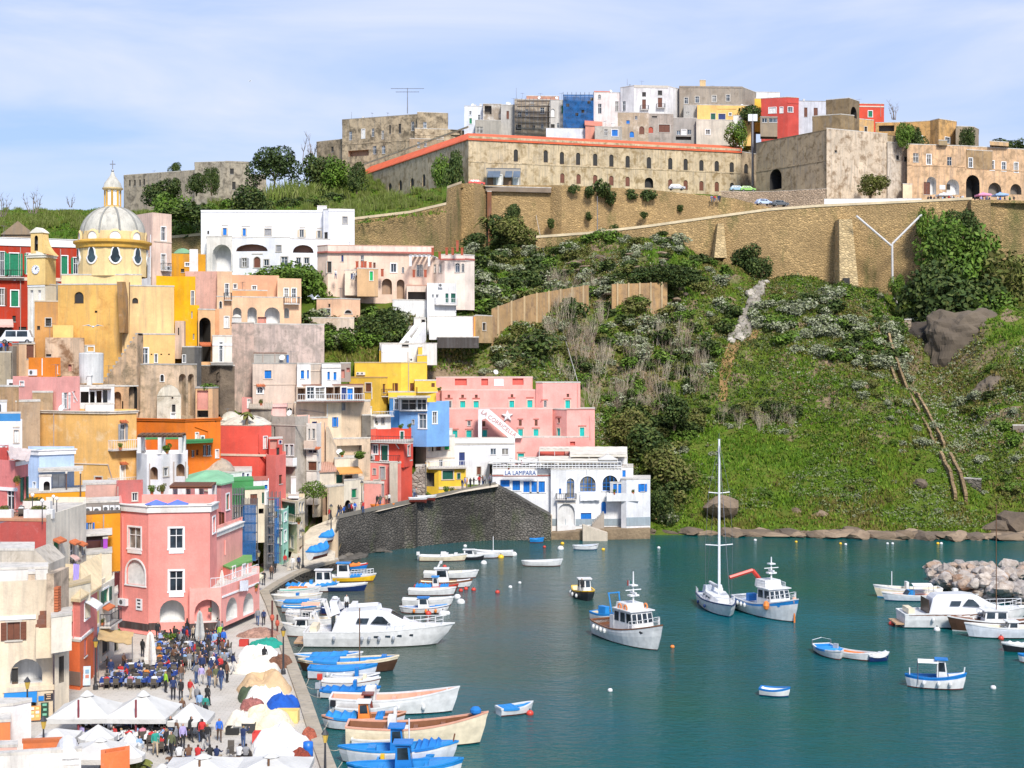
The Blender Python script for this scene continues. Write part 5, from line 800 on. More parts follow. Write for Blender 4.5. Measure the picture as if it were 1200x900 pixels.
row_('lower_hilltop_rooms','crumbling grey lower rooms with arched windows above the orange roof',bk(697,729,390,148,170,pl('c9c2b6',.6,'a0968a',.4),'0w 708 151.5 712 159 Nk;0w 717 152 724 159.5 Wb'),bk(724,760,391,131.5,170,pl('bda98f',.65,'d9cbb8',.4),'0a 738 154 743 161 Nb;0a 749 148 755 157 Nn;0w 734 141 738 145 Nb;0w 744 136 747 140 Nk'),bk(759,789,392,133,170,pl('b9ada0',.65,'8f8478',.4),'0a 760 148.5 765.5 156 Nr;0w 772 146 785 155 Cn;0w 764 136 770 138 Nd'),bk(788,817,393,138,170,pl('aca69e',.6),'0w 793 153 797.5 158 Nk;0w 799 152 804 158 Ww;0w 805.5 152 810 157.5 Nk;0o 792 160 810 164 g'),bk(640,700,398,150,158,pl('e9ebf2',.3),back=2),cl=2)
row_('red_hilltop_house','raspberry red hilltop house with white shutters',D([(892,402),(923,400),(936,401)],115,142,pl('cf4f44',.25),'0w 901 126 909.5 132.5 Ww;0w 914 125.5 917.5 132.3 Ww;1w 923.5 125.5 929 131.3 Wk;1L 923 120 936 121.5 N',k=7,n=6),bk(880,914,418,107.5,120,pl('f0efee',.3)),cl=1)
row_('white_brown_door_house','low white hilltop house with two brown doors',bk(931,986,402,118,142,pl('d9dae2',.45),'0w 942.3 126 946.2 137 Nn;0w 953.5 126.3 958.3 137 Nn',rc=CONC),cl=1)
row_('stone_keep','square brown stone keep with arched opening on the skyline',D([(968,372),(995,369),(1007,374)],117,160,pl('8d7858',.7,'6d5c44',.5),'1O 997 125 1004 138 d',k=8,n=6),cl=0,cat='tower')
row_('scarlet_house','small scarlet house with green door beside the stone keep',bk(1000,1036,396,121,145,pl('e4533a',.2),'0w 1017.5 130 1022.3 137 Wg;0L 1002 124 1036 125.5 T;0P 1032 122 1032 137'),cl=1)
ho_('ochre_castle','ochre castle wing with square windows below the skyline','castle',[D([(1026,372),(1066,371),(1090,369),(1100,366),(1121,370)],143.5,175,pl('d8a866',.85,'97794f',.5),'1w 1075 159.5 1081 164 Ww;3w 1107.5 161 1113 167.5 Wk;0o 1030 147 1048 154 g 2',k=8,n=8),D([(1120,366),(1141,367),(1147,371)],147.5,175,pl('a08e74',.7,'7d6d58',.5),k=8,n=8),D([(1063,352),(1131,355),(1215,362)],168.5,240,pl('e6bd92',.85,'a88c6c',.55),'0w 1070 179.5 1076.5 190 Nk;0w 1086 181 1091 192.5 Wk;0w 1110 184 1115.3 194.5 Nk;1w 1135.5 185.3 1139.5 196.5 Wk;1w 1160 188.5 1165 199.5 Wk;1w 1174 190 1178.5 200.5 Wk;1w 1188.5 190.5 1193 202 Wk;0O 1086 207 1097 228 W 1.5;0w 1082.5 213.5 1090 228 Nn;0O 1109 210 1124 228 W 1.5;1O 1132 205 1148 233 d 3;1O 1158 214 1173.5 228 g 1.5;1O 1184 215.5 1197 228 g 1.5;0w 1109.5 216 1113.5 222.5 Nd;0L 1063 193.5 1131 195 N;1L 1131 198.5 1215 200 N;0X 1101 217 1107.5 222 w',k=9,n=6),D([(1058,350),(1069,351)],215,240,pl('f0d6b4',.3),k=3,n=3),D([(1133,354.95),(1163,357.45)],175,197,pl('b0926a',.9,'8a7150',.5),'0w 1135.5 185.3 1139.5 196 Wk',k=1,n=0),D([(1100,352.5),(1110,353)],164,170,pl('a8916c',.8),k=3,n=0),D([(1160,356),(1182,358)],165,170,pl('d0ab7c',.8),k=3,n=0)],FO,0)
ho_('bastion','great sloping stone bastion with one dark gateway arch','fortress',[D([(886,366),(968,345),(1062,356),(1075,362)],152,252,pl('b8a282',.85,'7f6b4e',.5),'0O 902 198 916 222 d 4;0L 886 194 968 195.5 N',ref=1,k=9,q=pl('8d7a5c',.6),n=6),D([(968.6,344.4),(1040,353)],150,252,pl('dcc8ae',.9,'937c62',.5),'0w 978 176 981 179 Nd',k=2,n=6),D([(952,352),(985,349),(1001,351)],136,160,pl('97805d',.7,'7a674b',.5),k=6,n=4),D([(1007,352),(1024,354)],139,170,pl('dfb070',.5,'b0987c',.4),'0w 1013 148.5 1016 159 Cd',k=5,n=4),D([(1040,352.5),(1068,356)],166,230,pl('d8cab8',.6,'9b8a78',.5),'0w 1050 182 1053.5 187.5 Cd;0w 1059.5 183.5 1064.5 189.5 Cd',k=4,n=4)],FO,0)
ho_('watch_booth','glazed grey green watch booth on the bastion','booth',[D([(891,362),(911,362.5)],136.5,153,pl('a08f78',.5),'0w 893 138.5 899 143.5 Nt'.replace('Nt','Nk')+';0w 901 138.5 911 143.5 Nk',k=4,q=CONC,n=1.5)])
def scaffold(name,label,x0,x1,d,y0,y1,net=None,nx=7,ny=5,netx=None,dep=1):
 f=Face((x0,d),(x1,d));z0,z1=(ZY(y1,d),ZY(y0,d));bS=f.pt(f.L/2,z0);rT=emp_(name,bS,label,'scaffold');mb=MB()
 for i in rg(nx+1):
  for o in(0,-dep):
   mb=MB().tube(f.pt(f.L*i/nx,z0,o),f.pt(f.L*i/nx,z1+.8,o),.05,ME,4,cap=False);pt_('upright',mb,rT,bS)
 for j in rg(ny+1):
  z=z0+(z1-z0)*j/ny
  for o in(0,-dep):
   mb=MB().tube(f.pt(0,z,o),f.pt(f.L,z,o),.045,ME,4,cap=False);pt_('ledger',mb,rT,bS)
 for j in rg(1,ny+1):
  z=z0+(z1-z0)*j/ny;mb=MB();fb(mb,f,0,f.L,z-.05,z,-dep+.05,-.05,WOOD);pt_('plank',mb,rT,bS)
 if net:
  a,b=netx or(0,1);mb=MB();nu,nv=(max(3,int(f.L*(b-a)/.8)),max(4,int((z1-z0)/.8)));vs=[];fs=[]
  for i in rg(nu+1):
   for j in rg(nv+1):
    vs.append(f.pt(f.L*(a+(b-a)*i/nu),z0+(z1-z0)*j/nv,.1+.1*mz.noise((i*.8,j*.6,x0))))
  for i in rg(nu):
   for j in rg(nv):
    if rn.random()<.95:
     fs.append((i*(nv+1)+j,(i+1)*(nv+1)+j,(i+1)*(nv+1)+j+1,i*(nv+1)+j+1))
  mb.add(vs,fs,net);pt_('net',mb,rT,bS)
def netting(c):
 m,t,n,l,b=_mat('scaffold netting');co=coords(n,l);f=nz(n,l,co,.7,5,.6);l(mix(n,l,ramp(n,l,f,.3,.7),scl(c,.45),scl(c,1.25)),b.inputs['Base Color']);b.inputs['Roughness'].default_value=.9;tr=N(n,'ShaderNodeBsdfTransparent');mx=N(n,'ShaderNodeMixShader',{0:.68});l(tr.outputs[0],mx.inputs[1]);l(b.outputs[0],mx.inputs[2]);l(mx.outputs[0],n['Material Output'].inputs['Surface']);return m
NET=netting((.012,.13,.38))
scaffold('scaffold','blue netted scaffold standing on the hilltop skyline',660,695.5,402,111,150,NET,7,5)
scaffold('scaffold','rusty bare scaffold in front of the roofless hilltop facade',606,645,403,118,150,None,8,5)
scaffold('scaffold','blue netted scaffold over the alley behind the large pink house',283,300,172,592,657,NET,5,6)
scaffold('scaffold','tall slim scaffold with a strip of blue netting beside the mint house',313,327,177.5,584,660,NET,3,7,(.62,1))
scaffold('scaffold','short bare scaffold under the green terraces',272,284,171,580,634,None,4,4)
def mast(name,label,x,d,y0,y1,r,head=None,cat='mast'):
 a,b=(P(x,y1,d),P(x,y0,d));rT=emp_(name,a,label,cat);mb=MB().tube(a,b,r,ME,6,r*.6);pt_('pole',mb,rT,a)
 if head=='flood':
  mb=MB().box(b.x-1.2,b.y-.3,b.z-1.8,b.x-.08,b.y,b.z,WP);mb.box(b.x+.08,b.y-.3,b.z-1.8,b.x+1.2,b.y,b.z,WP);pt_('lamp_panel',mb,rT,a)
 if head=='yagi':
  for k,(h,l)in en(((.2,5),(1.2,3.5))):
   mb=MB().tube((b.x-l,b.y,b.z-h),(b.x+l,b.y,b.z-h),.07,ME,4)
   for i in rg(-3,4):
    mb.tube((b.x+i*l/3.2,b.y-.8,b.z-h-.3),(b.x+i*l/3.2,b.y+.8,b.z-h+.3),.03,ME,3)
   pt_('antenna_arm',mb,rT,a)
mast('antenna_mast','thin antenna mast with cross arms above the ruined palace',477.5,425,103,133,.16,'yagi')
mast('floodlight_mast','tall grey floodlight mast by the end of the fortress',882,372,134,218,.35,'flood')
for x,d,y0,y1 in((627,346,246,272),(700,330,230,270)):
 mast('hill_pole',{627:'thin pale pole by the palm on the upper road',700:'thin pale pole in front of the brown wall of the upper road'}[x],x,d,y0,y1,.12)
for x,d,y0,y1 in((412,436,131,140),(605,404,103,116),(735,398,92,100)):
 mast('antenna_mast',{412:'small antenna on the ruined palace parapet',605:'small antenna above the scaffolded facade',735:'small antenna on the white corner mansion'}[x],x,d,y0,y1,.06)
def lwall_(name,label,top,yb,mat,thick=1.5,cap=None,cat='wall',dn=3):
 pts=[P(*t)for t in top];zb=[ZY(y,t[2])-dn for y,t in zip(yb,top)];bS=pts[len(pts)//2].copy();bS.z=min(zb);rT=emp_(name,bS,label,cat);mb=MB();n=len(pts);fr=[(p.x,p.y,z)for p,z in zip(pts,zb)]+[tp(p)for p in pts];bkp=[(p.x,p.y+thick,p.z)for p in pts]+[(p.x,p.y+thick,z)for p,z in zip(pts,zb)];vs=fr+bkp;fs=[]
 for i in rg(n-1):
  fs+=[(i,i+1,n+i+1,n+i),(n+i,n+i+1,2*n+i+1,2*n+i),(2*n+i,2*n+i+1,3*n+i+1,3*n+i)]
 fs+=[(0,n,2*n,3*n),(n-1,4*n-1,3*n-1,2*n-1)];mb.add(vs,fs,mat);pt_('masonry',mb,rT,bS)
 if cap:
  mb=MB()
  for a,b in zip(pts,pts[1:]):
   q=[a+V3((0,-.15,0)),b+V3((0,-.15,0)),b+V3((0,.5,0)),a+V3((0,.5,0))];mb.add(q+[p+V3((0,0,.55))for p in q],[(0,1,5,4),(4,5,6,7),(1,2,6,5),(2,3,7,6),(3,0,4,7)],cap)
  pt_('coping',mb,rT,bS)
 return(rT,bS,pts)
CAP=pl('e6d3ae',.3)
lwall_('lower_road_wall','high tan masonry wall with pale coping carrying the lower road along the cliff',[(628,279,322),(690,274.5,320),(762,266,319),(830,256.5,319),(900,247,320),(960,242.5,320),(1066,237.5,318),(1139,234,316)],(300,312,325,335,345,350,395,400),TUFA,1.5,CAP)
lwall_('lower_road_wall_end','tan buttress tower ending the cliff road wall at the right edge',[(1138,234.5,314),(1160,234,314),(1161,234,318),(1235,236,322),(1420,242,326)],(360,350,345,335,335),TUFA2,2)
lwall_('upper_road_wall','brown masonry wall under the old fortress and the upper road',[(540,215,336),(556,214.5,335),(570,217,340),(645,217,343),(658,217,341),(760,222,343),(860,232.5,346),(905,244,349)],(290,290,285,285,290,290,290,285),TUFA,1.5,None,dn=8)
lwall_('villa_back_wall','tan masonry wall climbing behind the white and blush villas',[(-60,292,299),(150,284,299),(236,276,300),(330,268,305),(416,257.5,312),(480,250,317),(523,240,324),(524,221,325),(541,215,336)],(330,330,330,330,330,330,330,310,300),TUFA2,1.5,pl('d9c4a2',.4),dn=6)
ho_('road_bridge','dark flat bridge deck over the brown wall below the fortress corner','bridge',[D([(569,339),(646,342)],218,224,pl('8d7c6a',.6),k=1,n=0),D([(571,338.5),(576,338.5)],224,262,pl('8c5a3c',.4),k=1,n=6)])
for x0,x1,xb0,xb1,y0,y1,d,lab in((983,998,981,1003,257,330,316,'pale tapered stone buttress with a dark hole against the cliff road wall'),(841,848,835,850,262,297,317,'stepped stone pilaster on the cliff road wall')):
 z0,z1=(ZY(y1+6,d),ZY(y0,d));mb=MB();a0,a1,b0,b1=(XY(x0,d),XY(x1,d),XY(xb0,d),XY(xb1,d));bS=V3(((a0.x+a1.x)/2,d,z0));rT=emp_('wall_buttress',bS,lab,'buttress');vs=[(b0.x,d-2.5,z0),(b1.x,d-2.5,z0),(b1.x,d+5,z0),(b0.x,d+5,z0),(a0.x,d-.3,z1),(a1.x,d-.3,z1),(a1.x,d+5,z1),(a0.x,d+5,z1)];mb.add(vs,[(0,1,5,4),(1,2,6,5),(3,0,4,7),(4,5,6,7)],stone(hx('d2b98c'),hx('b89c6c'),1.2,1.6,.6));pt_('masonry',mb,rT,bS)
 if x0==983:
  p=P(992,330,d-3);mb=MB().box(p.x-.7,p.y-.1,p.z-.6,p.x+.7,p.y+.6,p.z+.8,DARK);pt_('opening',mb,rT,bS)
def wall_pipes():
 d=312.5;bS=P(1045,330,d);rT=emp_('drain_pipe',bS,'white Y shaped drain pipe fixed to the cliff road wall','pipe')
 for xa,ya,xb,yb in((1003.5,253,1044.5,288),(1080,251.5,1045.5,286),(1045.5,286,1046,332),(1048,349,1058,369)):
  mb=MB().tube(P(xa,ya,d),P(xb,yb,d),.24,pn((.62,.6,.58),.5),8);pt_('pipe',mb,rT,bS)
wall_pipes()
ho_('white_terrace_parapet','long low white parapet terrace on top of the cliff road wall','parapet',[D([(966,327),(1080,326)],233,241,pl('f4f5fa',.2),k=1,n=1)])
ho_('road_side_wall','pale rock retaining wall beside the cars below the bastion','wall',[D([(845,349),(900,350),(968,344)],224,246,stone(hx('bca58c'),hx('a38d75'),1.7,1.5,.7,0,.75),k=2,n=4)])
def rbf(pts,vals):
 X=np.array(pts,float);y=np.array(vals,float);n=len(X);D=np.linalg.norm(X[:,None]-X[None],axis=2);K=np.where(D>0,D*D*np.log(D+1e-09),0)+np.eye(n)*3;Pm=np.c_[np.ones(n),X];A=np.zeros((n+3,n+3));A[:n,:n]=K;A[:n,n:]=Pm;A[n:,:n]=Pm.T;w_=np.linalg.solve(A,np.r_[y,0,0,0])
 def f(q):
  q=np.asarray(q,float);D=np.linalg.norm(q[:,None]-X[None],axis=2);K=np.where(D>0,D*D*np.log(D+1e-09),0);return K@w_[:n]+w_[n]+q@w_[n+1:]
 return f
_rs=np.random.RandomState(3)
_lat=_rs.rand(64,64)
def vnoise(x,y,s):
 x,y=(x/s,y/s);xi,yi=(np.floor(x).astype(int),np.floor(y).astype(int));fx,fy=(x-xi,y-yi);fx,fy=(fx*fx*(3-2*fx),fy*fy*(3-2*fy));g=lambda a,b:_lat[a%64,b%64];return(g(xi,yi)*(1-fx)+g(xi+1,yi)*fx)*(1-fy)+(g(xi,yi+1)*(1-fx)+g(xi+1,yi+1)*fx)*fy-.5
CP=[]
for px in(760,850,950,1050,1150,1250,1350):
 CP+=[(px,205,-4.5),(px,227.5,.2),(px,231.5,2.2),(px,246,11.5),(px,264,23),(px,282,34)]
for px,d,z in((690,316,52.5),(730,314,53.6),(765,314,53.4),(800,313,52.3),(830,314,50.5),(855,315,47),(900,316,45.2),(960,316,44.5),(765,300,49),(800,300,47.5),(765,290,43.5)):
 CP.append((px,d,z))
CP+=[(1010,314,41.5),(1060,310,38),(1140,312,44),(1200,316,45),(1300,316,46),(1250,296,42),(1200,298,38),(1180,284,36),(1090,296,32),(1080,284,26.5),(1095,272,22),(1110,262,17),(1130,250,12),(1150,240,7.5),(1050,290,35),(1030,300,38),(1180,266,27),(1200,255,20),(860,290,38),(905,290,39.5),(870,270,27.5),(700,300,47.5),(700,280,36),(700,262,26),(700,250,17),(720,240,8),(740,233,3),(745,228.5,.5),(640,300,45),(640,318,50.5),(600,320,52),(560,322,52),(600,290,43),(600,268,36.5),(640,270,38),(665,276,40.5),(750,280,39.6),(640,262,32),(580,257,33),(540,252,28),(515,246,21.5),(560,248,21.5),(600,248,21.5),(640,248,20.5),(660,240,12),(620,232,6),(600,238,11),(560,240,13),(530,226,6.5),(600,226,5.5),(560,228,7),(700,236,4),(560,234,10),(500,232,12),(450,236,21),(430,245,31),(480,252,35),(380,244,33),(440,272,42),(530,268,42),(540,290,47),(500,310,51.5),(470,306,50.5),(530,300,49),(440,257,37.5),(400,252,36),(416,300,47),(380,290,47),(300,290,47),(300,268,43),(240,268,42),(330,252,37),(390,255,39),(400,222,14),(450,220,7.5),(490,222,7),(400,206,4.5),(350,228,22),(350,208,7),(315,200,6),(376,196,1.5),(362,188,.4),(366,199,1),(345,190,.8),(280,224,23),(262,214,19),(250,212,21),(280,196,11),(280,178,3),(330,182,.3),(350,178,-.5),(300,175,.3),(312,186,.6),(340,194,.8),(220,180,8),(220,165,1),(150,186,17),(150,172,8),(150,150,.5),(100,200,24),(60,190,20),(60,170,11),(60,150,3),(30,215,27.5),(-30,222,28),(-60,190,20),(-60,160,8),(-60,130,.5),(20,130,.5),(250,150,.5),(180,225,32),(230,240,36),(120,235,34),(30,240,36),(-100,240,36),(-100,290,46),(30,290,48),(150,290,47),(330,140,-1),(100,100,.4),(0,90,.4),(-100,100,.4),(370,150,-3)]
hill_f=rbf([tp(XY(p,d))for p,d,z in CP],[z for p,d,z in CP])
RAMP=[(364,178,.6),(375,193,1.8),(386,202,3.6),(405,205,4.4),(442,208,5.2),(489,213,5.9),(540,218.5,6.8),(584,221.5,7.5)]
RXY=[XY(p,d)for p,d,z in RAMP]
def hill_z(x,y):
 q=np.c_[np.ravel(x),np.ravel(y)];z=hill_f(q);xx,yy=(q[:,0],q[:,1]);am=np.clip((yy-230)/25,0,1);px=600+xx*F/yy;am=am*np.clip((px-480)/120,.12,1);z=z+am*(vnoise(xx,yy,17)*4.6+vnoise(xx+50,yy,6.5)*3.4+vnoise(xx,yy+9,2.6)*1.6)
 for i in rg(len(RXY)-1):
  a,b=(RXY[i],RXY[i+1]);dx,dy=(b.x-a.x,b.y-a.y);t=np.clip(((xx-a.x)*dx+(yy-a.y)*dy)/(dx*dx+dy*dy),0,1);dist=np.hypot(xx-a.x-t*dx,yy-a.y-t*dy);z=np.where(dist<6.5,np.minimum(z,RAMP[i][2]+(RAMP[i+1][2]-RAMP[i][2])*t+np.maximum(0,dist-4.5)*1.2),z)
 return z
def hz(px,d):
 q=XY(px,d);return float(hill_z([q.x],[q.y])[0])
UP=[]
for px,d,z in((-200,300,50),(0,300,51),(100,298,51),(200,299,52.5),(236,301,54),(330,306,56),(416,313,58.5),(480,318,61),(523,325,63),(541,337,69.5),(560,338,69.5),(645,344,69.8),(760,344,68.8),(860,347,67),(905,350,64.5),(968,340,60),(1060,341,60),(1200,341,60),(1350,345,61),(600,350,69.5),(700,353,69.5),(800,358,69),(700,375,70),(1000,352,61),(1100,352,61),(1200,355,61),(-200,370,65),(0,365,64),(60,360,64.5),(140,360,65.5),(230,370,67),(300,380,70),(380,390,73.5),(450,400,72.5),(430,375,69),(500,370,68.5),(545,352,69.7),(860,372,70),(880,380,71),(150,440,71),(250,430,72),(350,440,77),(470,430,90),(560,405,89),(700,400,88),(800,400,88),(930,400,83),(1030,380,79),(1130,380,77),(1300,390,72),(600,470,84),(900,470,80),(1200,460,74),(200,480,80),(-100,440,75),(300,520,80),(1350,520,70),(-200,520,70)):
 UP.append((px,d,z))
up_f=rbf([tp(XY(p,d))for p,d,z in UP],[z for p,d,z in UP])
def uz(px,d):
 q=XY(px,d);return float(up_f([[q.x,q.y]])[0])
def sheet(name,pxs,d0,d1,nv,zf,mat):
 nx=len(pxs);X=[];Y=[]
 for p in pxs:
  a,b=(d0(p),d1(p))
  for j in rg(nv+1):
   d=a+(b-a)*j/nv;q=XY(p,d);X.append(q.x);Y.append(q.y)
 Z=zf(np.array(X),np.array(Y));mb=MB();vs=list(zip(X,Y,Z.tolist()));fs=[]
 for i in rg(nx-1):
  for j in rg(nv):
   k=i*(nv+1)+j;fs.append((k,k+nv+1,k+nv+2,k+1))
 mb.add(vs,fs,mat);o=mb.build(name,None,None,True);o['kind']='structure';return o
def groundmat():
 m,t,n,l,b=_mat('hill ground');t_=N(n,'ShaderNodeTexCoord');co=t_.outputs['Object'];f1=nz(n,l,co,.045,6,.6);f2=nz(n,l,co,.22,6,.65);f3=nz(n,l,co,1.6,5,.7);c=mix(n,l,ramp(n,l,f1,.4,.6),(.075,.125,.012),(.11,.15,.022));c=mix(n,l,ramp(n,l,f2,.52,.72),c,(.13,.125,.03));c=mix(n,l,ramp(n,l,f3,.5,.8),c,(.04,.075,.012));g=N(n,'ShaderNodeNewGeometry');s=N(n,'ShaderNodeSeparateXYZ');l(g.outputs['True Normal'],s.inputs[0])
 rk=mix(n,l,ramp(n,l,f3,.35,.7),(.3,.22,.14),(.12,.09,.06));st=N(n,'ShaderNodeMath',operation='ADD');l(s.outputs[2],st.inputs[0]);ff=N(n,'ShaderNodeMath',{1:.25},operation='MULTIPLY');l(f2,ff.inputs[0]);l(ff.outputs[0],st.inputs[1]);c=mix(n,l,ramp(n,l,st.outputs[0],.7,.82,(1,1,1),(0,0,0)),c,rk);l(c,b.inputs['Base Color']);b.inputs['Roughness'].default_value=.95;b.inputs['Specular IOR Level'].default_value=.1
 bump(n,l,f3,b,.8,.5);return m
GROUND=groundmat()
EARTH=rockmat((.26,.19,.11),(.16,.13,.06),.25)
pxs=list(np.arange(-260,1400,9))
def hd0(p):
 return np.interp(p,[-260,330,345,400,420,720,760,1400],[150,158,172,198,222,226,222,216])
def hd1(p):
 return np.interp(p,[-260,200,416,523,541,640,700,1140,1400],[300,299.5,312.5,324.5,336,338,325,322,324])
sheet('hillside',pxs,hd0,hd1,110,hill_z,GROUND)
def ud0(p):
 return np.interp(p,[-260,236,330,416,480,523,541,645,760,860,905,960,1400],[300,300.6,305.6,312.6,317.6,324.6,336.6,343.6,343.6,346.6,349,340,340])
sheet('hilltop_ground',list(np.arange(-260,1400,14)),ud0,lambda p:540,60,lambda x,y:up_f(np.c_[x,y])+vnoise(x,y,9)*1*np.clip((420-(600+x*F/y))/100,0,1),GROUND)
rd=[(600,300,50.5),(628,322.5,ZY(281,322)),(690,320.5,ZY(277,320)),(762,319.5,ZY(268.5,319)),(830,319.5,ZY(259,319)),(900,320.5,ZY(249.5,320)),(960,320.5,ZY(245,320)),(1066,318.5,ZY(240,318)),(1139,316.5,ZY(237,316)),(1400,325,ZY(238,320))]
mb=MB()
vs=[]
for p,d,z in rd:
 a=XY(p,d);b=XY(p,352 if p>640 else 338);vs+=[(a.x,a.y,z),(b.x,b.y,z+.3)]
mb.add(vs,[(2*i,2*i+2,2*i+3,2*i+1)for i in rg(1,len(rd)-1)],pl('b9aa92',.5))
o=mb.build('cliff_road')
o['kind']='structure'
# harbour: water, quay, sea wall, rocks
def watermat():
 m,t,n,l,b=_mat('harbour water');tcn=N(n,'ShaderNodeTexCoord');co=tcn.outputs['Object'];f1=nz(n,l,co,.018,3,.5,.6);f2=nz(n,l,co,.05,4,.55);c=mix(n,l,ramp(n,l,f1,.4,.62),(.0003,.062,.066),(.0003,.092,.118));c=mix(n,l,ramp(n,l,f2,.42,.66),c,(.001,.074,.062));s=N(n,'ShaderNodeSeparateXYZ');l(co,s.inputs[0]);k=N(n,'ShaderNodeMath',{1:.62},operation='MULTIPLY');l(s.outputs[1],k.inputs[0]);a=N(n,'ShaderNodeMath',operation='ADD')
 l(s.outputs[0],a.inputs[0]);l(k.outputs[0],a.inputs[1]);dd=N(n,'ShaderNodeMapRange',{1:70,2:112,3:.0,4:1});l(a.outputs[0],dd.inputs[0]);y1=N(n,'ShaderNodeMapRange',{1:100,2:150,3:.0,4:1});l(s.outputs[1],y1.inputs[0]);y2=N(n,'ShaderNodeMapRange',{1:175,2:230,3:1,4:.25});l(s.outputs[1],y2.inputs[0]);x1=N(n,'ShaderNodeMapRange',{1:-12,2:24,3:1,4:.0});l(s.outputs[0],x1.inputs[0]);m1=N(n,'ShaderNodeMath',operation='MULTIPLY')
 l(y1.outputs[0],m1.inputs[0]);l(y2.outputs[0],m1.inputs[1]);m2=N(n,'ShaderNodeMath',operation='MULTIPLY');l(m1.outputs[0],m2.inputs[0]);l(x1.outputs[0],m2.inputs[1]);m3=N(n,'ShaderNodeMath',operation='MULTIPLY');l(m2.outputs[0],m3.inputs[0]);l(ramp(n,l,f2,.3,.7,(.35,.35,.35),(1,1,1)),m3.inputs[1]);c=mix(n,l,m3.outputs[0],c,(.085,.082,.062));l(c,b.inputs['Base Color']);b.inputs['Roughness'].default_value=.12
 b.inputs['IOR'].default_value=1.33;b.inputs['Specular IOR Level'].default_value=.13;w1=N(n,'ShaderNodeMapping',{'Scale':(.9,1.7,1)});l(co,w1.inputs[0]);w1.inputs['Rotation'].default_value=(0,0,.35);h1=nz(n,l,w1.outputs[0],1,4,.62,.3);h2=nz(n,l,w1.outputs[0],.28,3,.5);ad=N(n,'ShaderNodeMath',operation='ADD');l(h1,ad.inputs[0]);l(h2,ad.inputs[1]);bump(n,l,ad.outputs[0],b,.42,.26);return m
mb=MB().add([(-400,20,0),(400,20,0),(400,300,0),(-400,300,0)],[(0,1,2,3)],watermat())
o=mb.build('harbour_water')
o['kind']='structure'
PAVE=None
def pavemat():
 m,t,n,l,b=_mat('quay paving');tcn=N(n,'ShaderNodeTexCoord');co=tcn.outputs['Object'];f=nz(n,l,co,.25,6,.65);g=nz(n,l,co,3.5,5,.7);br=N(n,'ShaderNodeTexBrick',{'Scale':.8,'Mortar Size':.015,'Color1':(.5,.45,.38,1),'Color2':(.44,.4,.34,1),'Mortar':(.27,.24,.2,1)});l(co,br.inputs[0]);c=mix(n,l,ramp(n,l,f,.35,.7),br.outputs[0],(.56,.52,.46));c=mix(n,l,ramp(n,l,g,.55,.85),c,(.26,.24,.21));l(c,b.inputs['Base Color'])
 b.inputs['Roughness'].default_value=.9;bump(n,l,br.outputs[1],b,-.3,.05);return m
PAVE=pavemat()
QZ=1.2
edge=[(410,940),(394,905),(379,866),(363,820),(346,776),(332,738),(321,708),(314,694),(329,684),(351,672),(374,663),(397,657)]
ep=[G(x,y,QZ)for x,y in edge]
back=[XY(393,203),XY(345,203),XY(300,192),XY(200,176),XY(-400,160),XY(-420,60),XY(410,60)]
mb=MB()
poly=[(p.x,p.y)for p in ep]+[tp(q)for q in back]
mb.prism(poly[::1],-3,QZ,PAVE)
o=mb.build('quay')
o['kind']='structure'
EDGE=pa(hx('b5a893'),.6)
QW=stone(hx('6f675a',.5),hx('4d473d',.5),.9,1.6,.8)
for i,(a,b)in en(zip(ep,ep[1:])):
 n=max(2,int((b-a).length/1.3));d=(b-a).normalized();nn=V3((-d.y,d.x,0))
 for k in rg(n):
  p,q=(a.lerp(b,k/n),a.lerp(b,(k+1)/n));c=(p+q)/2;mb=MB();L_=(q-p).length/2-.02;mb.obox(c+nn*.42+V3((0,0,rn.uniform(-.01,.015))),d*L_,nn*.5,(0,0,.16),EDGE);o=mb.build('kerb_stone',None,c);o['kind']='structure'
 mb=MB();c=(a+b)/2;mb.obox(c+V3((0,0,-1.6))+nn*.25,(b-a)/2,nn*.3,(0,0,1.5),QW);o=mb.build('quay_face',None,c);o['kind']='structure'
ramp_l=[(336,669,QZ+.03),(344,640,2.5),(364,618,4.2),(392,606,5.3),(440,594,6.4),(488,584,7),(540,574,8),(584,567,8.7)]
ramp_r=[(392,658,QZ+.03),(394,634,2.9),(397,614,4.7),(412,606,5.2),(445,599,6),(490,588,6.7),(540,577,7.7),(584,570,8.4)]
mb=MB()
vs=[]
for(x,y,z),(x2,y2,z2)in zip(ramp_l,ramp_r):
 a=G(x,y,z);b=G(x2,y2,z2);vs+=[tp(a),tp(b)]
nb=len(vs)//2
allv=vs+[(x,y,-1)for x,y,z in vs]
fs=[]
for i in rg(nb-1):
 fs.append((2*i,2*i+1,2*i+3,2*i+2))
 if i<2:
  fs.append((2*i+1,2*i+1+2*nb,2*i+3+2*nb,2*i+3))
mb.add(allv,fs,pl('d8cbb6',.5))
o=mb.build('quay_ramp')
o['kind']='structure'
lwall_('sea_wall','tall black volcanic stone sea wall under the lane and the white restaurant',[(394,618,198),(398,607.5,199.5),(436,599,205.5),(491,587.5,213),(541,577,218),(581,569,220.5)],(640,640,640,640,640,640),SEA,2.5,pa((.2,.18,.15),.5),dn=2.5)
lwall_('sea_wall_end','black stone sea wall falling in a slope to the restaurant foot',[(580,569,220.3),(606,582,220),(626,594,220),(646,605,219.5)],(640,640,640,640),SEA,5,None,dn=2.5)
lwall_('wall_projection','dark stone pier of the sea wall where the two faces meet',[(469,600,210.5),(487.5,589,211),(490.5,589,214)],(645,645,645),SEA,2,None,dn=2)
for a,b,c,d_,lab in(((583,573,225.2),(645,601,222.8),606,618,'pale plaster slope running down beside the blue windows'),):
 wdg_('plaster_slope',lab,'wall',583,647,222.6,571,604,612,pl('e0cdb8',.5),2)
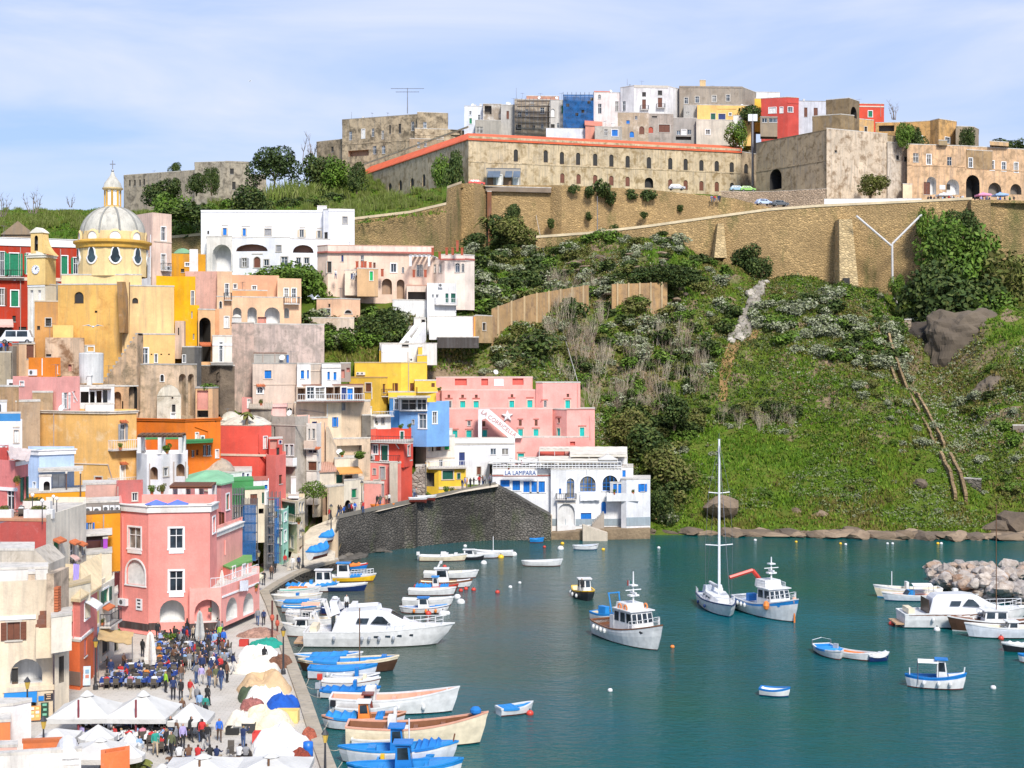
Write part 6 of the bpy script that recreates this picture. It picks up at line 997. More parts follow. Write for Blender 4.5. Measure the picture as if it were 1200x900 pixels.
lwall_('landing_ledge','low brown stone landing ledge at the foot of the white restaurant',[(572,628,222),(640,626,221),(700,621,220.5),(762,619,222)],(634,634,632,632),rockmat(hx('a58f72'),hx('7b6852')),4,None,dn=1.5)
wdg_('slipway','pale concrete slipway sloping to the water under the restaurant','slipway',683,712,219.2,615.5,624.5,628,pl('d6c8b4',.4),2.2)
wdg_('restaurant_stair','narrow outside stair to the blue door of the restaurant','staircase',694,708,222.4,615,601,617,pl('b0a496',.5),1.2,7)
wdg_('parapet_wall','beige quay parapet wall sloping beside the blue covered boat','wall',376,396,192,646,622,656,pl('cdb79a',.5),.8)
def rock_mesh(seed,mat,sub_=2):
 bm=bmesh.new();bmesh.ops.create_icosphere(bm,subdivisions=sub_,radius=1);o=V3((seed*7.3,seed*3.1,seed*1.7))
 for v in bm.verts:
  c=v.co.normalized();k=1+.55*mz.noise(c*1.1+o)+.25*mz.noise(c*2.6+o);v.co=c*k
  for ax in[V3((sin(q*2.4+seed),cos(q*1.7+seed*2),.9*sin(q*3.1+seed*.7)+.35))for q in rg(8)]:
   t=v.co.dot(ax.normalized())-.78-.1*sin(seed*3+ax.x*9)
   if t>0:
    v.co-=ax.normalized()*t*.85
 me=bpy.data.meshes.new('rock');bm.to_mesh(me);bm.free();me.materials.append(mat);return me
BR=[rock_mesh(i,rockmat(hx(('d2c9c0','c4bcb4','d8cbbd','c8b4a2','b5aea8')[i%5]),hx(('9d8d80','8b8079','a38f7e','9a7a62','7d7671')[i%5]),.6))for i in rg(10)]
SR=[rock_mesh(20+i,rockmat(hx(('8d7a64','a58f76','7a6a58')[i%3]),hx(('6a5a49','85715b','5c5044')[i%3]),.6))for i in rg(6)]
DR=[rock_mesh(40+i,rockmat(hx(('6d675f','8b847a','55504a')[i%3]),hx(('4a463f','5f5a53','3c3933')[i%3]),.6))for i in rg(4)]
rr=rn.Random(11)
bw=emp_('breakwater',G(1190,690,0),'pale boulder breakwater at the right edge of the harbour','breakwater')
outer=[(1084,668),(1093,660),(1110,655),(1140,656),(1170,657),(1215,655),(1215,712),(1175,704),(1140,694),(1100,684)]
def inpoly(x,y,P_):
 c=False;j=len(P_)-1
 for i in rg(len(P_)):
  if(P_[i][1]>y)!=(P_[j][1]>y)and x<(P_[j][0]-P_[i][0])*(y-P_[i][1])/(P_[j][1]-P_[i][1])+P_[i][0]:
   c=not c
  j=i
 return c
cnt=0
for k in rg(900):
 x,y=(rr.uniform(1082,1215),rr.uniform(660,706));yb=y+3
 if not inpoly(x,y,outer):
  continue
 rim=min(1,max(0,(y-655)/14))*min(1,max(0,(700+(x-1130)*.15-y)/16))*min(1,max(0,(x-1082)/25));z=rim*rr.uniform(1,2.3)-.15;s=rr.uniform(.5,1.15);p=G(x,y+z*8,0);p.z=z*.9;o=obj_mesh('boulder',BR[cnt%10],p-bw.location,rr.uniform(0,6),(s*rr.uniform(.85,1.2),s*rr.uniform(.8,1.1),s*rr.uniform(.65,.9)));o.parent=bw;cnt+=1
 if cnt>210:
  break
def rockrow(n,x0,x1,yf,s0,s1,meshes,zj,lab,grp,seed):
 r=rn.Random(seed)
 for i in rg(n):
  x=x0+(x1-x0)*(i+r.uniform(-.4,.4))/n;y=yf(x)+r.uniform(-zj,zj);p=G(x,y,0);s=r.uniform(s0,s1);z=s*.12;obj_mesh('shore_rock',meshes[i%len(meshes)],(p.x,p.y,z),r.uniform(0,6),(s*r.uniform(1.1,2.4),s*r.uniform(.8,1.2),s*r.uniform(.34,.62)),label=lab,cat='rock',group=grp)
rockrow(118,752,1330,lambda x:np.interp(x,[750,800,900,1000,1100,1205],[622,624.5,627.5,628.5,630,631.5]),.9,2,SR,1.5,'brown shore rock lying between the green slope and the harbour water','rocks along the foot of the green slope',4)
rockrow(40,770,1200,lambda x:np.interp(x,[750,850,900,1000,1205],[618,619,621,622,624]),1,1.9,SR,2,'brown shore rock lying between the green slope and the harbour water','rocks along the foot of the green slope',9)
rockrow(46,398,486,lambda x:np.interp(x,[398,430,470,486],[658,646,636,633]),.5,1.1,DR,4,'grey rock heaped at the foot of the black sea wall','rocks under the sea wall',6)
rockrow(14,640,770,lambda x:np.interp(x,[640,770],[630,626]),.5,.9,SR,1.5,'brown shore rock lying before the landing ledge of the restaurant','rocks before the landing ledge',8)
for x,y,d,s,lab in((846,594,231.5,2.6,'overhanging brown boulder just above the shore behind the sailing yacht'),(961,604,233,1.4,'rounded grey boulder at the bottom of the grass slope'),(933,600,233.5,1,'small pale boulder at the bottom of the grass slope'),(1169,619,229,2,'pale boulder on the shore by the breakwater'),(1190,612,229,2.6,'tall brown boulder at the right end of the shore'),(1079,567,240,1.3,'small pale rock lying on the grass slope below the broken wall')):
 p=P(x,y,d);zz=float(hill_z([p.x],[p.y])[0]);obj_mesh('boulder',SR[int(x)%6],(p.x,p.y,p.z),x,(s*1.25,s,s*.8),label=lab,cat='boulder')
def cliff(name,label,x,y,d,sx,sy,sz,mat,seed,rz=0,top=0,cat='cliff'):
 bm=bmesh.new();bmesh.ops.create_icosphere(bm,subdivisions=5,radius=1);o=V3((seed*5.1,seed,2*seed))
 for v in bm.verts:
  c=v.co.copy();c.x=copysign(abs(c.x)**.75,c.x);c.z=copysign(abs(c.z)**.7,c.z);k=1+.22*mz.noise(c*1.3+o)+.12*mz.noise(c*3.2+o)+.05*mz.noise(c*8+o)+.09*abs(mz.noise(V3((c.x*1.5,c.y*1.5,c.z*5))+o));v.co=c*k
 me=bpy.data.meshes.new(name);bm.to_mesh(me);bm.free();me.materials.append(mat);p=P(x,y,d);return obj_mesh(name,me,tp(p),rz,(sx,sy,sz),label=label,cat=cat)
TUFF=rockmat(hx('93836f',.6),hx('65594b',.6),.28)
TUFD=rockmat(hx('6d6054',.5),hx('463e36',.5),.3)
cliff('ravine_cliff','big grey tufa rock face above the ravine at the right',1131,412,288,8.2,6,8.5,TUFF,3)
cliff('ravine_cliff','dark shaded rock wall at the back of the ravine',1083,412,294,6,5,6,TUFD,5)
cliff('ravine_cliff','mossy rock outcrop on the slope at the right edge below the grey tufa face',1178,470,266,5.5,4,4.5,TUFF,7)
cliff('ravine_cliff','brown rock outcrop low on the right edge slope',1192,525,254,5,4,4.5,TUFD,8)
def drape_(name,label,path,mat,cat,n=26,m=6,lift=.12):
 r=rn.Random(len(label));vs=[]
 for i in rg(n+1):
  t=i/n*(len(path)-1);k=min(int(t),len(path)-2);f_=t-k;px=path[k][0]*(1-f_)+path[k+1][0]*f_;d=path[k][1]*(1-f_)+path[k+1][1]*f_;w_=(path[k][2]*(1-f_)+path[k+1][2]*f_)*(.8+.4*r.random());c=XY(px,d)
  for j in rg(m+1):
   x=c.x+(j/m*2-1)*w_;z=float(hill_z([x],[c.y])[0]);vs.append((x,c.y,z+(lift+.25*r.random())*(1 if 0<j<m else-1.5)))
 mb=MB().add(vs,[(i*(m+1)+j,i*(m+1)+j+1,(i+1)*(m+1)+j+1,(i+1)*(m+1)+j)for i in rg(n)for j in rg(m)],mat);o=mb.build(name,None,vs[0]);tag(o,label,cat);return o
drape_('earth_scar','orange bare earth scar curving down the green slope',[(846,262,.8),(850,267,1.4),(862,273,1.7),(880,279,1.2),(888,282,.5)],rockmat(hx('b8935f',.7),hx('96774a',.7),.3),'earth scar')
drape_('rock_rib','pale bare rock rib running down the green slope below the cliff road',[(858,274,2.2),(866,280,2.6),(880,288,2.2),(890,297,1.6),(892,302,.8)],rockmat(hx('b5ab9b',.8),hx('7d766a',.8),.5),'rock',lift=.45)
PR=[rock_mesh(60+i,rockmat(hx(('cfc5b4','b9b0a2','d8cfc0')[i%3]),hx(('8f877b','857d72','a39a8c')[i%3]),.6))for i in rg(4)]
rq=rn.Random(5)
for k in rg(42):
 t=rq.random();px,d=(856+38*t+rq.uniform(-9,9)*(1-.5*t),272+31*t);q=XY(px,d);s_=rq.uniform(.35,1.1);obj_mesh('slope_rock',PR[k%4],(q.x,q.y,hz(px,d)+.1*s_),rq.uniform(0,6),(s_*1.1,s_,s_*rq.uniform(.5,.9)),label='pale rock in the bare rib on the green slope',cat='rock',group='pale rocks of the bare rib')
for k in rg(46):
 px,d=(rq.uniform(660,850),rq.uniform(285,312));q=XY(px,d);s_=rq.uniform(.4,1.3);obj_mesh('slope_rock',SR[k%6],(q.x,q.y,hz(px,d)+.05),rq.uniform(0,6),(s_*1.9,s_,s_*.5),label='brown ledge rock breaking out of the upper slope',cat='rock',group='brown ledge rocks on the upper slope')
ho_('ravine_ruin','small ruined stone walls beside the pale pipe in the ravine','ruin',[D([(1030,294),(1053,293)],373,400,stone(hx('a08c70'),hx('887660'),1.2,1.4,.7),'0o 1036 378 1043 395 g',k=3,n=3),D([(1060,291),(1068,291)],374,408,stone(hx('b0a08a'),hx('887660'),1.2,1.4,.7),k=2,n=3)])
def stair_ruin(label,pts,w=.4,sep=1.6,h=1):
 ps=[XY(x,d)for x,d in pts];zs=[hz(x,d)for x,d in pts];bS=V3((ps[0].x,ps[0].y,zs[0]));rT=emp_('ruined_stair',bS,label,'ruin');m=stone(hx('b89c74',.8),hx('8f7856',.8),1.3,1.5,.8)
 for sd in(-1,1):
  mb=MB()
  for i in rg(len(ps)-1):
   a,b=(ps[i],ps[i+1]);k=max(2,int((b-a).length/1.2));t=V3((b.y-a.y,a.x-b.x)).normalized()*sep/2*sd
   for j in rg(k):
    p,q=(a.lerp(b,j/k)+t,a.lerp(b,(j+1.05)/k)+t);z=zs[i]+(zs[i+1]-zs[i])*(j+.5)/k;v=V3(((q-p).x/2,(q-p).y/2,0));nn=V3((v.y,-v.x,0)).normalized()*w/2;zz=(zs[i+1]-zs[i])/k;mb.obox(((p.x+q.x)/2,(p.y+q.y)/2,z),(v.x,v.y,zz/2),nn,(0,0,h+rn.uniform(-.25,.2)),m)
  pt_('wall',mb,rT,bS)
stair_ruin('ruined double walled stair zigzagging down the green slope',[(1034,283),(1043,274),(1058,267),(1072,261),(1096,252.5),(1101,249)])
stair_ruin('lower broken end of the ruined stair walls near the shore',[(1108,245),(1120,240.5),(1126,236)],.5,1.7,1.2)
ho_('fallen_wall','low fallen stone wall beside the lower broken stair','ruin',[D([(1128,240),(1150,238)],560,573,stone(hx('8d8578'),hx('6d665a'),1.2,1.4,.7),k=1.2,n=2)])
ho_('slope_fence_wall','grey concrete wall ramp on the slope at the right edge','wall',[D([(1145,252),(1190,250)],505,512,pl('a8998a',.6),k=.6,n=1.5),D([(1187,249),(1215,249)],498,515,pl('8d8074',.6),k=1,n=2)])
# boats
def hcol(c):
 return{'w':(.68,.68,.67),'c':(.74,.64,.46),'b':(.01,.17,.5),'B':(.01,.03,.12),'l':(.02,.23,.58),'r':(.55,.05,.03),'R':(.16,.03,.02),'n':(.2,.08,.035),'N':(.07,.035,.02),'g':(.35,.37,.4),'k':(.02,.02,.025),'y':(.8,.48,.02),'o':(.75,.22,.04),'t':(.48,.3,.17),'G':(.03,.3,.22),'p':(.7,.36,.25),'s':(.6,.63,.68)}[c]
def bp_(c):
 return pn(hcol(c),.4,0,.17)
def hull_fn(L,B,Hm,Hb,Hs,tr):
 def b(t):
  if tr:
   return B/2*(tr+(1-tr)*min(1,t/.4)**.7 if t<.4 else max(0,1-((t-.4)/.6)**2.3)**.85)
  return B/2*max(0,1-abs(2*t-1)**2.5)**.8
 def zs(t):
  return Hm+(Hb-Hm)*max(0,(t-.35)/.65)**2+(Hs-Hm)*max(0,(.35-t)/.35)**2
 return(b,zs)
def make_hull(rT,L,B,Hm,Hb,Hs,tr,side,band,inner,rail,bottom='R',deck=None,n=14,keel=.45,rake=.07,bandw=.24):
 b,zs=hull_fn(L,B,Hm,Hb,Hs,tr);ts=[i/n for i in rg(n+1)];rows=[];o=(0,0,0)
 for t in ts:
  w,h=(b(t),zs(t));x0=(t-.5)*L;xx=lambda f:x0+rake*L*max(0,(t-.6)/.4)**2*(f-.5)-(0 if tr else rake*.7*L*max(0,(.3-t)/.3)**2*(f-.5));rows.append([(xx(-.3),0,-keel),(xx(-.1),w*.62,-.22),(xx(.1),w*.86,.1),(xx(.65),w*.97,.1+(h-.1)*.55),(xx(1-bandw),w,.1+(h-.1)*(1-bandw)),(xx(1),w*1,h)])
 mb=MB();ms=[bp_(bottom),bp_(bottom),bp_(side),bp_(side),bp_(band)]
 for sgn in(1,-1):
  for i in rg(n):
   for j in rg(5):
    q=[rows[i][j],rows[i+1][j],rows[i+1][j+1],rows[i][j+1]];q=[(x,y*sgn,z)for x,y,z in q];mb.add(q,[(3,2,1,0)if sgn>0 else(0,1,2,3)],ms[j])
 if tr:
  r0=rows[0];ring=[(x,y,z)for x,y,z in r0]+[(x,-y,z)for x,y,z in r0[:0:-1]];mb.add(ring,[tp(rg(len(ring)))],bp_(side))
 pt_('hull',mb,rT,o);mb=MB();rp=bp_(rail)
 for sgn in(1,-1):
  vs=[]
  for i in rg(n+1):
   x,y,z=rows[i][5];vs+=[(x,(y+.03)*sgn,z-.07),(x,(y+.03)*sgn,z+.05),(x,max(0,y-.12)*sgn,z+.05),(x,max(0,y-.12)*sgn,z-.07)]
  for i in rg(n):
   for j in rg(4):
    q=(4*i+j,4*i+4+j,4*i+4+(j+1)%4,4*i+(j+1)%4);mb.add([vs[k]for k in q],[(0,1,2,3)if sgn<0 else(3,2,1,0)],rp)
 if tr:
  x,y,z=rows[0][5];mb.box(x-.05,-y,z-.1,x+.1,y,z+.045,rp)
 pt_('gunwale',mb,rT,o);mb=MB();ip=bp_(inner);fz=.22 if deck is None else None;vs=[]
 for i in rg(n+1):
  x,y,z=rows[i][5];yi=max(0,y-.1);zf=min(z-.1,fz)if deck is None else z-deck;xf=rows[i][2][0]if deck is None else rows[i][4][0]
  if deck is None:
   xf+=(-.12 if i>n/2 else .12)*abs(2*i/n-1)**3;x+=(-.1 if i>n/2 else .1)*abs(2*i/n-1)**4
  yf=max(0,min(yi*.82,rows[i][2][1]-.06))if deck is None else yi;vs+=[(x,yi,z-.02),(xf,yf,zf),(xf,-yf,zf),(x,-yi,z-.02)]
 for i in rg(n):
  for j in rg(3):
   mb.add([vs[k]for k in(4*i+j,4*i+j+1,4*i+5+j,4*i+4+j)],[(3,2,1,0)],ip)
 mb.add(vs[0:4],[(0,1,2,3)],ip);pt_('deck' if deck is not None else 'floor',mb,rT,o);return(b,zs)
def bbox_(rT,name,x0,x1,w0,w1,z0,z1,mat,y=0,taper=.0,par=None):
 mb=MB();t=taper;vs=[(x0,y-w0,z0),(x1,y-w1,z0),(x1,y+w1,z0),(x0,y+w0,z0),(x0+t,y-w0+abs(t)*.4,z1),(x1-t,y-w1+abs(t)*.4,z1),(x1-t,y+w1-abs(t)*.4,z1),(x0+t,y+w0-abs(t)*.4,z1)];mb.add(vs,[(3,2,1,0),(4,5,6,7),(0,1,5,4),(1,2,6,5),(2,3,7,6),(3,0,4,7)],mat);return pt_(name,mb,par or rT,(0,0,0))
def cover(rT,L,b,zs,t0,t1,mat,hgt=.22):
 mb=MB();n=10;vs=[]
 for i in rg(n+1):
  t=t0+(t1-t0)*i/n;x=(t-.5)*L;w,z=(b(t)+.05,zs(t));h=hgt*(1+.5*sin(i*2.3))*min(1,6*min(i/n,1-i/n)+.3);vs+=[(x,-w,z-.12),(x,-w,z+.06),(x,-w*.45,z+h*.8),(x,0,z+h+.05*sin(i*3.1)),(x,w*.45,z+h*.8),(x,w,z+.06),(x,w,z-.12)]
 fs=[(7*i+j,7*i+7+j,7*i+8+j,7*i+j+1)for i in rg(n)for j in rg(6)]+[tp(rg(7)),tp((7*n+k for k in rg(6,-1,-1)))];mb.add(vs,fs,mat);return pt_('cover',mb,rT,(0,0,0))
def cabin(rT,x0,x1,w,z0,h,col,roof=None,win=True,taper=.1,front=.25):
 z1=z0+h;cp=bp_(col);mb=MB();vs=[(x0,-w,z0),(x1,-w*.9,z0),(x1,w*.9,z0),(x0,w,z0),(x0+taper*.3,-w+taper,z1),(x1-front,-w*.9+taper,z1),(x1-front,w*.9-taper,z1),(x0+taper*.3,w-taper,z1)];mb.add(vs,[(4,5,6,7),(0,1,5,4),(1,2,6,5),(2,3,7,6),(3,0,4,7)],cp);c=pt_('cabin',mb,rT,(0,0,0));rm=bp_(roof or col);mb=MB().box(x0-.15,-w-.03,z1,x1-front+.22,w+.03,z1+.09,rm);sub('cabin_roof',mb,c,(0,0,0))
 if win:
  V=lambda i:V3(vs[i])
  def pane(a,b,c_,d,u0,u1,v0,v1):
   q=[]
   for u,v in((u0,v0),(u1,v0),(u1,v1),(u0,v1)):
    q.append(V(a).lerp(V(b),u).lerp(V(d).lerp(V(c_),u),v))
   nrm=(q[1]-q[0]).cross(q[3]-q[0]).normalized()*.02;m2=MB();m2.add([p+nrm for p in q]+[p-nrm for p in q],[(0,1,2,3),(7,6,5,4),(0,4,5,1),(1,5,6,2),(2,6,7,3),(3,7,4,0)],GL);sub('window',m2,c,(0,0,0))
  k=max(1,min(4,int((x1-x0)/.9)))
  for i in rg(k):
   pane(0,1,5,4,(i+.14)/k,(i+.86)/k,.5,.9);pane(2,3,7,6,(i+.14)/k,(i+.86)/k,.5,.9)
  for i in rg(2 if w<1 else 4):
   kk=2 if w<1 else 4;pane(1,2,6,5,(i+.12)/kk,(i+.88)/kk,.5,.9)
  pane(3,0,4,7,.3,.7,.45,.9)
 return c
def outboard(rT,x,z,col='w'):
 mb=MB();m=bp_(col);mb.box(x-.45,-.16,z+.15,x-.02,.16,z+.62,m);mb.box(x-.3,-.07,z-.6,x-.14,.07,z+.15,bp_('g'));pt_('outboard_motor',mb,rT,(0,0,0))
def thwarts(rT,L,b,zs,ts,mat):
 for t in ts:
  x=(t-.5)*L;w=b(t)-.1;mb=MB().box(x-.16,-w,zs(t)-.26,x+.16,w,zs(t)-.19,mat);pt_('seat',mb,rT,(0,0,0))
def pole_(rT,name,a,b,r,mat,r2=None):
 mb=MB().tube(a,b,r,mat,6,r2);return pt_(name,mb,rT,(0,0,0))
def fender(rT,x,y,z,col='w',r=.16):
 mb=MB().ball((x,y,z),r,bp_(col),8,sz=1.5);pt_('fender',mb,rT,(0,0,0))
def frail(rT,L,b,zs,t0,t1,h,col=ME,inset=.15):
 mb=MB();n=7;pr={}
 for s in(1,-1):
  for i in rg(n+1):
   t=t0+(t1-t0)*i/n;x=(t-.5)*L*1;w=max(.02,b(t)-inset)*s;p=V3((x,w,zs(t)));mb.tube(p,p+V3((0,0,h)),.022,WP,4,cap=False)
   if i:
    q=pr[s];mb.tube(q+V3((0,0,h)),p+V3((0,0,h)),.03,WP,4);mb.tube(q+V3((0,0,h*.5)),p+V3((0,0,h*.5)),.02,WP,4)
   pr[s]=p
 pt_('rail',mb,rT,(0,0,0))
FLEET='boats in the harbour'
BL=[]
def bo_(kind,px,y,Lpx,label,rz=.0,side='w',band='w',inner='w',rail='w',cat='boat',name=None,tr=.75,bt='R',opts='',Lm=None,B=None,Hm=None,seed=0,grp=FLEET,z=.0,Hb=None):
 p=G(px,y,z)if z else G(px,y,0);L=Lm or Lpx*p.y/F;p.z=z;nm=name or{'open':'rowing_boat','work':'fishing_boat','launch':'wooden_launch'}.get(kind,'boat');rT=emp_(nm,p,label,cat,grp,R(rz));O=opts.split();rd=rn.Random(int(px*7+y));B=B or max(1.5,min(.34*L,1.1+.16*L));Hm=Hm or .45+.035*L;Hb=Hb or Hm*(1.45 if L<9 else 1.6);b,zs=make_hull(rT,L,B,Hm,Hb,Hm*1.12,tr,side,band,inner,rail,bt);wm=bp_('n')if 'wood' in O else bp_(inner if inner!='w' else 'c')
 thwarts(rT,L,b,zs,(.28,.5,.7),wm)
 for o_ in O:
  k,_,v=o_.partition(':');v=v.split(',')
  if k=='cov':
   cover(rT,L,b,zs,float(v[1]),float(v[2]),cloth_(hcol(v[0]),.6),float(v[3])if len(v)>3 else .2)
  elif k=='cab':
   cabin(rT,(float(v[1])-.5)*L,(float(v[2])-.5)*L,B*.3,Hm*.55,float(v[3]),v[0],v[4]if len(v)>4 else None)
  elif k=='ob':
   outboard(rT,-L/2,Hm*.9,v[0])
  elif k=='mast':
   pole_(rT,'mast',((float(v[0])-.5)*L,0,.2),((float(v[0])-.5)*L,0,float(v[1])),.05,WOOD if len(v)>2 else WP)
  elif k=='fend':
   for t in(.3,.55,.75):
    fender(rT,(t-.5)*L,-b(t)-.13,Hm*.55,v[0])
  elif k=='fore':
   mb=MB();n=6;vs=[]
   for i in rg(n+1):
    t=.72+.26*i/n;x=(t-.5)*L*1.01;w_=max(.02,b(t)-.06);vs+=[(x,-w_,zs(t)+.02),(x,0,zs(t)+.1),(x,w_,zs(t)+.02)]
   mb.add(vs,[(3*i+j,3*i+3+j,3*i+4+j,3*i+j+1)for i in rg(n)for j in rg(2)],bp_(v[0]));pt_('foredeck',mb,rT,(0,0,0))
  elif k=='box':
   bbox_(rT,'engine_box',(float(v[1])-.5)*L,(float(v[2])-.5)*L,B*.2,B*.2,.2,float(v[3]),bp_(v[0]))
  elif k=='awn':
   x0,x1=((float(v[1])-.5)*L,(float(v[2])-.5)*L);zt=float(v[3]);mb=MB();n=5;vs=[]
   for i in rg(n+1):
    x=x0+(x1-x0)*i/n;vs+=[(x,-B*.42,zt-.12),(x,0,zt+.1),(x,B*.42,zt-.12)]
   mb.add(vs,[(3*i+j,3*i+3+j,3*i+4+j,3*i+j+1)for i in rg(n)for j in rg(2)],cloth_(hcol(v[0]),.5));pt_('awning',mb,rT,(0,0,0))
   for x in(x0,x1):
    for s in(-1,1):
     pole_(rT,'awning_pole',(x,s*B*.42,.3),(x,s*B*.42,zt-.12),.025,ME)
  elif k=='net':
   mb=MB().ball(((float(v[1])-.5)*L,0,Hm*.6),B*.3,cloth_(hcol(v[0]),1.5),10,1.3,.9,.6);pt_('net_heap',mb,rT,(0,0,0))
  elif k=='post':
   pole_(rT,'samson_post',(L*.46,0,Hm*.5),(L*.5,0,Hb*1.35),.06,bp_(v[0]))
  elif k=='arch':
   mb=MB();x=(float(v[1])-.5)*L;z=float(v[2])
   for s in(-1,1):
    mb.obox((x-.25,s*B*.38,(Hm+z)/2),(.12,0,0),(0,.06,0),(.3,0,(z-Hm)/2),bp_(v[0]))
   mb.box(x-.05,-B*.42,z-.1,x+.3,B*.42,z+.05,bp_(v[0]));pt_('radar_arch',mb,rT,(0,0,0))
  elif k=='shield':
   mb=MB();x=(float(v[0])-.5)*L;w_=b(float(v[0]))*.8;z0=zs(float(v[0]));mb.add([(x,-w_,z0),(x+.35,0,z0),(x,w_,z0),(x-.3,-w_*.9,z0+.5),(x,0,z0+.55),(x-.3,w_*.9,z0+.5)],[(0,1,4,3),(1,2,5,4)],GL);pt_('windscreen',mb,rT,(0,0,0))
  elif k=='rail':
   frail(rT,L,b,zs,.55,.98,.6)
  elif k=='cons':
   bbox_(rT,'console',-.05*L,.08*L,.35,.3,.2,1.25,bp_(v[0]),taper=.06)
 BL.append(rT);return(rT,b,zs,L,B)
BK=dict(bt='R')
bo_('work',412,667.5,36,'small boat with orange red tarpaulin and royal blue hull',0,'b','r','b','r',opts='cov:o,.15,.8,.25 fore:w',bt='k')
bo_('work',408,681,62,'white boat with yellow bow and a low wheelhouse with a dark red door',0,'y','w','w','w',opts='cab:w,.3,.55,1.9,l cov:l,.55,.75 rail',tr=.8)
bo_('work',399,692,60,'navy hulled white boat with a tall white cabin beside the blue covered boat',0,'B','w','w','w',opts='cab:w,.02,.35,2.1 fore:w',tr=.85,bt='B')
bo_('work',377,690,16,'small dark boat half hidden behind the navy hulled boat',0,'w','l','w','w',Lm=4)
bo_('launch',363,692.5,62,'white double ended boat under a bright blue cover with blue stem',0,'w','l','l','l',opts='cov:l,.05,.45,.3 cov:w,.3,.62,.25 cov:l,.62,.98,.2 box:l,.5,.56,1.3 post:l',tr=0)
bo_('open',356,695,38,'white dinghy with an orange red cover tied in front of the blue covered boat',0,'w','w','r','w',opts='cov:o,.05,.6,.2')
bo_('open',345,698,54,'slim white boat with a green cover line in the tight row by the quay',0,'w','w','G','w',tr=0)
bo_('open',347,704,58,'white and cream boat with a blue engine box in the tight row',0,'w','c','c','w',opts='box:b,.5,.56,.9',tr=0)
bo_('open',350,711,56,'white boat with broad blue inner band in the tight row',0,'w','w','l','w',opts='cov:l,.2,.7,.15',tr=0)
bo_('open',353,717,44,'dark hulled boat with blue rail and white seats in the tight row',0,'g','l','w','l',tr=.7)
bo_('open',355,723,38,'short blue and white boat, last of the tight row beside the motor cruisers',0,'g','l','w','w',tr=.7)
bo_('boat',400,719,48,'dark blue inflatable boat with two people and white seats',0,'B','B','s','B',name='inflatable_boat',opts='cons:w ob:w',tr=.9)
bo_('boat',366,735,60,'white motor cruiser with salmon sun awning, behind the big white yacht',180,'w','w','c','w',name='motor_boat',opts='awn:p,.35,.7,2.5 cab:w,.5,.75,1.2 arch:w,.25,2.8 rail',tr=.9,Hm=.95)
bo_('boat',358,745,55,'white motor cruiser with open cockpit and wood trim next to the big white yacht',180,'w','w','c','w',name='motor_boat',opts='cab:w,.45,.75,1.2 arch:w,.3,2.3 shield:.62 net:p,.2',tr=.9,Hm=.95)
bo_('launch',408,786,112,'long dark brown launch with cream rail, blue interior and a tall thin mast',0,'N','c','l','c',opts='mast:.62,5.6,w net:c,.75 box:b,.85,.9,1.4 cov:l,.05,.4,.15 fend:w',tr=0,bt='k',Hm=.95)
bo_('open',384,776,78,'grey hulled boat with bright blue cover behind the dark brown launch',0,'g','w','l','w',opts='cov:l,.25,.8,.2',tr=0)
bo_('launch',401,794,78,'pale grey boat with bright blue rail and row of white fenders',0,'s','l','l','l',opts='fend:w cov:l,.1,.85,.12',tr=.75,Hm=.85)
bo_('open',416,800,55,'navy and grey boat with small blue box beside the pale grey boat',0,'s','B','g','w',opts='box:b,.5,.58,1.3',tr=.7)
bo_('open',411,806,66,'white boat with dark red band and cream seats',0,'w','R','c','w',opts='fore:w box:c,.72,.78,1.1 ob:r',tr=.75)
bo_('open',410,817,68,'white boat under a deep blue cover with upright motor',0,'w','b','b','b',opts='cov:b,.05,.6,.3 cov:b,.68,.98,.2 box:b,.56,.62,1.4 ob:g',tr=.72,bt='k')
bo_('launch',461,834,146,'long white launch with high curved bow and brown deck trim',0,'w','w','p','w',opts='box:w,.28,.36,2.0 mast:.93,1.9 fend:w',tr=.8,Hm=1.15,bt='k',Hb=2)
bo_('open',430,838,72,'small white boat with a dark red cabin block in front of the long white launch',0,'s','w','n','w',opts='cab:R,.45,.62,1.3,R fore:w ob:k',tr=.7)
bo_('work',426,853,94,'white boat with brown deck, bright blue tarpaulin and an orange cabin box',0,'s','n','n','p',opts='cov:l,.03,.42,.35 cab:o,.44,.6,1.5,w cov:l,.66,.76,.2 box:w,.88,.92,1.5 wood',tr=0,bt='k',Hm=.85)
bo_('launch',487,871,160,'largest cream wooden launch with red brown inside and a blue ball on the bow',0,'c','c','n','p',opts='box:w,.30,.36,2.0 box:w,.36,.45,1.2 wood',tr=.85,Hm=1.3,bt='k',Hb=2.3)
_r=BL[-1]
_L=160*G(487,871).y/F
mb=MB().ball((_L*.44,0,2.35),.42,cloth_(hcol('b')),10,sz=.8)
pt_('cover_bundle',mb,_r,(0,0,0))
bo_('open',448,875,70,'plain white dinghy squeezed between the cream launch and the blue cabin boat',0,'w','w','w','w',opts='ob:w',tr=.75)
bo_('work',466,893,134,'white fishing boat with bright blue deck gear and a square blue cabin',0,'s','w','l','l',opts='cab:b,.44,.57,1.9,b fore:l box:l,.24,.31,1.1 cov:b,.66,.88,.35 mast:.6,3 post:n',tr=0,bt='k',Hm=1)
bo_('open',475,899,64,'small turquoise tender with a yellow drum beside the fishing boat',0,'w','l','l','l',opts='box:y,.05,.12,.9 box:o,.33,.38,.9',tr=.75)
bo_('work',474,914,130,'white and blue fishing boat cut by the lower edge of the harbour view',0,'w','l','l','l',opts='cab:b,.42,.58,1.9,b fore:l',tr=0,Hm=1)
bo_('boat',519,657,54,'beige open motor boat with three white seats and a red topped outboard',0,'c','c','w','w',name='motor_boat',opts='cons:w box:w,.55,.62,1.1 box:w,.75,.82,1.1 ob:w',tr=.8)
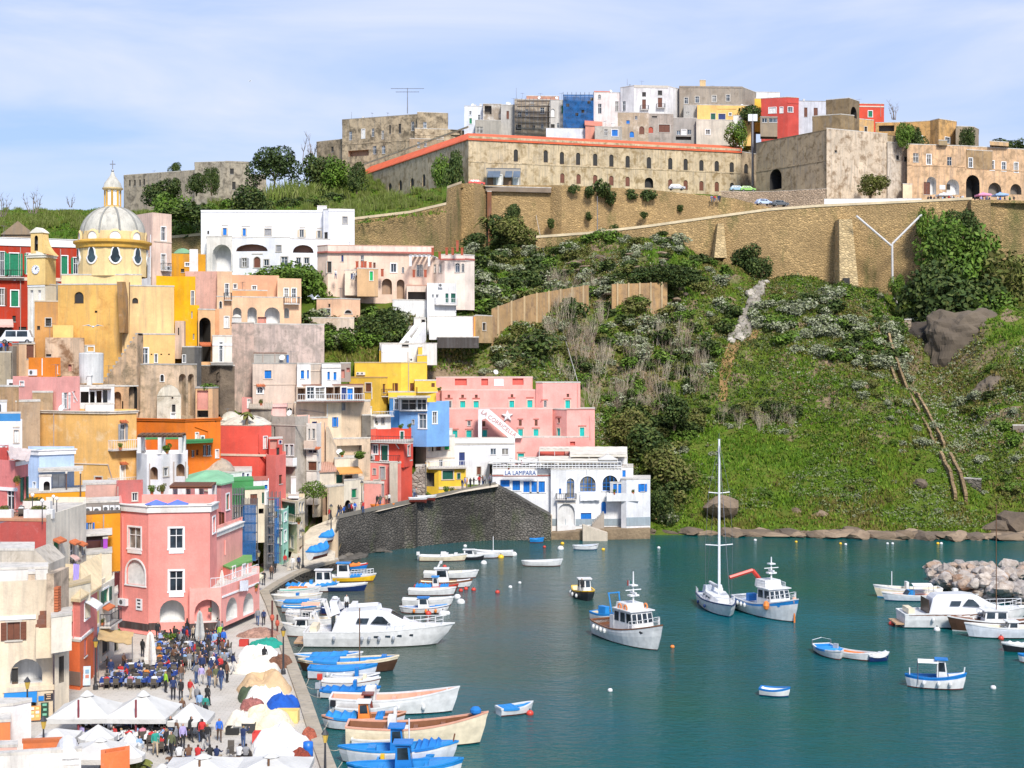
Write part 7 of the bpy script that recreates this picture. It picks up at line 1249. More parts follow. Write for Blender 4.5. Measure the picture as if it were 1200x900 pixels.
bo_('work',554,656,26,'small white cabin boat with black hull at the end of the beige motor boat',0,'k','w','w','w',opts='cab:w,.1,.6,1.1',tr=.8,bt='k')
bo_('boat',578,651.5,46,'long low white motor boat with a short white mast',180,'w','w','s','w',name='motor_boat',opts='mast:.5,2.8 fore:w',tr=.85)
bo_('boat',572,653.5,26,'pale grey skiff under the bow of the long low white boat',0,'s','w','s','w',name='motor_boat',tr=.85,opts='')
bo_('boat',528,677,62,'white motor boat with a sloping windscreen frame and orange stern fender',0,'w','w','c','w',name='motor_boat',opts='arch:w,.3,2.0 shield:.4 fore:w',tr=.85)
bo_('work',522,688,60,'white cabin boat with brown rubbing strake and square cabin windows',0,'w','n','c','n',opts='cab:w,.3,.58,1.9 fore:w',tr=.8)
bo_('work',511,693,50,'red brown boat with blue cover and small white cabin',0,'R','r','l','r',opts='cov:l,.02,.4,.3 cab:w,.42,.58,1.4,l cov:l,.6,.8,.2 fore:n',tr=.75)
bo_('open',506,697,54,'plain white dinghy moored in front of the red brown boat',0,'w','w','c','w',opts='',tr=.75)
bo_('work',501,709,58,'white boat with a dark grey hooded engine behind the blue roofed cabin boat',0,'w','w','w','w',opts='net:k,.36 fore:w',tr=.8)
bo_('work',497,718,56,'white double ended boat with small blue roofed cabin and orange fenders',0,'w','B','b','w',opts='cab:w,.38,.62,1.3,b fend:o fore:l',tr=0)
bo_('open',629,635.5,16,'little sky blue rowing boat by the foot of the sea wall',0,'l','l','l','l',tr=.7)
bo_('open',635,663,46,'white double ended rowing boat alone in the middle of the harbour',0,'w','w','s','w',tr=0,opts='')
bo_('open',686,644,29,'white and navy rowing boat off the slipway',0,'w','B','l','w',tr=0,bt='B')
bo_('open',604,836,36,'white dinghy with bright blue deck alone in the lower harbour',25,'w','w','l','w',tr=.8,Lm=2.9,opts='cov:l,.05,.5,.1')
bo_('open',908,815,28,'tiny blue and white dinghy floating alone below the trawlers',-20,'w','l','w','b',tr=.75,Lm=2.4,bt='B')
bo_('open',973,768,30,'white boat with bright blue inside and white bar across its stern',-80,'w','w','l','w',tr=.8,Lm=4.6,B=2.2,opts='awn:w,.02,.06,1.2 cov:l,.3,.7,.1')
bo_('open',1004,772,30,'white dinghy with orange seat beside the bright blue boat',-40,'w','w','o','w',tr=.85,Lm=3.8,opts='ob:g')
bo_('open',1029,774,26,'navy and white tender with a white cover tied to the dinghy',10,'B','w','w','w',tr=.8,opts='cov:w,.1,.95,.2',bt='B')
bo_('work',1096,806,66,'white fishing boat with blue trim, wheelhouse and white roof awning',-14,'w','b','b','b',opts='cab:w,.52,.72,1.9,b awn:w,.2,.55,2.3 net:p,.38 net:G,.2 fore:w fend:w mast:.06,1.6 post:w',tr=0,Hm=.95)
def mooring(px,y,col,r,lab,grp='mooring buoys afloat'):
 q=G(px,y,0);nb_=min((o for o in COL.objects if o.parent is None and o.get('group')==FLEET),key=lambda o:(o.location-q).length);lab=lab.split(' floating')[0]+' floating near the '+' '.join(nb_['label'].split()[:9])
 while lab.split()[-1]in('with','and','the','a','of','in','under','by','its','on','to','off','between','behind','red','square','very','beside','three','small'):
  lab=lab.rsplit(' ',1)[0]
 lab=' '.join(lab.split()[:16]);p=G(px,y,.1);mb=MB().ball((p.x,p.y,p.z),r,bp_(col),10,sz=.9);mb.tube((p.x,p.y,p.z+r*.8),(p.x,p.y,p.z+r*1.25),.06,IRON,5);tag(mb.build('mooring_buoy',None,p,True),lab,'buoy',grp)
BN={'r':'orange red','w':'white','y':'yellow','o':'orange'}
for x,y,c,r in((521,664,'r',.3),(554,671,'o',.4),(555,691,'r',.3),(546,690,'r',.28),(540,692,'r',.28),(583,694,'r',.3),(598,688,'w',.25),(609,683,'w',.22),(638,641,'r',.25),(659,637,'y',.3),(657,643,'w',.5),(707,644,'y',.28),(772,642,'w',.25),(545,640,'w',.3),(587,653,'y',.45),(602,650,'w',.5),(567,660,'w',.45),(540,706,'w',.5),(536,700,'w',.45),(519,720,'w',.5),(524,719,'w',.35),(512,713,'r',.3),(502,719,'r',.35),(500,704,'y',.3),(621,836,'r',.3),(715,809,'w',.22),(788,758,'o',.22),(885,633,'w',.25),(933,635,'y',.22),(985,637,'y',.22),(991,638,'w',.22),(1040,637,'w',.22),(1046,637,'w',.22),(1099,637,'y',.25),(1103,637,'w',.25),(1138,632,'y',.22),(1164,806,'w',.25),(1173,748,'r',.3),(1097,728,'r',.4),(1098,738,'w',.35),(1045,731,'r',.35)):
 mooring(x,y,c,r,BN[c]+' mooring buoy floating on the green harbour water')
def yacht(label,px,y,L,rz,stripe=None,tr=.88,B=4,fly=True,band='w'):
 p=G(px,y,0);rT=emp_('motor_yacht',p,label,'yacht',None,R(rz));b,zs=make_hull(rT,L,B,1.55,2.1,1.45,tr,'w',band,'w',band,'k',deck=.12,n=18,keel=.7,rake=.14,bandw=.12);wp=pn((.66,.67,.7),.25,0,.05);X=lambda t:(t-.5)*L;mb=MB();prof=[(.2,1.4,.4),(.24,3,.36),(.27,3.35,.34),(.52,3.45,.33),(.6,3.3,.33),(.74,2.3,.26),(.86,1.95,.14)];sec=[]
 for t,z,w in prof:
  sec.append([(X(t),-w*B,zs(t)-.12),(X(t),-w*B*.92,zs(t)-.12+(z-zs(t))*.75 if z>zs(t)else zs(t)),(X(t),-w*B*.74,z),(X(t),w*B*.74,z),(X(t),w*B*.92,zs(t)-.12+(z-zs(t))*.75 if z>zs(t)else zs(t)),(X(t),w*B,zs(t)-.12)])
 n=len(sec);vs=[v for s in sec for v in s];mb.add(vs,[(6*i+j,6*i+j+1,6*i+7+j,6*i+6+j)for i in rg(n-1)for j in rg(5)]+[tp(rg(5,-1,-1)),tp(rg(6*n-6,6*n))],wp);sup=pt_('superstructure',mb,rT,(0,0,0))
 for s in(-1,1):
  for tri in([(.37,2.28),(.45,2.28),(.465,2.78),(.385,2.78)],[(.475,2.28),(.62,2.18),(.56,2.95),(.52,2.98)]):
   m2=MB();q=[(X(t),s*(B*.335+(.04 if z<2.5 else-.02)),z)for t,z in tri];m2.add(q+[(x,y_+s*.035,z)for x,y_,z in q],[(0,1,2,3),(7,6,5,4),(0,4,5,1),(1,5,6,2),(2,6,7,3),(3,7,4,0)],GL);sub('window',m2,sup,(0,0,0))
  m2=MB();q=[(X(.615),s*.12,3.18),(X(.615),s*B*.22,3.12),(X(.7),s*B*.2,2.56),(X(.7),s*.1,2.62)];m2.add([(x+.02,y_,z+.06)for x,y_,z in q],[(0,1,2,3)],GL);sub('windscreen',m2,sup,(0,0,0))
  for t in(.52,.6,.68,.76):
   m2=MB();m2.box(X(t)-.25,s*(b(t)*.985)-.03,1+.35*(t-.5),X(t)+.25,s*(b(t)*.985)+.03,1.18+.35*(t-.5),GL);pt_('porthole',m2,rT,(0,0,0))
  for t in(.22,.42,.47,.54,.64):
   fender(rT,X(t),s*(b(t)+.14),.95,'g' if not stripe else 'w',.17)
 if fly:
  mb=MB()
  for s in(-1,1):
   mb.add([(X(.2),s*B*.34,3),(X(.26),s*B*.34,3.3),(X(.23),s*B*.26,4.3),(X(.18),s*B*.26,4.3)]+[(X(.2),s*B*.3,3),(X(.26),s*B*.3,3.3),(X(.23),s*B*.22,4.3),(X(.18),s*B*.22,4.3)],[(0,1,2,3),(7,6,5,4),(0,4,5,1),(1,5,6,2),(2,6,7,3),(3,7,4,0)],wp)
  mb.box(X(.18),-B*.26,4.2,X(.235),B*.26,4.36,wp);pt_('radar_arch',mb,rT,(0,0,0));mb=MB().ball((X(.21),0,4.55),.32,wp,10,sz=.5);pt_('radar_dome',mb,rT,(0,0,0));mb=MB().add([(X(.3),-B*.24,3.42),(X(.52),-B*.22,3.46),(X(.55),0,3.46),(X(.52),B*.22,3.46),(X(.3),B*.24,3.42),(X(.3),-B*.26,3.75),(X(.51),-B*.24,3.95),(X(.54),0,4),(X(.51),B*.24,3.95),(X(.3),B*.26,3.75)],[(0,1,6,5),(1,2,7,6),(2,3,8,7),(3,4,9,8)],wp)
  pt_('flybridge',mb,rT,(0,0,0))
  for s in(-.4,.5):
   bbox_(rT,'seat',X(.33),X(.37),.35,.35,3.45,4.1,bp_('w'),s)
 frail(rT,L,b,zs,.6,.985,.75,WP,.12);bbox_(rT,'cockpit_sofa',X(.04),X(.09),B*.3,B*.3,1.4,1.95,bp_('c'));bbox_(rT,'bathing_platform',X(-.07),X(.0),B*.36,B*.38,.35,.5,bp_('t'));mb=MB().box(X(.2)-.05,-B*.36,1.4,X(.2),B*.36,2.9,GL if not stripe else bp_('N'));pt_('saloon_door',mb,rT,(0,0,0))
 if stripe:
  mb=MB()
  for s in(-1,1):
   for i in rg(12):
    t0,t1=(.03+i*.07,.1+i*.07);mb.add([(X(t0),s*(b(t0)+.02),1.35),(X(t1),s*(b(t1)+.02),1.35+.02*i),(X(t1),s*(b(t1)+.02),1.45+.02*i),(X(t0),s*(b(t0)+.02),1.45)],[(0,1,2,3)],bp_(stripe))
  pt_('stripe',mb,rT,(0,0,0))
 return rT
yacht('big white motor yacht with swept cabin windows and grey fenders moored by the quay',440,755,13.6,0,B=4.1)
yacht('white motor yacht with thin brown stripe beside the breakwater',1127,733,12.8,0,'n',B=4,fly=False)
def trawler(label,px,y,L,B,rz,v):
 p=G(px,y,0);rT=emp_('trawler',p,label,'fishing boat',None,R(rz));b,zs=make_hull(rT,L,B,1.35,2.6,1.5,.7,'w','w' if v==0 else 'l','n' if v==0 else 's','n' if v==0 else 'w','R',deck=.45,n=16,keel=.9,rake=.1,bandw=.22);X=lambda t:(t-.5)*L;c=cabin(rT,X(.42 if v==0 else .5),X(.74),B*.36,1.1,2.2 if v==0 else 2,'w','w',True,.08,.45);bbox_(rT,'deckhouse',X(.4),X(.6),B*.26,B*.26,3.1,3.9,bp_('w'),taper=.12)
 if v==0:
  bbox_(rT,'bulwark_locker',X(.36),X(.43),B*.36,B*.36,1.2,2.6,bp_('w'))
 pole_(rT,'mast',(X(.56),0,3.7),(X(.56),0,7 if v==0 else 6.4),.1,WP,.06);mb=MB().tube((X(.56),-.9,5.2),(X(.56),.9,5.2),.05,WP,5);mb.box(X(.53),-.5,4.6,X(.59),.5,4.75,WP);mb.box(X(.53),-.35,5.6,X(.59),.35,5.72,WP);pt_('crosstree',mb,rT,(0,0,0));mb=MB().box(X(.56)-.5,-.08,4.85,X(.56)+.5,.08,5,WP);mb.tube((X(.56),0,4.7),(X(.56),0,4.9),.06,WP,6);pt_('radar',mb,rT,(0,0,0));frail(rT,L,b,zs,.7,.985,.7,WP,.12)
 for t in(.12,.2,.28,.36):
  fender(rT,X(t),-b(t)-.12,1,'w',.17);fender(rT,X(t),b(t)+.12,1,'w',.17)
 mb=MB()
 for s in(-1,1):
  t=.86;mb.add([(X(t-.05),s*(b(t-.05)*1+.03),1.75),(X(t-.015),s*(b(t-.015)+.05),1.45),(X(t+.03),s*(b(t+.03)+.05),1.7),(X(t+.03),s*(b(t+.03)+.05),2),(X(t-.03),s*(b(t-.03)+.05),2.05)],[(0,1,2,3,4)],bp_('k' if v==0 else 'l'))
 pt_('bow_marking',mb,rT,(0,0,0))
 if v==0:
  for t,s in((.6,-1),(.6,1),(.5,-1)):
   mb=MB();q=[]
   for i in rg(12):
    a=i*pi/6;mb.ball((X(t)+.28*cos(a),s*B*.3,3.55+.28*sin(a)),.09,bp_('o'),6)
   pt_('lifebuoy',mb,rT,(0,0,0))
  mb=MB().tube((X(.3),-.5,1.2),(X(.22),-.6,4.4),.07,bp_('l'),5);mb.tube((X(.3),.5,1.2),(X(.22),.6,4.4),.07,bp_('l'),5);mb.tube((X(.22),-.7,4.4),(X(.22),.7,4.4),.07,bp_('l'),5);pt_('gantry',mb,rT,(0,0,0));mb=MB().ball((X(.36),.3,3.1),.5,cloth_(hcol('r')),8,sz=.8);mb.ball((X(.36),-.5,3),.4,cloth_(hcol('r')),8);pt_('net_heap',mb,rT,(0,0,0));mb=MB();x=X(.52);z=6;mb.add([(x,.05,z),(x-.25,.05,z),(x-.25,.05,z-.55),(x,.05,z-.55)],[(0,1,2,3)],bp_('G'))
  mb.add([(x-.25,.05,z),(x-.5,.05,z),(x-.5,.05,z-.55),(x-.25,.05,z-.55)],[(0,1,2,3)],bp_('w'));mb.add([(x-.5,.05,z),(x-.75,.05,z),(x-.75,.05,z-.55),(x-.5,.05,z-.55)],[(0,1,2,3)],bp_('r'));pt_('flag',mb,rT,(0,0,0))
 else:
  mb=MB();cr_=bp_('r');mb.tube((X(.38),0,1.2),(X(.36),0,3.6),.2,cr_,6);mb.tube((X(.36),0,3.6),(X(.34),-.9,4.7),.24,cr_,6);mb.tube((X(.34),-.9,4.7),(X(.3),-3.6,4),.22,cr_,6);pt_('crane',mb,rT,(0,0,0));mb=MB().tube((X(.97),0,2.7),(X(.985),-.1,-.1),.09,bp_('o'),5);mb.ball((X(.985),-.1,2.3),.3,bp_('p'),8,sz=1.4);pt_('anchor_float',mb,rT,(0,0,0));bbox_(rT,'winch',X(.16),X(.22),.5,.5,1.1,1.9,bp_('b'))
  frail(rT,L,b,lambda t:3.1,.5,.66,.6,WP,B*.16);fender(rT,X(.72),-b(.72)-.2,1.5,'o',.35)
 return rT
trawler('white fishing trawler with black bow eyes, lifebuoys and Italian flag',738,752,10.6,3.9,-62,0)
trawler('white trawler with blue stripe and folded red crane beside the sailing yacht',900,720.5,10.4,4,-66,1)
bo_('open',709,728,24,'small blue trimmed dinghy with a blue frame behind the trawler with bow eyes',-50,'w','l','c','l',tr=.8,Lm=3.6,opts='box:l,.3,.6,1.6 net:c,.6',Hm=.8)
bo_('work',684,700,30,'small black hulled fishing boat with yellow rail and man aboard',-84,'k','N','c','y',tr=.75,Lm=6,B=2.6,opts='cab:w,.5,.72,1.8 mast:.2,2.0 fend:w',bt='k',Hm=.85)
def sailboat():
 p=G(841,714,0);L,B=(11,3.5);rT=emp_('sailing_yacht',p,'white sailing yacht with a very tall bare mast moored beside the trawler with red crane','sailboat',None,R(-84));b,zs=make_hull(rT,L,B,1.15,1.45,1.1,.7,'w','w','w','B','B',deck=.06,n=16,keel=.8,rake=.12,bandw=.1);X=lambda t:(t-.5)*L;wp=bp_('w');mb=MB();vs=[];tt=[(.3,.36,1.75),(.42,.4,1.85),(.6,.34,1.75),(.74,.2,1.45)]
 for t,w,z in tt:
  vs+=[(X(t),-w*B,1.1),(X(t),-w*B*.8,z),(X(t),w*B*.8,z),(X(t),w*B,1.1)]
 mb.add(vs,[(4*i+j,4*i+1+j,4*i+5+j,4*i+4+j)for i in rg(3)for j in rg(3)]+[(3,2,1,0),(12,13,14,15)],wp);c=pt_('coachroof',mb,rT,(0,0,0))
 for s in(-1,1):
  for t in(.38,.48,.57):
   m2=MB();m2.box(X(t)-.3,s*B*.345-.04,1.38,X(t)+.3,s*B*.345+.04,1.56,GL);sub('window',m2,c,(0,0,0))
 top=19;pole_(rT,'mast',(X(.56),0,1.2),(X(.56),0,top),.16,pn((.75,.76,.78),.35),.11)
 for z,w in((7.2,1.55),(13,1.2)):
  mb=MB().tube((X(.56),-w,z+.12),(X(.56),0,z),.06,WP,5);mb.tube((X(.56),w,z+.12),(X(.56),0,z),.06,WP,5);pt_('spreader',mb,rT,(0,0,0))
 mb=MB()
 for s in(-1,1):
  mb.tube((X(.54),s*B*.42,1.2),(X(.56),s*1.55,7.3),.018,ME,4);mb.tube((X(.56),s*1.55,7.3),(X(.56),s*1.2,13.1),.018,ME,4);mb.tube((X(.56),s*1.2,13.1),(X(.56),0,top-.3),.018,ME,4)
 mb.tube((X(.99),0,1.5),(X(.56),0,top-.4),.03,ME,4);mb.tube((X(.01),0,1.2),(X(.56),0,top-.1),.02,ME,4);pt_('rigging',mb,rT,(0,0,0));mb=MB().tube((X(.55),0,2.4),(X(.16),0,2.35),.09,WP,6);pt_('boom',mb,rT,(0,0,0));mb=MB().tube((X(.54),0,2.58),(X(.18),0,2.5),.17,cloth_(hcol('w')),8);pt_('furled_sail',mb,rT,(0,0,0));frail(rT,L,b,zs,.78,.985,.65,WP,.1);frail(rT,L,b,zs,.02,.2,.65,WP,.1);bbox_(rT,'sprayhood',X(.26),X(.36),B*.32,B*.3,1.6,2.4,cloth_(hcol('s')),taper=.25)
 for s in(-1,1):
  for t in(.35,.6):
   fender(rT,X(t),s*(b(t)+.14),.6,'B',.15)
 mb=MB().box(X(.56)-.05,-.25,top,X(.56)+.05,.25,top+.04,ME);mb.tube((X(.56),0,top),(X(.56),0,top+.7),.02,ME,4);pt_('masthead',mb,rT,(0,0,0))
sailboat()
bo_('launch',1064,699.5,76,'long pale launch with aerials behind the grey motor boat near the breakwater',180,'c','w','c','w',opts='box:w,.5,.54,1.8 mast:.75,3 net:s,.35',tr=.8,Hm=1,bt='l')
bo_('boat',1068,703.5,66,'low white and navy speed boat with orange seats near the breakwater',180,'s','w','p','w',name='motor_boat',opts='awn:w,.15,.5,1.9 cons:l shield:.6',tr=.85,bt='B')
bo_('boat',1120,702,50,'white tender with an orange lifebuoy in front of the breakwater boulders',180,'w','w','c','w',name='motor_boat',opts='net:o,.35 cons:w',tr=.85)
bo_('launch',1160,739,94,'brown varnished classic sailing boat with white cabin top and brown mast',180,'N','N','n','w',cat='sailboat',name='sailing_boat',opts='cab:w,.3,.6,1.5 mast:.42,13,w fore:n',tr=.6,bt='w',Hm=1.05)
bo_('launch',1178,746.5,90,'pale grey wooden launch with cream rail at the right edge',180,'s','s','c','w',opts='cab:w,.35,.5,1.0 fend:w',tr=.8,Hm=1,bt='k')
bo_('open',1200,763,50,'small white boat with dark hull and blue cover at the right edge',180,'k','w','l','w',opts='cov:w,.2,.9,.2',tr=.8,bt='k')
bo_('work',1214,776,40,'blue stemmed white boat just cut by the right edge',180,'w','l','l','l',opts='cov:l,.3,.8,.2',tr=0)
# plants
npr=np.random.RandomState(5)
def leaf_mesh(name,lumps,nleaf,size,mats,up=.35,stretch=1):
 vs=[];mi=[];tot=sum((l[3]*l[4]*l[5]for l in lumps))if lumps else 1
 for l in lumps:
  k=max(8,int(nleaf*(l[3]*l[4]*l[5])/tot));d=npr.normal(size=(k,3));d/=np.linalg.norm(d,axis=1)[:,None];r=npr.rand(k)**.33*.5+.55;r=np.clip(r+npr.normal(size=k)*.07,0,1.12);c=np.array(l[:3])+d*r[:,None]*np.array(l[3:6]);nrm=d*.7+npr.normal(size=(k,3))*.6+np.array([0,0,up]);nrm/=np.linalg.norm(nrm,axis=1)[:,None];t=np.cross(nrm,npr.normal(size=(k,3)));t/=np.linalg.norm(t,axis=1)[:,None];b=np.cross(nrm,t)
  s=size*(.6+.8*npr.rand(k))[:,None];t=t*s*stretch;b=b*s*.62;vs.append(np.stack([c-t,c+b*.9-t*.1,c+t,c-b*.9+t*.1],1));mi.append(npr.randint(0,len(mats),k))
 V=np.concatenate(vs).reshape(-1,3);M=np.concatenate(mi);me=bpy.data.meshes.new(name);n=len(V)//4;me.vertices.add(len(V));me.vertices.foreach_set('co',V.ravel());me.loops.add(4*n);me.loops.foreach_set('vertex_index',np.arange(4*n));me.polygons.add(n);me.polygons.foreach_set('loop_start',np.arange(0,4*n,4));me.polygons.foreach_set('loop_total',np.full(n,4))
 for m in mats:
  me.materials.append(m)
 me.polygons.foreach_set('material_index',M);me.update();me.validate();return me
def lumps(n,rx,rz,seed,flat=.6):
 r=rn.Random(seed);o=[]
 for i in rg(n):
  a=r.uniform(0,6.28);q=r.uniform(.15,.72)*rx;s=r.uniform(.34,.58);o.append((cos(a)*q,sin(a)*q,rz*r.uniform(.08,.82),rx*s,rx*s,rz*s*r.uniform(.6,.95)))
 return o
LM={'silver':[leaf_((.27,.29,.18),.25),leaf_((.33,.34,.23),.25),leaf_((.17,.2,.09),.25)],'dark':[leaf_((.045,.075,.014)),leaf_((.03,.055,.012)),leaf_((.075,.1,.022))],'green':[leaf_((.09,.17,.015)),leaf_((.065,.12,.014)),leaf_((.13,.2,.03))],'olive':[leaf_((.13,.14,.03)),leaf_((.09,.11,.02)),leaf_((.16,.15,.045))],'pine':[leaf_((.04,.07,.016)),leaf_((.055,.085,.022)),leaf_((.028,.048,.012))],'reed':[leaf_((.15,.2,.035)),leaf_((.2,.22,.07)),leaf_((.11,.15,.02))],'ivy':[leaf_((.06,.14,.01)),leaf_((.1,.19,.02)),leaf_((.04,.09,.012))]}
SHR={k:[leaf_mesh(k+'_shrub',lumps(7+i,1,1.15,i*7+len(k)),620,.16 if k!='silver' else .13,LM[k])for i in rg(4)]for k in('silver','dark','green','olive')}
BIGT={k:[leaf_mesh(k+'_crown',lumps(12,1,1.3,i*5+100+len(k)),2600,.085,LM[k])for i in rg(3)]for k in('dark','green','olive')}
def stems_mesh(name,n,h,spread,mat,tw,seed,r0=.035):
 r=rn.Random(seed);mb=MB()
 for i in rg(n):
  a=r.uniform(0,6.28);q=r.uniform(0,.8);p=V3((cos(a)*q,sin(a)*q,0));d=V3((cos(a)*spread*r.uniform(.2,1),sin(a)*spread*r.uniform(.2,1),1)).normalized();ln=h*r.uniform(.55,1);rad=r0*r.uniform(.7,1.3)
  for s in rg(4):
   q2=p+d*ln/4;mb.tube(p,q2,rad,mat,4,rad*.72,cap=False);rad*=.72
   if s>0:
    for t in rg(tw):
     e=(d+V3((r.uniform(-1,1),r.uniform(-1,1),r.uniform(-.1,.6)))).normalized();mb.tube(q2,q2+e*ln*r.uniform(.12,.3),rad*.7,mat,3,rad*.25,cap=False)
   p=q2;d=(d+V3((r.uniform(-.35,.35),r.uniform(-.35,.35),.15))).normalized()
 me=bpy.data.meshes.new(name);me.from_pydata(mb.v,[],mb.f);me.materials.append(mat);return me
PALE=pn((.46,.39,.28),.9,0,.35)
BARK=pn((.16,.115,.07),.95,0,.4)
BARE=[stems_mesh('bare_shrub',15,3,.5,(PALE,pn((.33,.25,.18),.9,0,.35))[i%2],2,i)for i in rg(4)]
def reed_mesh(seed,n=170,h=2.6,mats=None):
 r=rn.Random(seed);mb=MB();ms=mats or LM['reed']
 for i in rg(n):
  x,y=(r.gauss(0,.8),r.gauss(0,.8));a=r.uniform(0,6.28);w_=.05;hh=h*r.uniform(.6,1.1);lx,ly=(r.gauss(0,.35),r.gauss(0,.35));m=ms[r.randrange(3)];c,s=(cos(a)*w_,sin(a)*w_);mb.add([(x-c,y-s,0),(x+c,y+s,0),(x+lx*.4+c*1.3,y+ly*.4+s*1.3,hh*.6),(x+lx*.4-c*1.3,y+ly*.4-s*1.3,hh*.6),(x+lx*1.3,y+ly*1.3,hh)],[(0,1,2,3),(3,2,4)],m)
 me=bpy.data.meshes.new('reed_clump');me.from_pydata(mb.v,[],mb.f);[me.materials.append(m)for m in mb.mats];me.polygons.foreach_set('material_index',mb.m);return me
REED=[reed_mesh(i)for i in rg(4)]
def ray_ground(px,py,fn,d0,d1,step=.75):
 ds=np.arange(d0,d1,step);x=(px-CX)*ds/F;z=fn(x,ds);ray=CZ-(py-YH)*ds/F;k=np.where(z>=ray)[0];return(float(ds[k[0]]),float(z[k[0]]))if len(k)else None
hillfn=lambda x,y:hill_z(x,y)
upfn=lambda x,y:up_f(np.c_[x,y])
VEG={'silver':('silver_shrub','shrub'),'dark':('dark_shrub','shrub'),'green':('green_shrub','shrub'),'olive':('olive_shrub','shrub'),'bare':('bare_shrub','shrub'),'reed':('reed_clump','reeds')}
VCOL={'silver':'silvery grey rounded shrub','dark':'dark evergreen shrub','green':'fresh green leafy shrub','olive':'olive brown shrub','bare':'leafless shrub of pale grey stems','reed':'clump of tall yellow green reeds'}
def scat_(poly,n,kinds,s0,s1,place,fn=hillfn,d0=222,d1=345,seed=1,zs=(.7,1)):
 r=rn.Random(seed);xs=[p[0]for p in poly];ys=[p[1]for p in poly];k=0;t=0
 while k<n and t<n*30:
  t+=1;x,y=(r.uniform(min(xs),max(xs)),r.uniform(min(ys),max(ys)))
  if not inpoly(x,y,poly):
   continue
  g=ray_ground(x,y,fn,d0,d1)
  if not g:
   continue
  d,z=g;q=XY(x,d);kd=r.choices([a for a,b in kinds],[b for a,b in kinds])[0];s=r.uniform(s0,s1);nm,ct=VEG[kd]
  if kd=='bare':
   me=r.choice(BARE);sc=(s*.8,s*.8,s*r.uniform(.8,1.2))
  elif kd=='reed':
   me=r.choice(REED);sc=(s,s,s*r.uniform(.8,1.2))
  else:
   me=r.choice(SHR[kd]);sc=(s*r.uniform(.9,1.25),s*r.uniform(.9,1.25),s*r.uniform(*zs))
  obj_mesh(nm,me,(q.x,q.y,z-.12*s),r.uniform(0,6.28),sc,label=VCOL[kd]+' '+place,cat=ct,group=VCOL[kd]+' '+place);k+=1
scat_([(885,345),(985,345),(1050,385),(1060,440),(1000,430),(920,410),(880,390)],120,[('silver',8),('green',2.2),('dark',2)],1,2.3,'on the slope under the cliff road wall',seed=2)
scat_([(990,430),(1060,430),(1110,520),(1090,540),(1010,470)],24,[('silver',7),('olive',2)],.6,1.4,'beside the ruined double stair',seed=3)
scat_([(545,290),(640,290),(660,330),(640,360),(560,375),(540,350)],120,[('silver',4.5),('dark',5),('olive',2),('green',1)],1.1,2.4,'on the slope beside the blush villa',seed=4)
scat_([(650,288),(700,280),(765,270),(835,280),(855,320),(870,360),(830,440),(760,440),(690,400),(640,380)],200,[('silver',5),('green',2.5),('dark',4),('olive',3)],.9,2.2,'in the middle of the slope under the road wall',seed=5)
scat_([(645,395),(830,400),(830,470),(760,495),(690,480),(655,440)],105,[('bare',8),('silver',1.5),('dark',1.5),('green',1)],1,1.9,'in the thicket on the middle slope',seed=6)
scat_([(842,490),(930,490),(930,508),(842,508)],26,[('bare',1)],.7,1.1,'in the small row on the grass slope',seed=7)
scat_([(842,480),(935,480),(935,496),(842,496)],22,[('dark',3),('olive',1)],.9,1.5,'behind the small row of bare stems',seed=17)
scat_([(640,335),(710,335),(710,385),(650,385)],34,[('bare',4),('silver',1)],.9,1.5,'before the ribbed ochre wall',seed=8)
scat_([(705,470),(830,480),(800,560),(790,612),(770,615),(765,590),(740,530),(705,500)],100,[('dark',5),('olive',3.5),('green',1.5),('silver',.6)],1,2.1,'on the slope behind the restaurant',seed=9)
scat_([(560,375),(690,380),(700,440),(640,445),(560,440)],40,[('dark',3),('silver',3),('olive',3)],.8,1.6,'above the pink hotel',seed=10)
scat_([(840,500),(1100,500),(1180,610),(800,610)],42,[('silver',3),('olive',2),('green',3)],.4,.9,'scattered over the grass slope',seed=11)
scat_([(1100,410),(1200,440),(1360,360),(1360,610),(1150,590),(1120,480)],105,[('silver',4),('olive',3),('green',3),('dark',1)],.7,1.7,'on the rough slope at the right edge',seed=12)
scat_([(345,375),(470,372),(480,395),(440,412),(345,412)],60,[('dark',5),('green',3),('silver',1.2),('olive',1)],1.1,2.2,'on the bank below the peach bungalow',seed=13)
scat_([(505,400),(570,400),(570,435),(505,430)],22,[('olive',4),('silver',1),('green',1)],.4,.9,'on the bare earth bank above the hotel',seed=14)
scat_([(640,255),(780,245),(780,262),(650,276)],20,[('olive',2),('dark',1)],.5,.9,'under the brown upper wall',fn=lambda x,y:np.full(len(x),56),d0=325,d1=340,seed=15)
scat_([(550,262),(645,258),(645,276),(560,285)],36,[('dark',4),('green',2),('olive',2)],1,2,'in the garden around the palm',d1=338,seed=16)
scat_([(1000,350),(1060,345),(1075,400),(1040,420)],30,[('silver',3),('green',3),('dark',2)],.8,1.6,'around the small ruin in the ravine',seed=18)
scat_([(0,245),(120,238),(235,235),(235,262),(0,274)],120,[('reed',1)],.45,.8,'on the ridge behind the church',upfn,300,470,21)
scat_([(380,216),(420,205),(515,205),(520,240),(420,255),(330,245),(330,228)],150,[('reed',5),('green',1)],.5,.95,'on the slope under the fortress wing',upfn,300,470,22)
scat_([(190,255),(237,255),(237,300),(190,285)],20,[('dark',3),('green',2)],1.4,2.4,'between the dome and the long white villa',lambda x,y:np.full(len(x),58),296,310,23)
scat_([(170,228),(400,215),(400,242),(240,248),(170,245)],90,[('dark',4),('green',4),('reed',2)],1.1,2.2,'along the hillside above the long white villa',upfn,300,470,24)
scat_([(160,210),(320,205),(400,190),(420,205),(320,225),(160,228)],44,[('dark',5),('green',2)],1,1.9,'at the foot of the grey ruins',upfn,360,520,25)
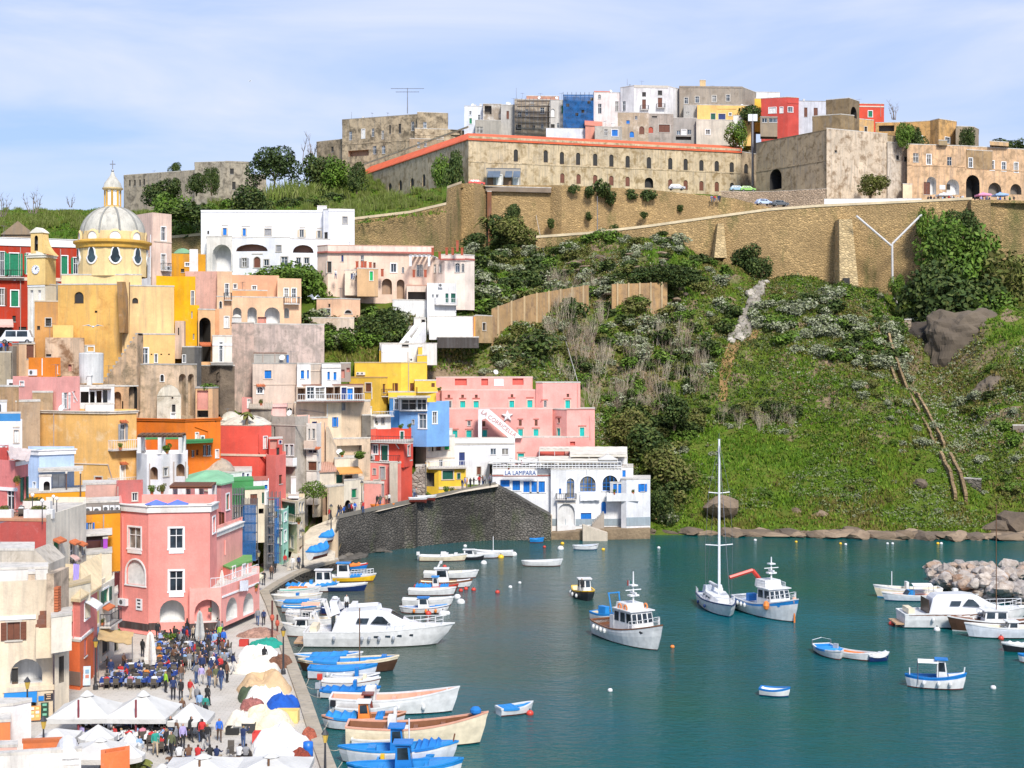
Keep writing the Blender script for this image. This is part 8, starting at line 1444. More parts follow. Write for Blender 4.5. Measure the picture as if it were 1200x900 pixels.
scat_([(985,214),(1065,216),(1065,228),(985,228)],16,[('olive',2),('dark',2),('green',1)],.9,2,'under the bastion by the white parapet',lambda x,y:np.full(len(x),65),325,345,26)
scat_([(905,126),(985,140),(985,152),(890,150)],18,[('dark',3),('green',2)],.9,1.6,'on top of the bastion',lambda x,y:np.full(len(x),84.5),360,380,27)
def bush_(name,label,x,y,d,sx,sy,sz,kind,i=0,cat='bush',stem=True):
 p=P(x,y,d);bS=V3((p.x,p.y,p.z-sz*.95));rT=emp_(name,bS,label,cat);me=BIGT[kind][i%3];o=bpy.data.objects.new('crown',me);COL.objects.link(o);o.parent=rT;o.location=(0,0,sz*.2);o.scale=(sx,sy,sz);o.rotation_euler=(0,0,x)
 if stem:
  mb=MB();rr_=rn.Random(int(x))
  for k in rg(4):
   a=rr_.uniform(0,6.28);mb.tube((0,0,-1),(cos(a)*sx*.3,sin(a)*sy*.3,sz*.9),.11*sz**.5,BARK,5,.04)
  o=mb.build('trunk');o.parent=rT
 return rT
bush_('rounded_bush','large dark green rounded bush above the pink hotel roof',612,412,258,6.8,5,5,'dark',0)
bush_('rounded_bush','smaller dark green bush joined to the large one above the hotel',590,395,262,4,3.5,3,'dark',1)
for k,(x,y,sx,sz,lab)in en(((752,322,4,2.4,'left end of the long dark bush above the short ochre wall'),(775,320,4.4,2.7,'middle of the long dark bush above the short ochre wall'),(797,322,3.6,2.4,'right end of the long dark bush above the short ochre wall'))):
 bush_('long_bush',lab,x,y,286,sx,3,sz,'dark',k)
for k,(x,y,d,sx,sz,kd,lab)in en(((1105,290,309,6.5,7.5,'green','tall green tree climbing the cliff road wall beside the Y shaped pipe'),(1135,305,307,8.5,8.5,'green','broad light green tree in the middle of the ravine grove'),(1165,325,306,7.5,8,'olive','olive green tree at the right side of the ravine grove'),(1090,335,303,6.5,8,'dark','dark green tree at the left side of the ravine grove'),(1125,350,299,9,7.5,'dark','wide dark tree low in the ravine grove above the grey rock face'),(1092,372,297,5.5,5,'dark','dark tree over the shaded rock wall'),(1160,362,300,7,5,'green','green tree spreading over the grey rock face'),(1190,345,305,6,7,'olive','olive tree at the right edge of the ravine grove'),(1085,262,314,2.6,5,'green','narrow green ivy bush hanging on the wall top beside the pipe'),(1050,335,308,2,2.6,'green','small bright bush at the foot of the white pipe'),(1128,258,312.5,3.5,3.5,'dark','dark creeper against the wall under the castle'))):
 bush_('ravine_tree',lab,x,y,d,sx,sx*.7,sz,kd,k,'tree')
for k,(x,y,d,sx,sz,kd,lab)in en(((875,302,312,5,3.8,'dark','dark bush against the foot of the cliff road wall by the stepped pilaster'),(890,312,308,4,3,'dark','dark bush lower beside the cliff wall bush'),(760,520,244,4.5,4.2,'dark','big dark bush on the slope just behind the restaurant'),(735,500,248,3.8,3.4,'olive','olive bush on the slope behind the pink hotel'),(785,545,238,4,3.5,'olive','olive bush by the slope edge behind the restaurant'),(775,590,230.5,2.8,3.5,'dark','dark bush standing right beside the restaurant by the shore'),(790,478,253,4,3.2,'dark','dark bush below the bare thicket'),(430,385,247,4.2,3.5,'dark','large dark bush on the bank below the peach bungalow'),(465,382,248,3.2,3.4,'dark','dark bush beside the hillside stair'),(370,403,240,3.6,2,'green','fresh green bush over the beige block roof'),(410,400,241,3,2.2,'green','rounded green bush above the white bays of the beige block'),(315,345,258,6,5.5,'green','bright green ivy mass spilling over the wall beside the peach villa'),(345,330,262,6.5,3.6,'green','bright green creeper below the long white villa'),(372,338,256,4.5,4.5,'green','bright green creeper filling the gap beside the peach villa'),(330,322,250,5,2.2,'green','bright green ivy seen over the peach villa roof'),(365,345,258,3,4,'green','green creeper hanging beside the peach bungalow'),(545,300,318,3,2.2,'dark','clipped dark bush above the blush villa roof'),(556,281,322,3.6,2,'dark','low rounded dark bush by the palm'),(590,268,325,5,4.2,'dark','dark spreading bush behind the palm'),(610,270,322,5,3.6,'olive','olive bush beside the palm'),(600,250,333,2.5,2.8,'dark','dark bush against the brown wall by the palm'),(243,480,188.5,.01,.01,'green','x'))):
 if lab!='x':
  bush_('hillside_bush',lab,x,y,d,sx,sx*.7,sz,kd,k)
for k,(x,y,d,sx,sz,kd,lab)in en(((185,224,372,4.6,3.8,'dark','dark tree clump in front of the grey ruin wall'),(203,219,376,3,3.4,'dark','taller dark tree before the grey ruin wall'),(230,213,400,3.4,3.2,'dark','dark bush climbing the middle of the grey ruin'),(205,196,440,2.2,2.2,'dark','small round tree on top of the grey ruin wall'),(248,208,418,2.2,4.6,'dark','ivy covered column of the grey ruin'),(218,262,305,5.6,6,'dark','big dark tree between the dome and the long white villa'),(205,245,320,5,4,'green','mid green tree above the pale house'),(216,272,302,3.6,2.2,'green','bright green low bush over the brown wall'),(295,235,312,5.2,4.2,'dark','dark bush behind the long white villa'),(395,205,400,5.5,5,'green','green bush below the ruined palace'),(375,200,405,6,6.5,'dark','dark tree at the left end of the ruined palace'),(418,205,392,3,4.5,'dark','dark ivy by the fortress wing'),(532,200,354,3.5,7,'dark','dark brown ivy hanging on the fortress corner'),(521,205,366,3.6,6.2,'green','green ivy hanging on the left fortress wing'),(877,132,394,4.4,2.6,'dark','dark hedge tree beside the yellow hilltop house'),(862,157,385,3.6,4,'green','green ivy on the hilltop wall above the fortress roof'),(1185,170,380,6,2.2,'dark','dark flat tree crown above the castle at the right'),(1058,156,352,2.4,3.6,'green','green bush on the castle terrace'),(1075,160,356,3,3,'dark','dark bush beside the green castle bush'),(1133,160,361,2.2,3.4,'dark','grey green creeper on the castle tower'),(1020,215,342,4.2,3,'olive','grey olive bush at the foot of the bastion'))):
 bush_('hilltop_tree',lab,x,y,d,sx,sx*.7,sz,kd,k,'tree')
for k,(x,y,d,s)in en(((690,226,340.5,2),(706,222,341,2.6),(715,232,341,2.2),(741,228,342,1.8),(760,230,342,2),(672,222,340,1.4),(797,244,343.5,1.1),(690,253,340,1.4),(755,253,341,1.3),(720,268,341,1.2),(645,262,340.5,1.6))):
 p=P(x,y,d);obj_mesh('wall_creeper',SHR['dark'][k%4],(p.x,p.y,p.z-s*.5),x,(s,s*.6,s),label='dark creeper tuft rooted in the brown upper road wall',cat='creeper',group='creeper tufts on the upper road wall')
def tree(name,label,x,yb,d,h,crown,trunk_h,lean=0,limbs=5,th=.22):
 p=P(x,yb,d);rT=emp_(name,p,label,'tree');r=rn.Random(int(x));mb=MB();top=V3((lean,0,trunk_h));mb.tube((0,0,-1),top*.6,th,BARK,7,th*.75);mb.tube(top*.6,top,th*.75,BARK,7,th*.55)
 for i in rg(limbs):
  a=i*6.28/limbs+r.uniform(-.3,.3);e=top+V3((cos(a),sin(a)*.7,0))*h*.28+V3((0,0,h*r.uniform(.15,.35)));mb.tube(top*.85,e,th*.5,BARK,5,th*.2)
 o=mb.build('trunk');o.parent=rT;o=bpy.data.objects.new('crown',crown);COL.objects.link(o);o.parent=rT;return rT
pl_=[(x*1,y,8.4+z*2.1,r_*1.05,r_*.9,r_*.85)for x,y,z,r_ in((-4.5,0,-.4,3.2),(-1.5,-1,1.2,3.4),(2,.5,1.4,3.5),(5,0,-.2,3),(0,1.5,.5,3.2),(-3,1,.9,3),(3.5,-1.5,.3,3),(6,.5,-2,2.2),(-5.8,.5,-1.8,2),(.5,-1.5,-.8,2.6))]
tree('umbrella_pine','large umbrella pine on the skyline in front of the grey ruins',321,232,392,8,leaf_mesh('pine_crown',pl_,5200,.36,LM['pine']),6.2,.3,7,.38)
tree('lane_tree','bright green round tree on the lane above the quay ramp',367,594,201,3,leaf_mesh('tree_crown',[(0,0,2.5,1.6,1.3,1.2),(-.9,0,2.1,1.1,.9,.9),(.9,.1,2.1,1.1,.9,.9),(.2,-.5,2.9,1.1,.9,.8)],1500,.13,LM['green']),1.7,.1,5,.1)
def bare_tree(label,x,yb,d,s,seed):
 p=P(x,yb,d);rT=emp_('bare_tree',p,label,'tree');o=bpy.data.objects.new('branches',stems_mesh('branches',6,4,.55,pn((.2,.16,.13),.9,0,.3),5,seed,.09));COL.objects.link(o);o.parent=rT;o.scale=(s,s,s)
for i,(x,y,d,s,lab)in en(((360,196,430,2.4,'leafless tree on the skyline left of the ruined palace'),(38,250,355,1.6,'leafless sapling on the ridge above the red palazzo'),(5,254,355,1.4,'leafless sapling at the left end of the ridge'),(83,243,357,.9,'tiny leafless sapling near the dome on the ridge'),(1049,140,385,1.4,'leafless tree on the ochre castle roof'))):
 bare_tree(lab,x,y,d,s,60+i)
def palm(label,x,yb,d,h,fr=16,fl=2.6):
 p=P(x,yb,d);rT=emp_('palm_tree',p,label,'palm');mb=MB().tube((0,0,-1),(.1,0,h),.22,BARK,7,.17);o=mb.build('trunk');o.parent=rT;r=rn.Random(int(x));m=LM['olive'][0]
 for i in rg(fr):
  a=i*6.28/fr*1+r.uniform(-.2,.2);el_=r.uniform(-.1,1.1);mb=MB();pr=None;n=7
  for s in rg(n+1):
   t=s/n;rr_=fl*t;z=h+sin(el_)*rr_-1.15*t*t*fl*.7;c=V3((.1+cos(a)*rr_*cos(el_*.7),sin(a)*rr_*cos(el_*.7),z));sd=V3((-sin(a),cos(a),0))*(.34*sin(pi*min(1,t*.85+.12))+.02);q=[c-sd-V3((0,0,.14)),c,c+sd-V3((0,0,.14))]
   if pr:
    mb.add(pr+q,[(0,1,4,3),(1,2,5,4)],m)
   pr=q
  o=mb.build('frond');o.parent=rT
palm('tall feathery palm below the brown wall and bridge',571,284,327,5,18,3.4)
palm('small palm in a pot at the near edge of the piazza',158,912,92,.9,16,1.4)
palm('little palm in a pot on the pink stair house',289,490,196,.7,12,1)
for x,y,d,s,lab in((243,457,190.5,1.3,'fresh green bush growing on the roof of the ochre hut'),(420,533,209,1,'red leaved bush at the grey stained wall')):
 p=P(x,y,d);obj_mesh('roof_bush',SHR['green'][0],(p.x,p.y,p.z-.4),1,(s*1.3,s,s*.7),label=lab,cat='bush')
def grass(name,poly,n,fn,d0,d1,h0,h1,mats,seed,label):
 rs=np.random.RandomState(seed);xs=[p[0]for p in poly];ys=[p[1]for p in poly];px=rs.uniform(min(xs),max(xs),n*2);dd=rs.uniform(d0,d1,n*2);X=(px-CX)*dd/F;Z=fn(X,dd);py=YH+(CZ-Z)*F/dd;ok=np.array([inpoly(a,b,poly)for a,b in zip(px,py)]);X,D,Z=(X[ok][:n],dd[ok][:n],Z[ok][:n]);k=len(X);m=4;V=[]
 for j in rg(m):
  a=rs.uniform(0,6.28,k);w_=rs.uniform(.1,.22,k);h=rs.uniform(h0,h1,k)*(1+.9*np.clip(vnoise(X,D,5)*2,-.6,1));ox,oy=(rs.normal(0,.28,k),rs.normal(0,.28,k));lx,ly=(rs.normal(0,.2,k),rs.normal(0,.2,k));A=np.stack([X+ox-np.cos(a)*w_,D+oy-np.sin(a)*w_,Z-.1],1);B_=np.stack([X+ox+np.cos(a)*w_,D+oy+np.sin(a)*w_,Z-.1],1);C_=np.stack([X+ox+lx,D+oy+ly,Z+h],1);V.append(np.stack([A,B_,C_],1))
 V=np.concatenate(V).reshape(-1,3);nt_=len(V)//3;me=bpy.data.meshes.new(name);me.vertices.add(len(V));me.vertices.foreach_set('co',V.ravel());me.loops.add(3*nt_);me.loops.foreach_set('vertex_index',np.arange(3*nt_));me.polygons.add(nt_);me.polygons.foreach_set('loop_start',np.arange(0,3*nt_,3));me.polygons.foreach_set('loop_total',np.full(nt_,3))
 for q in mats:
  me.materials.append(q)
 cx_=np.tile(vnoise(X,D,11)+.7*vnoise(X+31,D,4)+rs.normal(0,.16,k),m);me.polygons.foreach_set('material_index',np.clip(((cx_+.55)/1.1*len(mats)).astype(int),0,len(mats)-1));me.update();me.validate();o=bpy.data.objects.new(name,me);COL.objects.link(o);tag(o,label,None,None,'stuff')
GM=[leaf_((.095,.185,.008),.35),leaf_((.065,.14,.007),.35),leaf_((.13,.21,.012),.35),leaf_((.14,.15,.022),.35),leaf_((.17,.14,.04),.35)]
grass('grass',[(540,262),(640,276),(700,268),(770,258),(850,300),(900,318),(1060,335),(1200,330),(1390,330),(1390,636),(1215,630),(760,622),(690,540),(690,450),(540,440),(500,430)],60000,hillfn,226,325,.18,.48,GM,4,'green grass and low herbs covering the harbour slope')
def undergrowth(name,poly,n,fn,d0,d1,mats,seed,label,thr=.0):
 rs=np.random.RandomState(seed);xs=[p[0]for p in poly];ys=[p[1]for p in poly];px=rs.uniform(min(xs),max(xs),n*4);dd=rs.uniform(d0,d1,n*4);X=(px-CX)*dd/F;Z=fn(X,dd);py=YH+(CZ-Z)*F/dd;den=vnoise(X+7,dd,13)+.6*vnoise(X,dd+3,4.5);ok=np.array([inpoly(a,b,poly)for a,b in zip(px,py)])&(den>thr);X,D,Z=(X[ok][:n],dd[ok][:n],Z[ok][:n]);k=len(X);m=9;V=[];S=rs.uniform(.35,1,k)
 for j in rg(m):
  o=rs.normal(0,.45,(k,3))*S[:,None]*np.array([1,1,.55]);c=np.stack([X,D,Z+.3*S],1)+o;nr=rs.normal(size=(k,3))+np.array([0,-.3,.8]);nr/=np.linalg.norm(nr,axis=1)[:,None];t=np.cross(nr,rs.normal(size=(k,3)));t/=np.linalg.norm(t,axis=1)[:,None];b=np.cross(nr,t);s=rs.uniform(.12,.26,k)[:,None];V.append(np.stack([c-t*s,c+b*s*.6,c+t*s,c-b*s*.6],1))
 V=np.concatenate(V).reshape(-1,3);q=len(V)//4;me=bpy.data.meshes.new(name);me.vertices.add(len(V));me.vertices.foreach_set('co',V.ravel());me.loops.add(4*q);me.loops.foreach_set('vertex_index',np.arange(4*q));me.polygons.add(q);me.polygons.foreach_set('loop_start',np.arange(0,4*q,4));me.polygons.foreach_set('loop_total',np.full(q,4))
 for g in mats:
  me.materials.append(g)
 sp=np.clip(((vnoise(X,D,9)+rs.normal(0,.2,k)+.5)*len(mats)).astype(int),0,len(mats)-1);me.polygons.foreach_set('material_index',np.tile(sp,m));me.update();me.validate();o=bpy.data.objects.new(name,me);COL.objects.link(o);tag(o,label,None,None,'stuff')
UM=[LM['dark'][0],LM['olive'][1],LM['dark'][2],LM['silver'][2],leaf_((.19,.13,.06),.3),LM['olive'][0],LM['silver'][0]]
undergrowth('undergrowth',[(540,262),(640,276),(700,268),(770,258),(850,300),(900,318),(1060,335),(1200,330),(1215,600),(1130,560),(1080,500),(840,500),(800,610),(770,615),(690,540),(690,450),(540,440),(500,400)],19000,hillfn,228,325,UM,14,'low scrub and dry herbs growing in drifts over the harbour slope',-.2)
undergrowth('undergrowth',[(760,500),(1180,500),(1200,620),(760,618)],1500,hillfn,228,262,[LM['olive'][0],LM['green'][1],LM['silver'][2]],15,'scattered low herbs in the grass near the shore',.12)
undergrowth('undergrowth',[(-10,235),(240,232),(420,195),(530,215),(520,250),(420,262),(240,278),(-10,280)],4000,upfn,300,480,[LM['dark'][0],LM['green'][1],LM['green'][0],LM['olive'][1]],16,'green scrub covering the ridge below the ruins',-.1)
grass('grass',[(-10,230),(420,190),(530,215),(520,250),(420,262),(240,275),(-10,285)],12000,upfn,300,480,.25,.6,[GM[0],GM[3],GM[1]],5,'grass covering the ridge below the ruins')
grass('grass',[(340,370),(560,360),(560,440),(340,420)],5000,hillfn,232,285,.2,.5,[GM[3],GM[4],GM[1],GM[4]],6,'dry grass on the banks between the houses')
# people, parasols, quay things
PJ={'pel':(0,0,.94,.135),'spi':(0,0,1.12,.13),'che':(0,.01,1.32,.155),'nec':(0,.01,1.47,.06),'hea':(0,-.015,1.58,.095),'top':(0,0,1.67,.085)}
def person_mesh(name,sit=False,stride=.0,arm=(.0,.0),bend=.0):
 J={};dz=-.47 if sit else 0
 for k,(x,y,z,r)in PJ.items():
  yy=y-bend*max(0,z-.94);J[k]=(x,yy,z+dz-abs(bend)*.12*max(0,z-.94),r)
 E=[('pel','spi'),('spi','che'),('che','nec'),('nec','hea'),('hea','top')];lab={('pel','spi'):2,('spi','che'):2,('che','nec'):2,('nec','hea'):0,('hea','top'):1}
 for i,s in en((-1,1)):
  by=J['che'][1];bz=J['che'][2];a=arm[i];n='LR'[i];J['sh'+n]=(s*.175,by,bz+.07,.068);ex,ey,ez=(s*.235,by-.27*sin(a*.5),bz+.07-.28*cos(a*.5));J['el'+n]=(ex,ey,ez,.048);J['wr'+n]=(ex-s*.02,ey-.24*sin(a),ez-.24*cos(a),.036);J['ha'+n]=(ex-s*.02,ey-.34*sin(a),ez-.34*cos(a),.04);J['hi'+n]=(s*.095,.0,.9+dz,.105);st=stride*s
  if sit:
   J['kn'+n]=(s*.13,-.43,.46,.068);J['an'+n]=(s*.13,-.4,.09,.05);J['to'+n]=(s*.14,-.55,.05,.045)
  else:
   J['kn'+n]=(s*.105,-.22*st-.03,.49,.068);J['an'+n]=(s*.105,-.42*st+.02,.09+.05*max(0,-st),.048);J['to'+n]=(s*.12,-.42*st-.13,.05,.042)
  for e,l in((('che','sh'+n),2),(('sh'+n,'el'+n),2),(('el'+n,'wr'+n),2),(('wr'+n,'ha'+n),0),(('pel','hi'+n),3),(('hi'+n,'kn'+n),3),(('kn'+n,'an'+n),3),(('an'+n,'to'+n),4)):
   E.append(e);lab[e]=l
 ks=list(J);me=bpy.data.meshes.new(name);me.from_pydata([J[k][:3]for k in ks],[(ks.index(a),ks.index(b))for a,b in E],[]);ob=bpy.data.objects.new(name,me);COL.objects.link(ob);ob.modifiers.new('skin','SKIN')
 for k,v in zip(ks,me.skin_vertices[0].data):
  r=J[k][3];v.radius=(r*(1.25 if k in('pel','spi','che')else 1),r*(.85 if k in('pel','spi','che')else 1));v.use_root=k=='pel'
 ss=ob.modifiers.new('sub','SUBSURF');ss.levels=1;bpy.context.view_layer.update();out=bpy.data.meshes.new_from_object(ob.evaluated_get(bpy.context.evaluated_depsgraph_get()));bpy.data.objects.remove(ob);out.name=name
 for c in rg(5):
  out.materials.append(DARK)
 seg=[(V3(J[a][:3]),V3(J[b][:3]),lab[a,b],J[a][3]+J[b][3])for a,b in E];hz_=J['hea'][2];hy=J['hea'][1]
 for p in out.polygons:
  c=p.center;best=None
  for a,b,l,rr_ in seg:
   ab=b-a;t=max(0,min(1,(c-a).dot(ab)/ab.length_squared));q=(c-a-ab*t).length-rr_*.4;best=min(best,(q,l))if best else(q,l)
  l=best[1]
  if c.z>J['nec'][2]+.03:
   l=0 if c.y<hy-.03 and c.z<hz_+.07 else 1
  if l==2 and c.z<J['pel'][2]+.02 and(abs(c.x)<.17)and(not sit):
   l=3
  p.material_index=l
 out.polygons.foreach_set('use_smooth',[True]*len(out.polygons));return out
WALK=[person_mesh('person',False,.0,(.25,.3)),person_mesh('person',False,.7,(.6,.1)),person_mesh('person',False,-.7,(.1,.7)),person_mesh('person',False,.15,(1.5,.3)),person_mesh('person',False,.1,(2.3,2.4),.05)]
SIT=[person_mesh('person',True,0,(1.3,1.3),.15),person_mesh('person',True,0,(1,1.8),.25),person_mesh('person',True,0,(1.6,.8),.02)]
TOPS={'red':(.5,.03,.03),'navy blue':(.015,.03,.1),'black':(.02,.02,.022),'white':(.65,.65,.65),'bright blue':(.02,.12,.5),'teal green':(.02,.26,.2),'grey':(.22,.22,.23),'light blue':(.25,.4,.62),'brown':(.14,.07,.04),'olive green':(.1,.11,.05),'pink':(.6,.22,.28),'lilac':(.4,.34,.6),'orange':(.6,.2,.03),'beige':(.45,.36,.26),'lime green':(.28,.5,.04)}
BOTS={'dark':(.02,.02,.025),'blue denim':(.05,.09,.2),'beige':(.4,.32,.22),'grey':(.15,.15,.16),'brown':(.1,.06,.04),'pale':(.5,.48,.45)}
HAIRS={'dark':(.018,.012,.009),'brown':(.06,.03,.015),'grey':(.3,.29,.28),'fair':(.3,.19,.08)}
SKINS=[(.52,.29,.2),(.45,.24,.16),(.58,.36,.27)]
pr_=rn.Random(77)
USED={}
def person(p,rz,sit,top,bot,place,z=.0,hair=None,pose=None,grp=None):
 hair=hair or pr_.choices(list(HAIRS),[5,4,1.5,1.5])[0];me=(SIT if sit else WALK)[pose if pose is not None else pr_.randrange(3)];lab=f"{('seated' if sit else 'standing' if pose in (0, 3, 4) else 'walking')} person with {hair} hair in {top} top and {bot} trousers {place}";w_=lab.split()
 if len(w_)>16:
  lab=lab.replace(f' with {hair} hair','').replace('blue denim trousers','jeans')
 o=bpy.data.objects.new('person',me);COL.objects.link(o);o.location=(p[0],p[1],p[2]+z);o.rotation_euler=(0,0,rz);k=pr_.uniform(.95,1.06);o.scale=(k,k,k)
 for i,m in en((pn(pr_.choice(SKINS),.6),pn(HAIRS[hair],.8),cloth_(TOPS[top],.3),cloth_(BOTS[bot],.3),pn((.04,.035,.03),.6))):
  o.material_slots[i].link='OBJECT';o.material_slots[i].material=m
 tag(o,lab,'person',grp or 'people on the piazza and quay');return o
def rt():
 return pr_.choices(list(TOPS),[3,4,6,3,1.5,.6,2,1.6,1.5,1,1,.6,.5,1,.4])[0]
def rb():
 return pr_.choices(list(BOTS),[5,4,1,2,1,.7])[0]
Q=lambda x,y,z=QZ:G(x,y,z)
for x,y,t,b,ps,a in((167,770,'black','dark',0,2.6),(203,820,'navy blue','dark',0,.3),(212,821,'black','dark',0,0),(223,820,'red','beige',1,3),(231,829,'grey','blue denim',1,2.9),(243,828,'black','dark',2,3.1),(245,805,'brown','blue denim',1,.2),(253,805,'olive green','beige',2,.2),(259,808,'navy blue','blue denim',1,.1),(236,803,'lilac','pale',2,.3),(241,842,'teal green','grey',0,3.1),(234,838,'light blue','grey',0,3),(237,871,'red','dark',1,3),(243,877,'black','grey',2,3),(257,869,'bright blue','brown',1,.2),(285,878,'navy blue','blue denim',4,3.1),(273,790,'navy blue','pale',1,2.6),(310,780,'black','dark',0,3.1),(302,733,'grey','blue denim',1,.3),(309,733,'navy blue','dark',2,.4),(206,756,'black','dark',0,0),(214,753,'pink','dark',1,1),(219,757,'red','grey',2,2),(227,754,'beige','dark',0,0),(185,750,'black','dark',0,.5),(211,790,'black','dark',3,1),(237,792,'navy blue','dark',2,0),(249,790,'white','dark',1,0),(258,792,'red','dark',2,0),(243,778,'black','dark',1,.2),(252,774,'grey','blue denim',2,3),(262,760,'bright blue','dark',0,1),(126,792,'black','dark',3,-.8),(130,796,'navy blue','blue denim',0,0),(145,788,'brown','dark',3,1.2),(182,886,'teal green','beige',1,.4),(201,888,'olive green','dark',1,-.3),(214,878,'lilac','dark',0,.5),(207,872,'brown','dark',0,2),(163,893,'light blue','pale',0,1),(194,812,'lime green','dark',0,2),(266,800,'brown','dark',0,1.4),(350,667,'navy blue','dark',1,.3),(318,679,'brown','dark',0,.2),(322,672,'black','dark',2,.2),(334,664,'red','grey',1,.5),(309,686,'black','dark',3,.2),(361,660,'grey','dark',2,3),(343,668,'white','pale',2,.3),(252,770-8,'light blue','pale',0,0)):
 person(Q(x,y),a+pr_.uniform(-.3,.3),False,t,b,'on the paved piazza',pose=ps)
CROWD=([(196,745),(262,742),(266,800),(240,812),(205,800)],[(178,856),(215,842),(250,850),(240,885),(190,884)])
for poly_,n_ in zip(CROWD,(44,16)):
 k=0
 while k<n_:
  x,y=(pr_.uniform(176,268),pr_.uniform(740,886))
  if inpoly(x,y,poly_):
   person(Q(x,y),pr_.uniform(0,6.28),False,pr_.choice(('black','navy blue','black','grey','brown',rt())),rb(),'in the crowd on the piazza',pose=pr_.randrange(4));k+=1
CHAIR=MB()
cm_=pn((.09,.075,.06),.6)
CHAIR.box(-.22,-.22,.42,.22,.22,.46,cm_)
CHAIR.obox((0,.21,.68),(.22,0,0),(0,.02,.03),(0,.02,.2),cm_)
for sx in(-1,1):
 for sy in(-1,1):
  CHAIR.tube((sx*.19,sy*.19,0),(sx*.19,sy*.19,.42 if sy<0 else .55),.022,cm_,4)
CHM=bpy.data.meshes.new('chair')
CHM.from_pydata(CHAIR.v,[],CHAIR.f)
CHM.materials.append(cm_)
def table(p,rz,cloth,label,grp,nchair,seated,chairgrp,place,dress=None):
 rT=emp_('cafe_table',p,label,'table',grp,rz);mb=MB().box(-.45,-.45,.7,.45,.45,.74,WOOD);pt_('tabletop',mb,rT,(0,0,0));mb=MB().tube((0,0,0),(0,0,.7),.05,IRON,6);mb.box(-.25,-.25,0,.25,.25,.03,IRON);pt_('leg',mb,rT,(0,0,0))
 if cloth:
  mb=MB();vs=[(-.5,-.5,.75),(.5,-.5,.75),(.5,.5,.75),(-.5,.5,.75)];vs+=[(x*1.05,y*1.05,.45+.05*(i%2))for i,(x,y,z)in en(vs)];mb.add(vs,[(0,1,2,3)]+[(i,i+4,(i+1)%4+4,(i+1)%4)for i in rg(4)],cloth);pt_('tablecloth',mb,rT,(0,0,0));mb=MB()
  for i in rg(4):
   a=i*1.57+.4;mb.lathe([(.0,.765),(.1,.765),(.13,.785)],WP,8,(.27*cos(a),.27*sin(a),0))
  pt_('plates',mb,rT,(0,0,0)).__setitem__('kind','stuff')
 for i in rg(nchair):
  a=rz+i*6.283/nchair+.1;c=V3((p.x+sin(a)*.78,p.y-cos(a)*.78,p.z));o=obj_mesh('chair',CHM,tp(c),a+pi+pi,1,label='brown cafe chair '+chairgrp,cat='chair',group='brown cafe chairs '+chairgrp);o.rotation_euler=(0,0,a+pi)
  if i<seated:
   person(c+V3((sin(a)*-.05,cos(a)*.05,0)),a+pi,True,rt(),rb(),place,grp='people seated '+place)
BLUEC=cloth_((.015,.05,.25),.4)
BLUEC2=cloth_((.3,.38,.6),.4)
WHC=cloth_((.72,.71,.69),.4)
tl=[]
for y,xs in((805,(124,139,154,168,183)),(797,(140,160,176,190,201)),(788,(152,172,190,205)),(779,(186,200,218,226)),(770,(188,201,219,232)),(762,(189,203,222,234,246)),(752,(193,208,240,252)),(776,(250,262)),(764,(260,))):
 for x in xs:
  tl.append((x,y))
for i,(x,y)in en(tl):
 table(Q(x+pr_.uniform(-2,2),y),pr_.uniform(-.3,.3),pr_.choice((BLUEC,BLUEC,BLUEC2)),'square cafe table with a blue cloth on the piazza','blue clothed tables on the piazza',4,pr_.choice((1,2,2,3,3)),'around the blue tables','at a blue table')
for i,(x,y)in en(((118,871),(132,873),(150,870),(166,868),(180,872),(196,868),(140,862),(172,860),(205,862),(108,864),(190,880),(90,872))):
 table(Q(x,y),pr_.uniform(-.3,.3),WHC,'square cafe table with a white cloth under the white parasols','white clothed tables under the parasols',4,pr_.choice((2,3,3,4)),'under the white parasols','under the white parasols')
for i,x in en((210,221,232,246,254,280,288)):
 person(Q(x,894),pi+pr_.uniform(-.4,.4),True,('white','brown','red','black','navy blue','white','grey')[i],rb(),'on the long bench',grp='people on the long bench')
mb=MB()
p=Q(252,896)
mb.box(p.x-3.2,p.y-.25,p.z+.4,p.x+3.2,p.y+.2,p.z+.47,WOOD)
for k in rg(5):
 mb.box(p.x-3+k*1.5,p.y-.2,p.z,p.x-2.9+k*1.5,p.y+.15,p.z+.4,WOOD)
tag(mb.build('long_bench',None,p),'long brown wooden bench crossing the front of the piazza','bench')
for x,y,z,n,t in((400,606,5.3,6,0),(412,603,5.6,5,0),(424,601,5.8,4,0),(444,594,6.2,3,0),(457,592,6.4,2,0),(488,584,6.8,3,0),(545,573,7.9,3,0),(553,572,8,2,0),(564,570,8.2,4,0),(574,569,8.3,2,0),(385,610,5.1,3,0)):
 for k in rg(n):
  pp=G(x+pr_.uniform(-5,5),y+pr_.uniform(-1.2,.4),z+.2);person(pp,pr_.uniform(0,6.2),False,rt(),rb(),'on the lane above the sea wall',pose=pr_.randrange(4),grp='people on the lane above the sea wall')
for x,y,d,n,lab in((655,549.3,227,8,'on the restaurant roof terrace'),(600,549.3,228,4,'on the restaurant roof terrace'),(690,549.3,227,8,'on the restaurant roof terrace')):
 for k in rg(n):
  q=P(x+pr_.uniform(-18,18),y,d+pr_.uniform(-1,2));q.z=ZY(548.6,226.5);person(q,pr_.uniform(0,6.2),True,rt(),rb(),lab,grp='people '+lab)
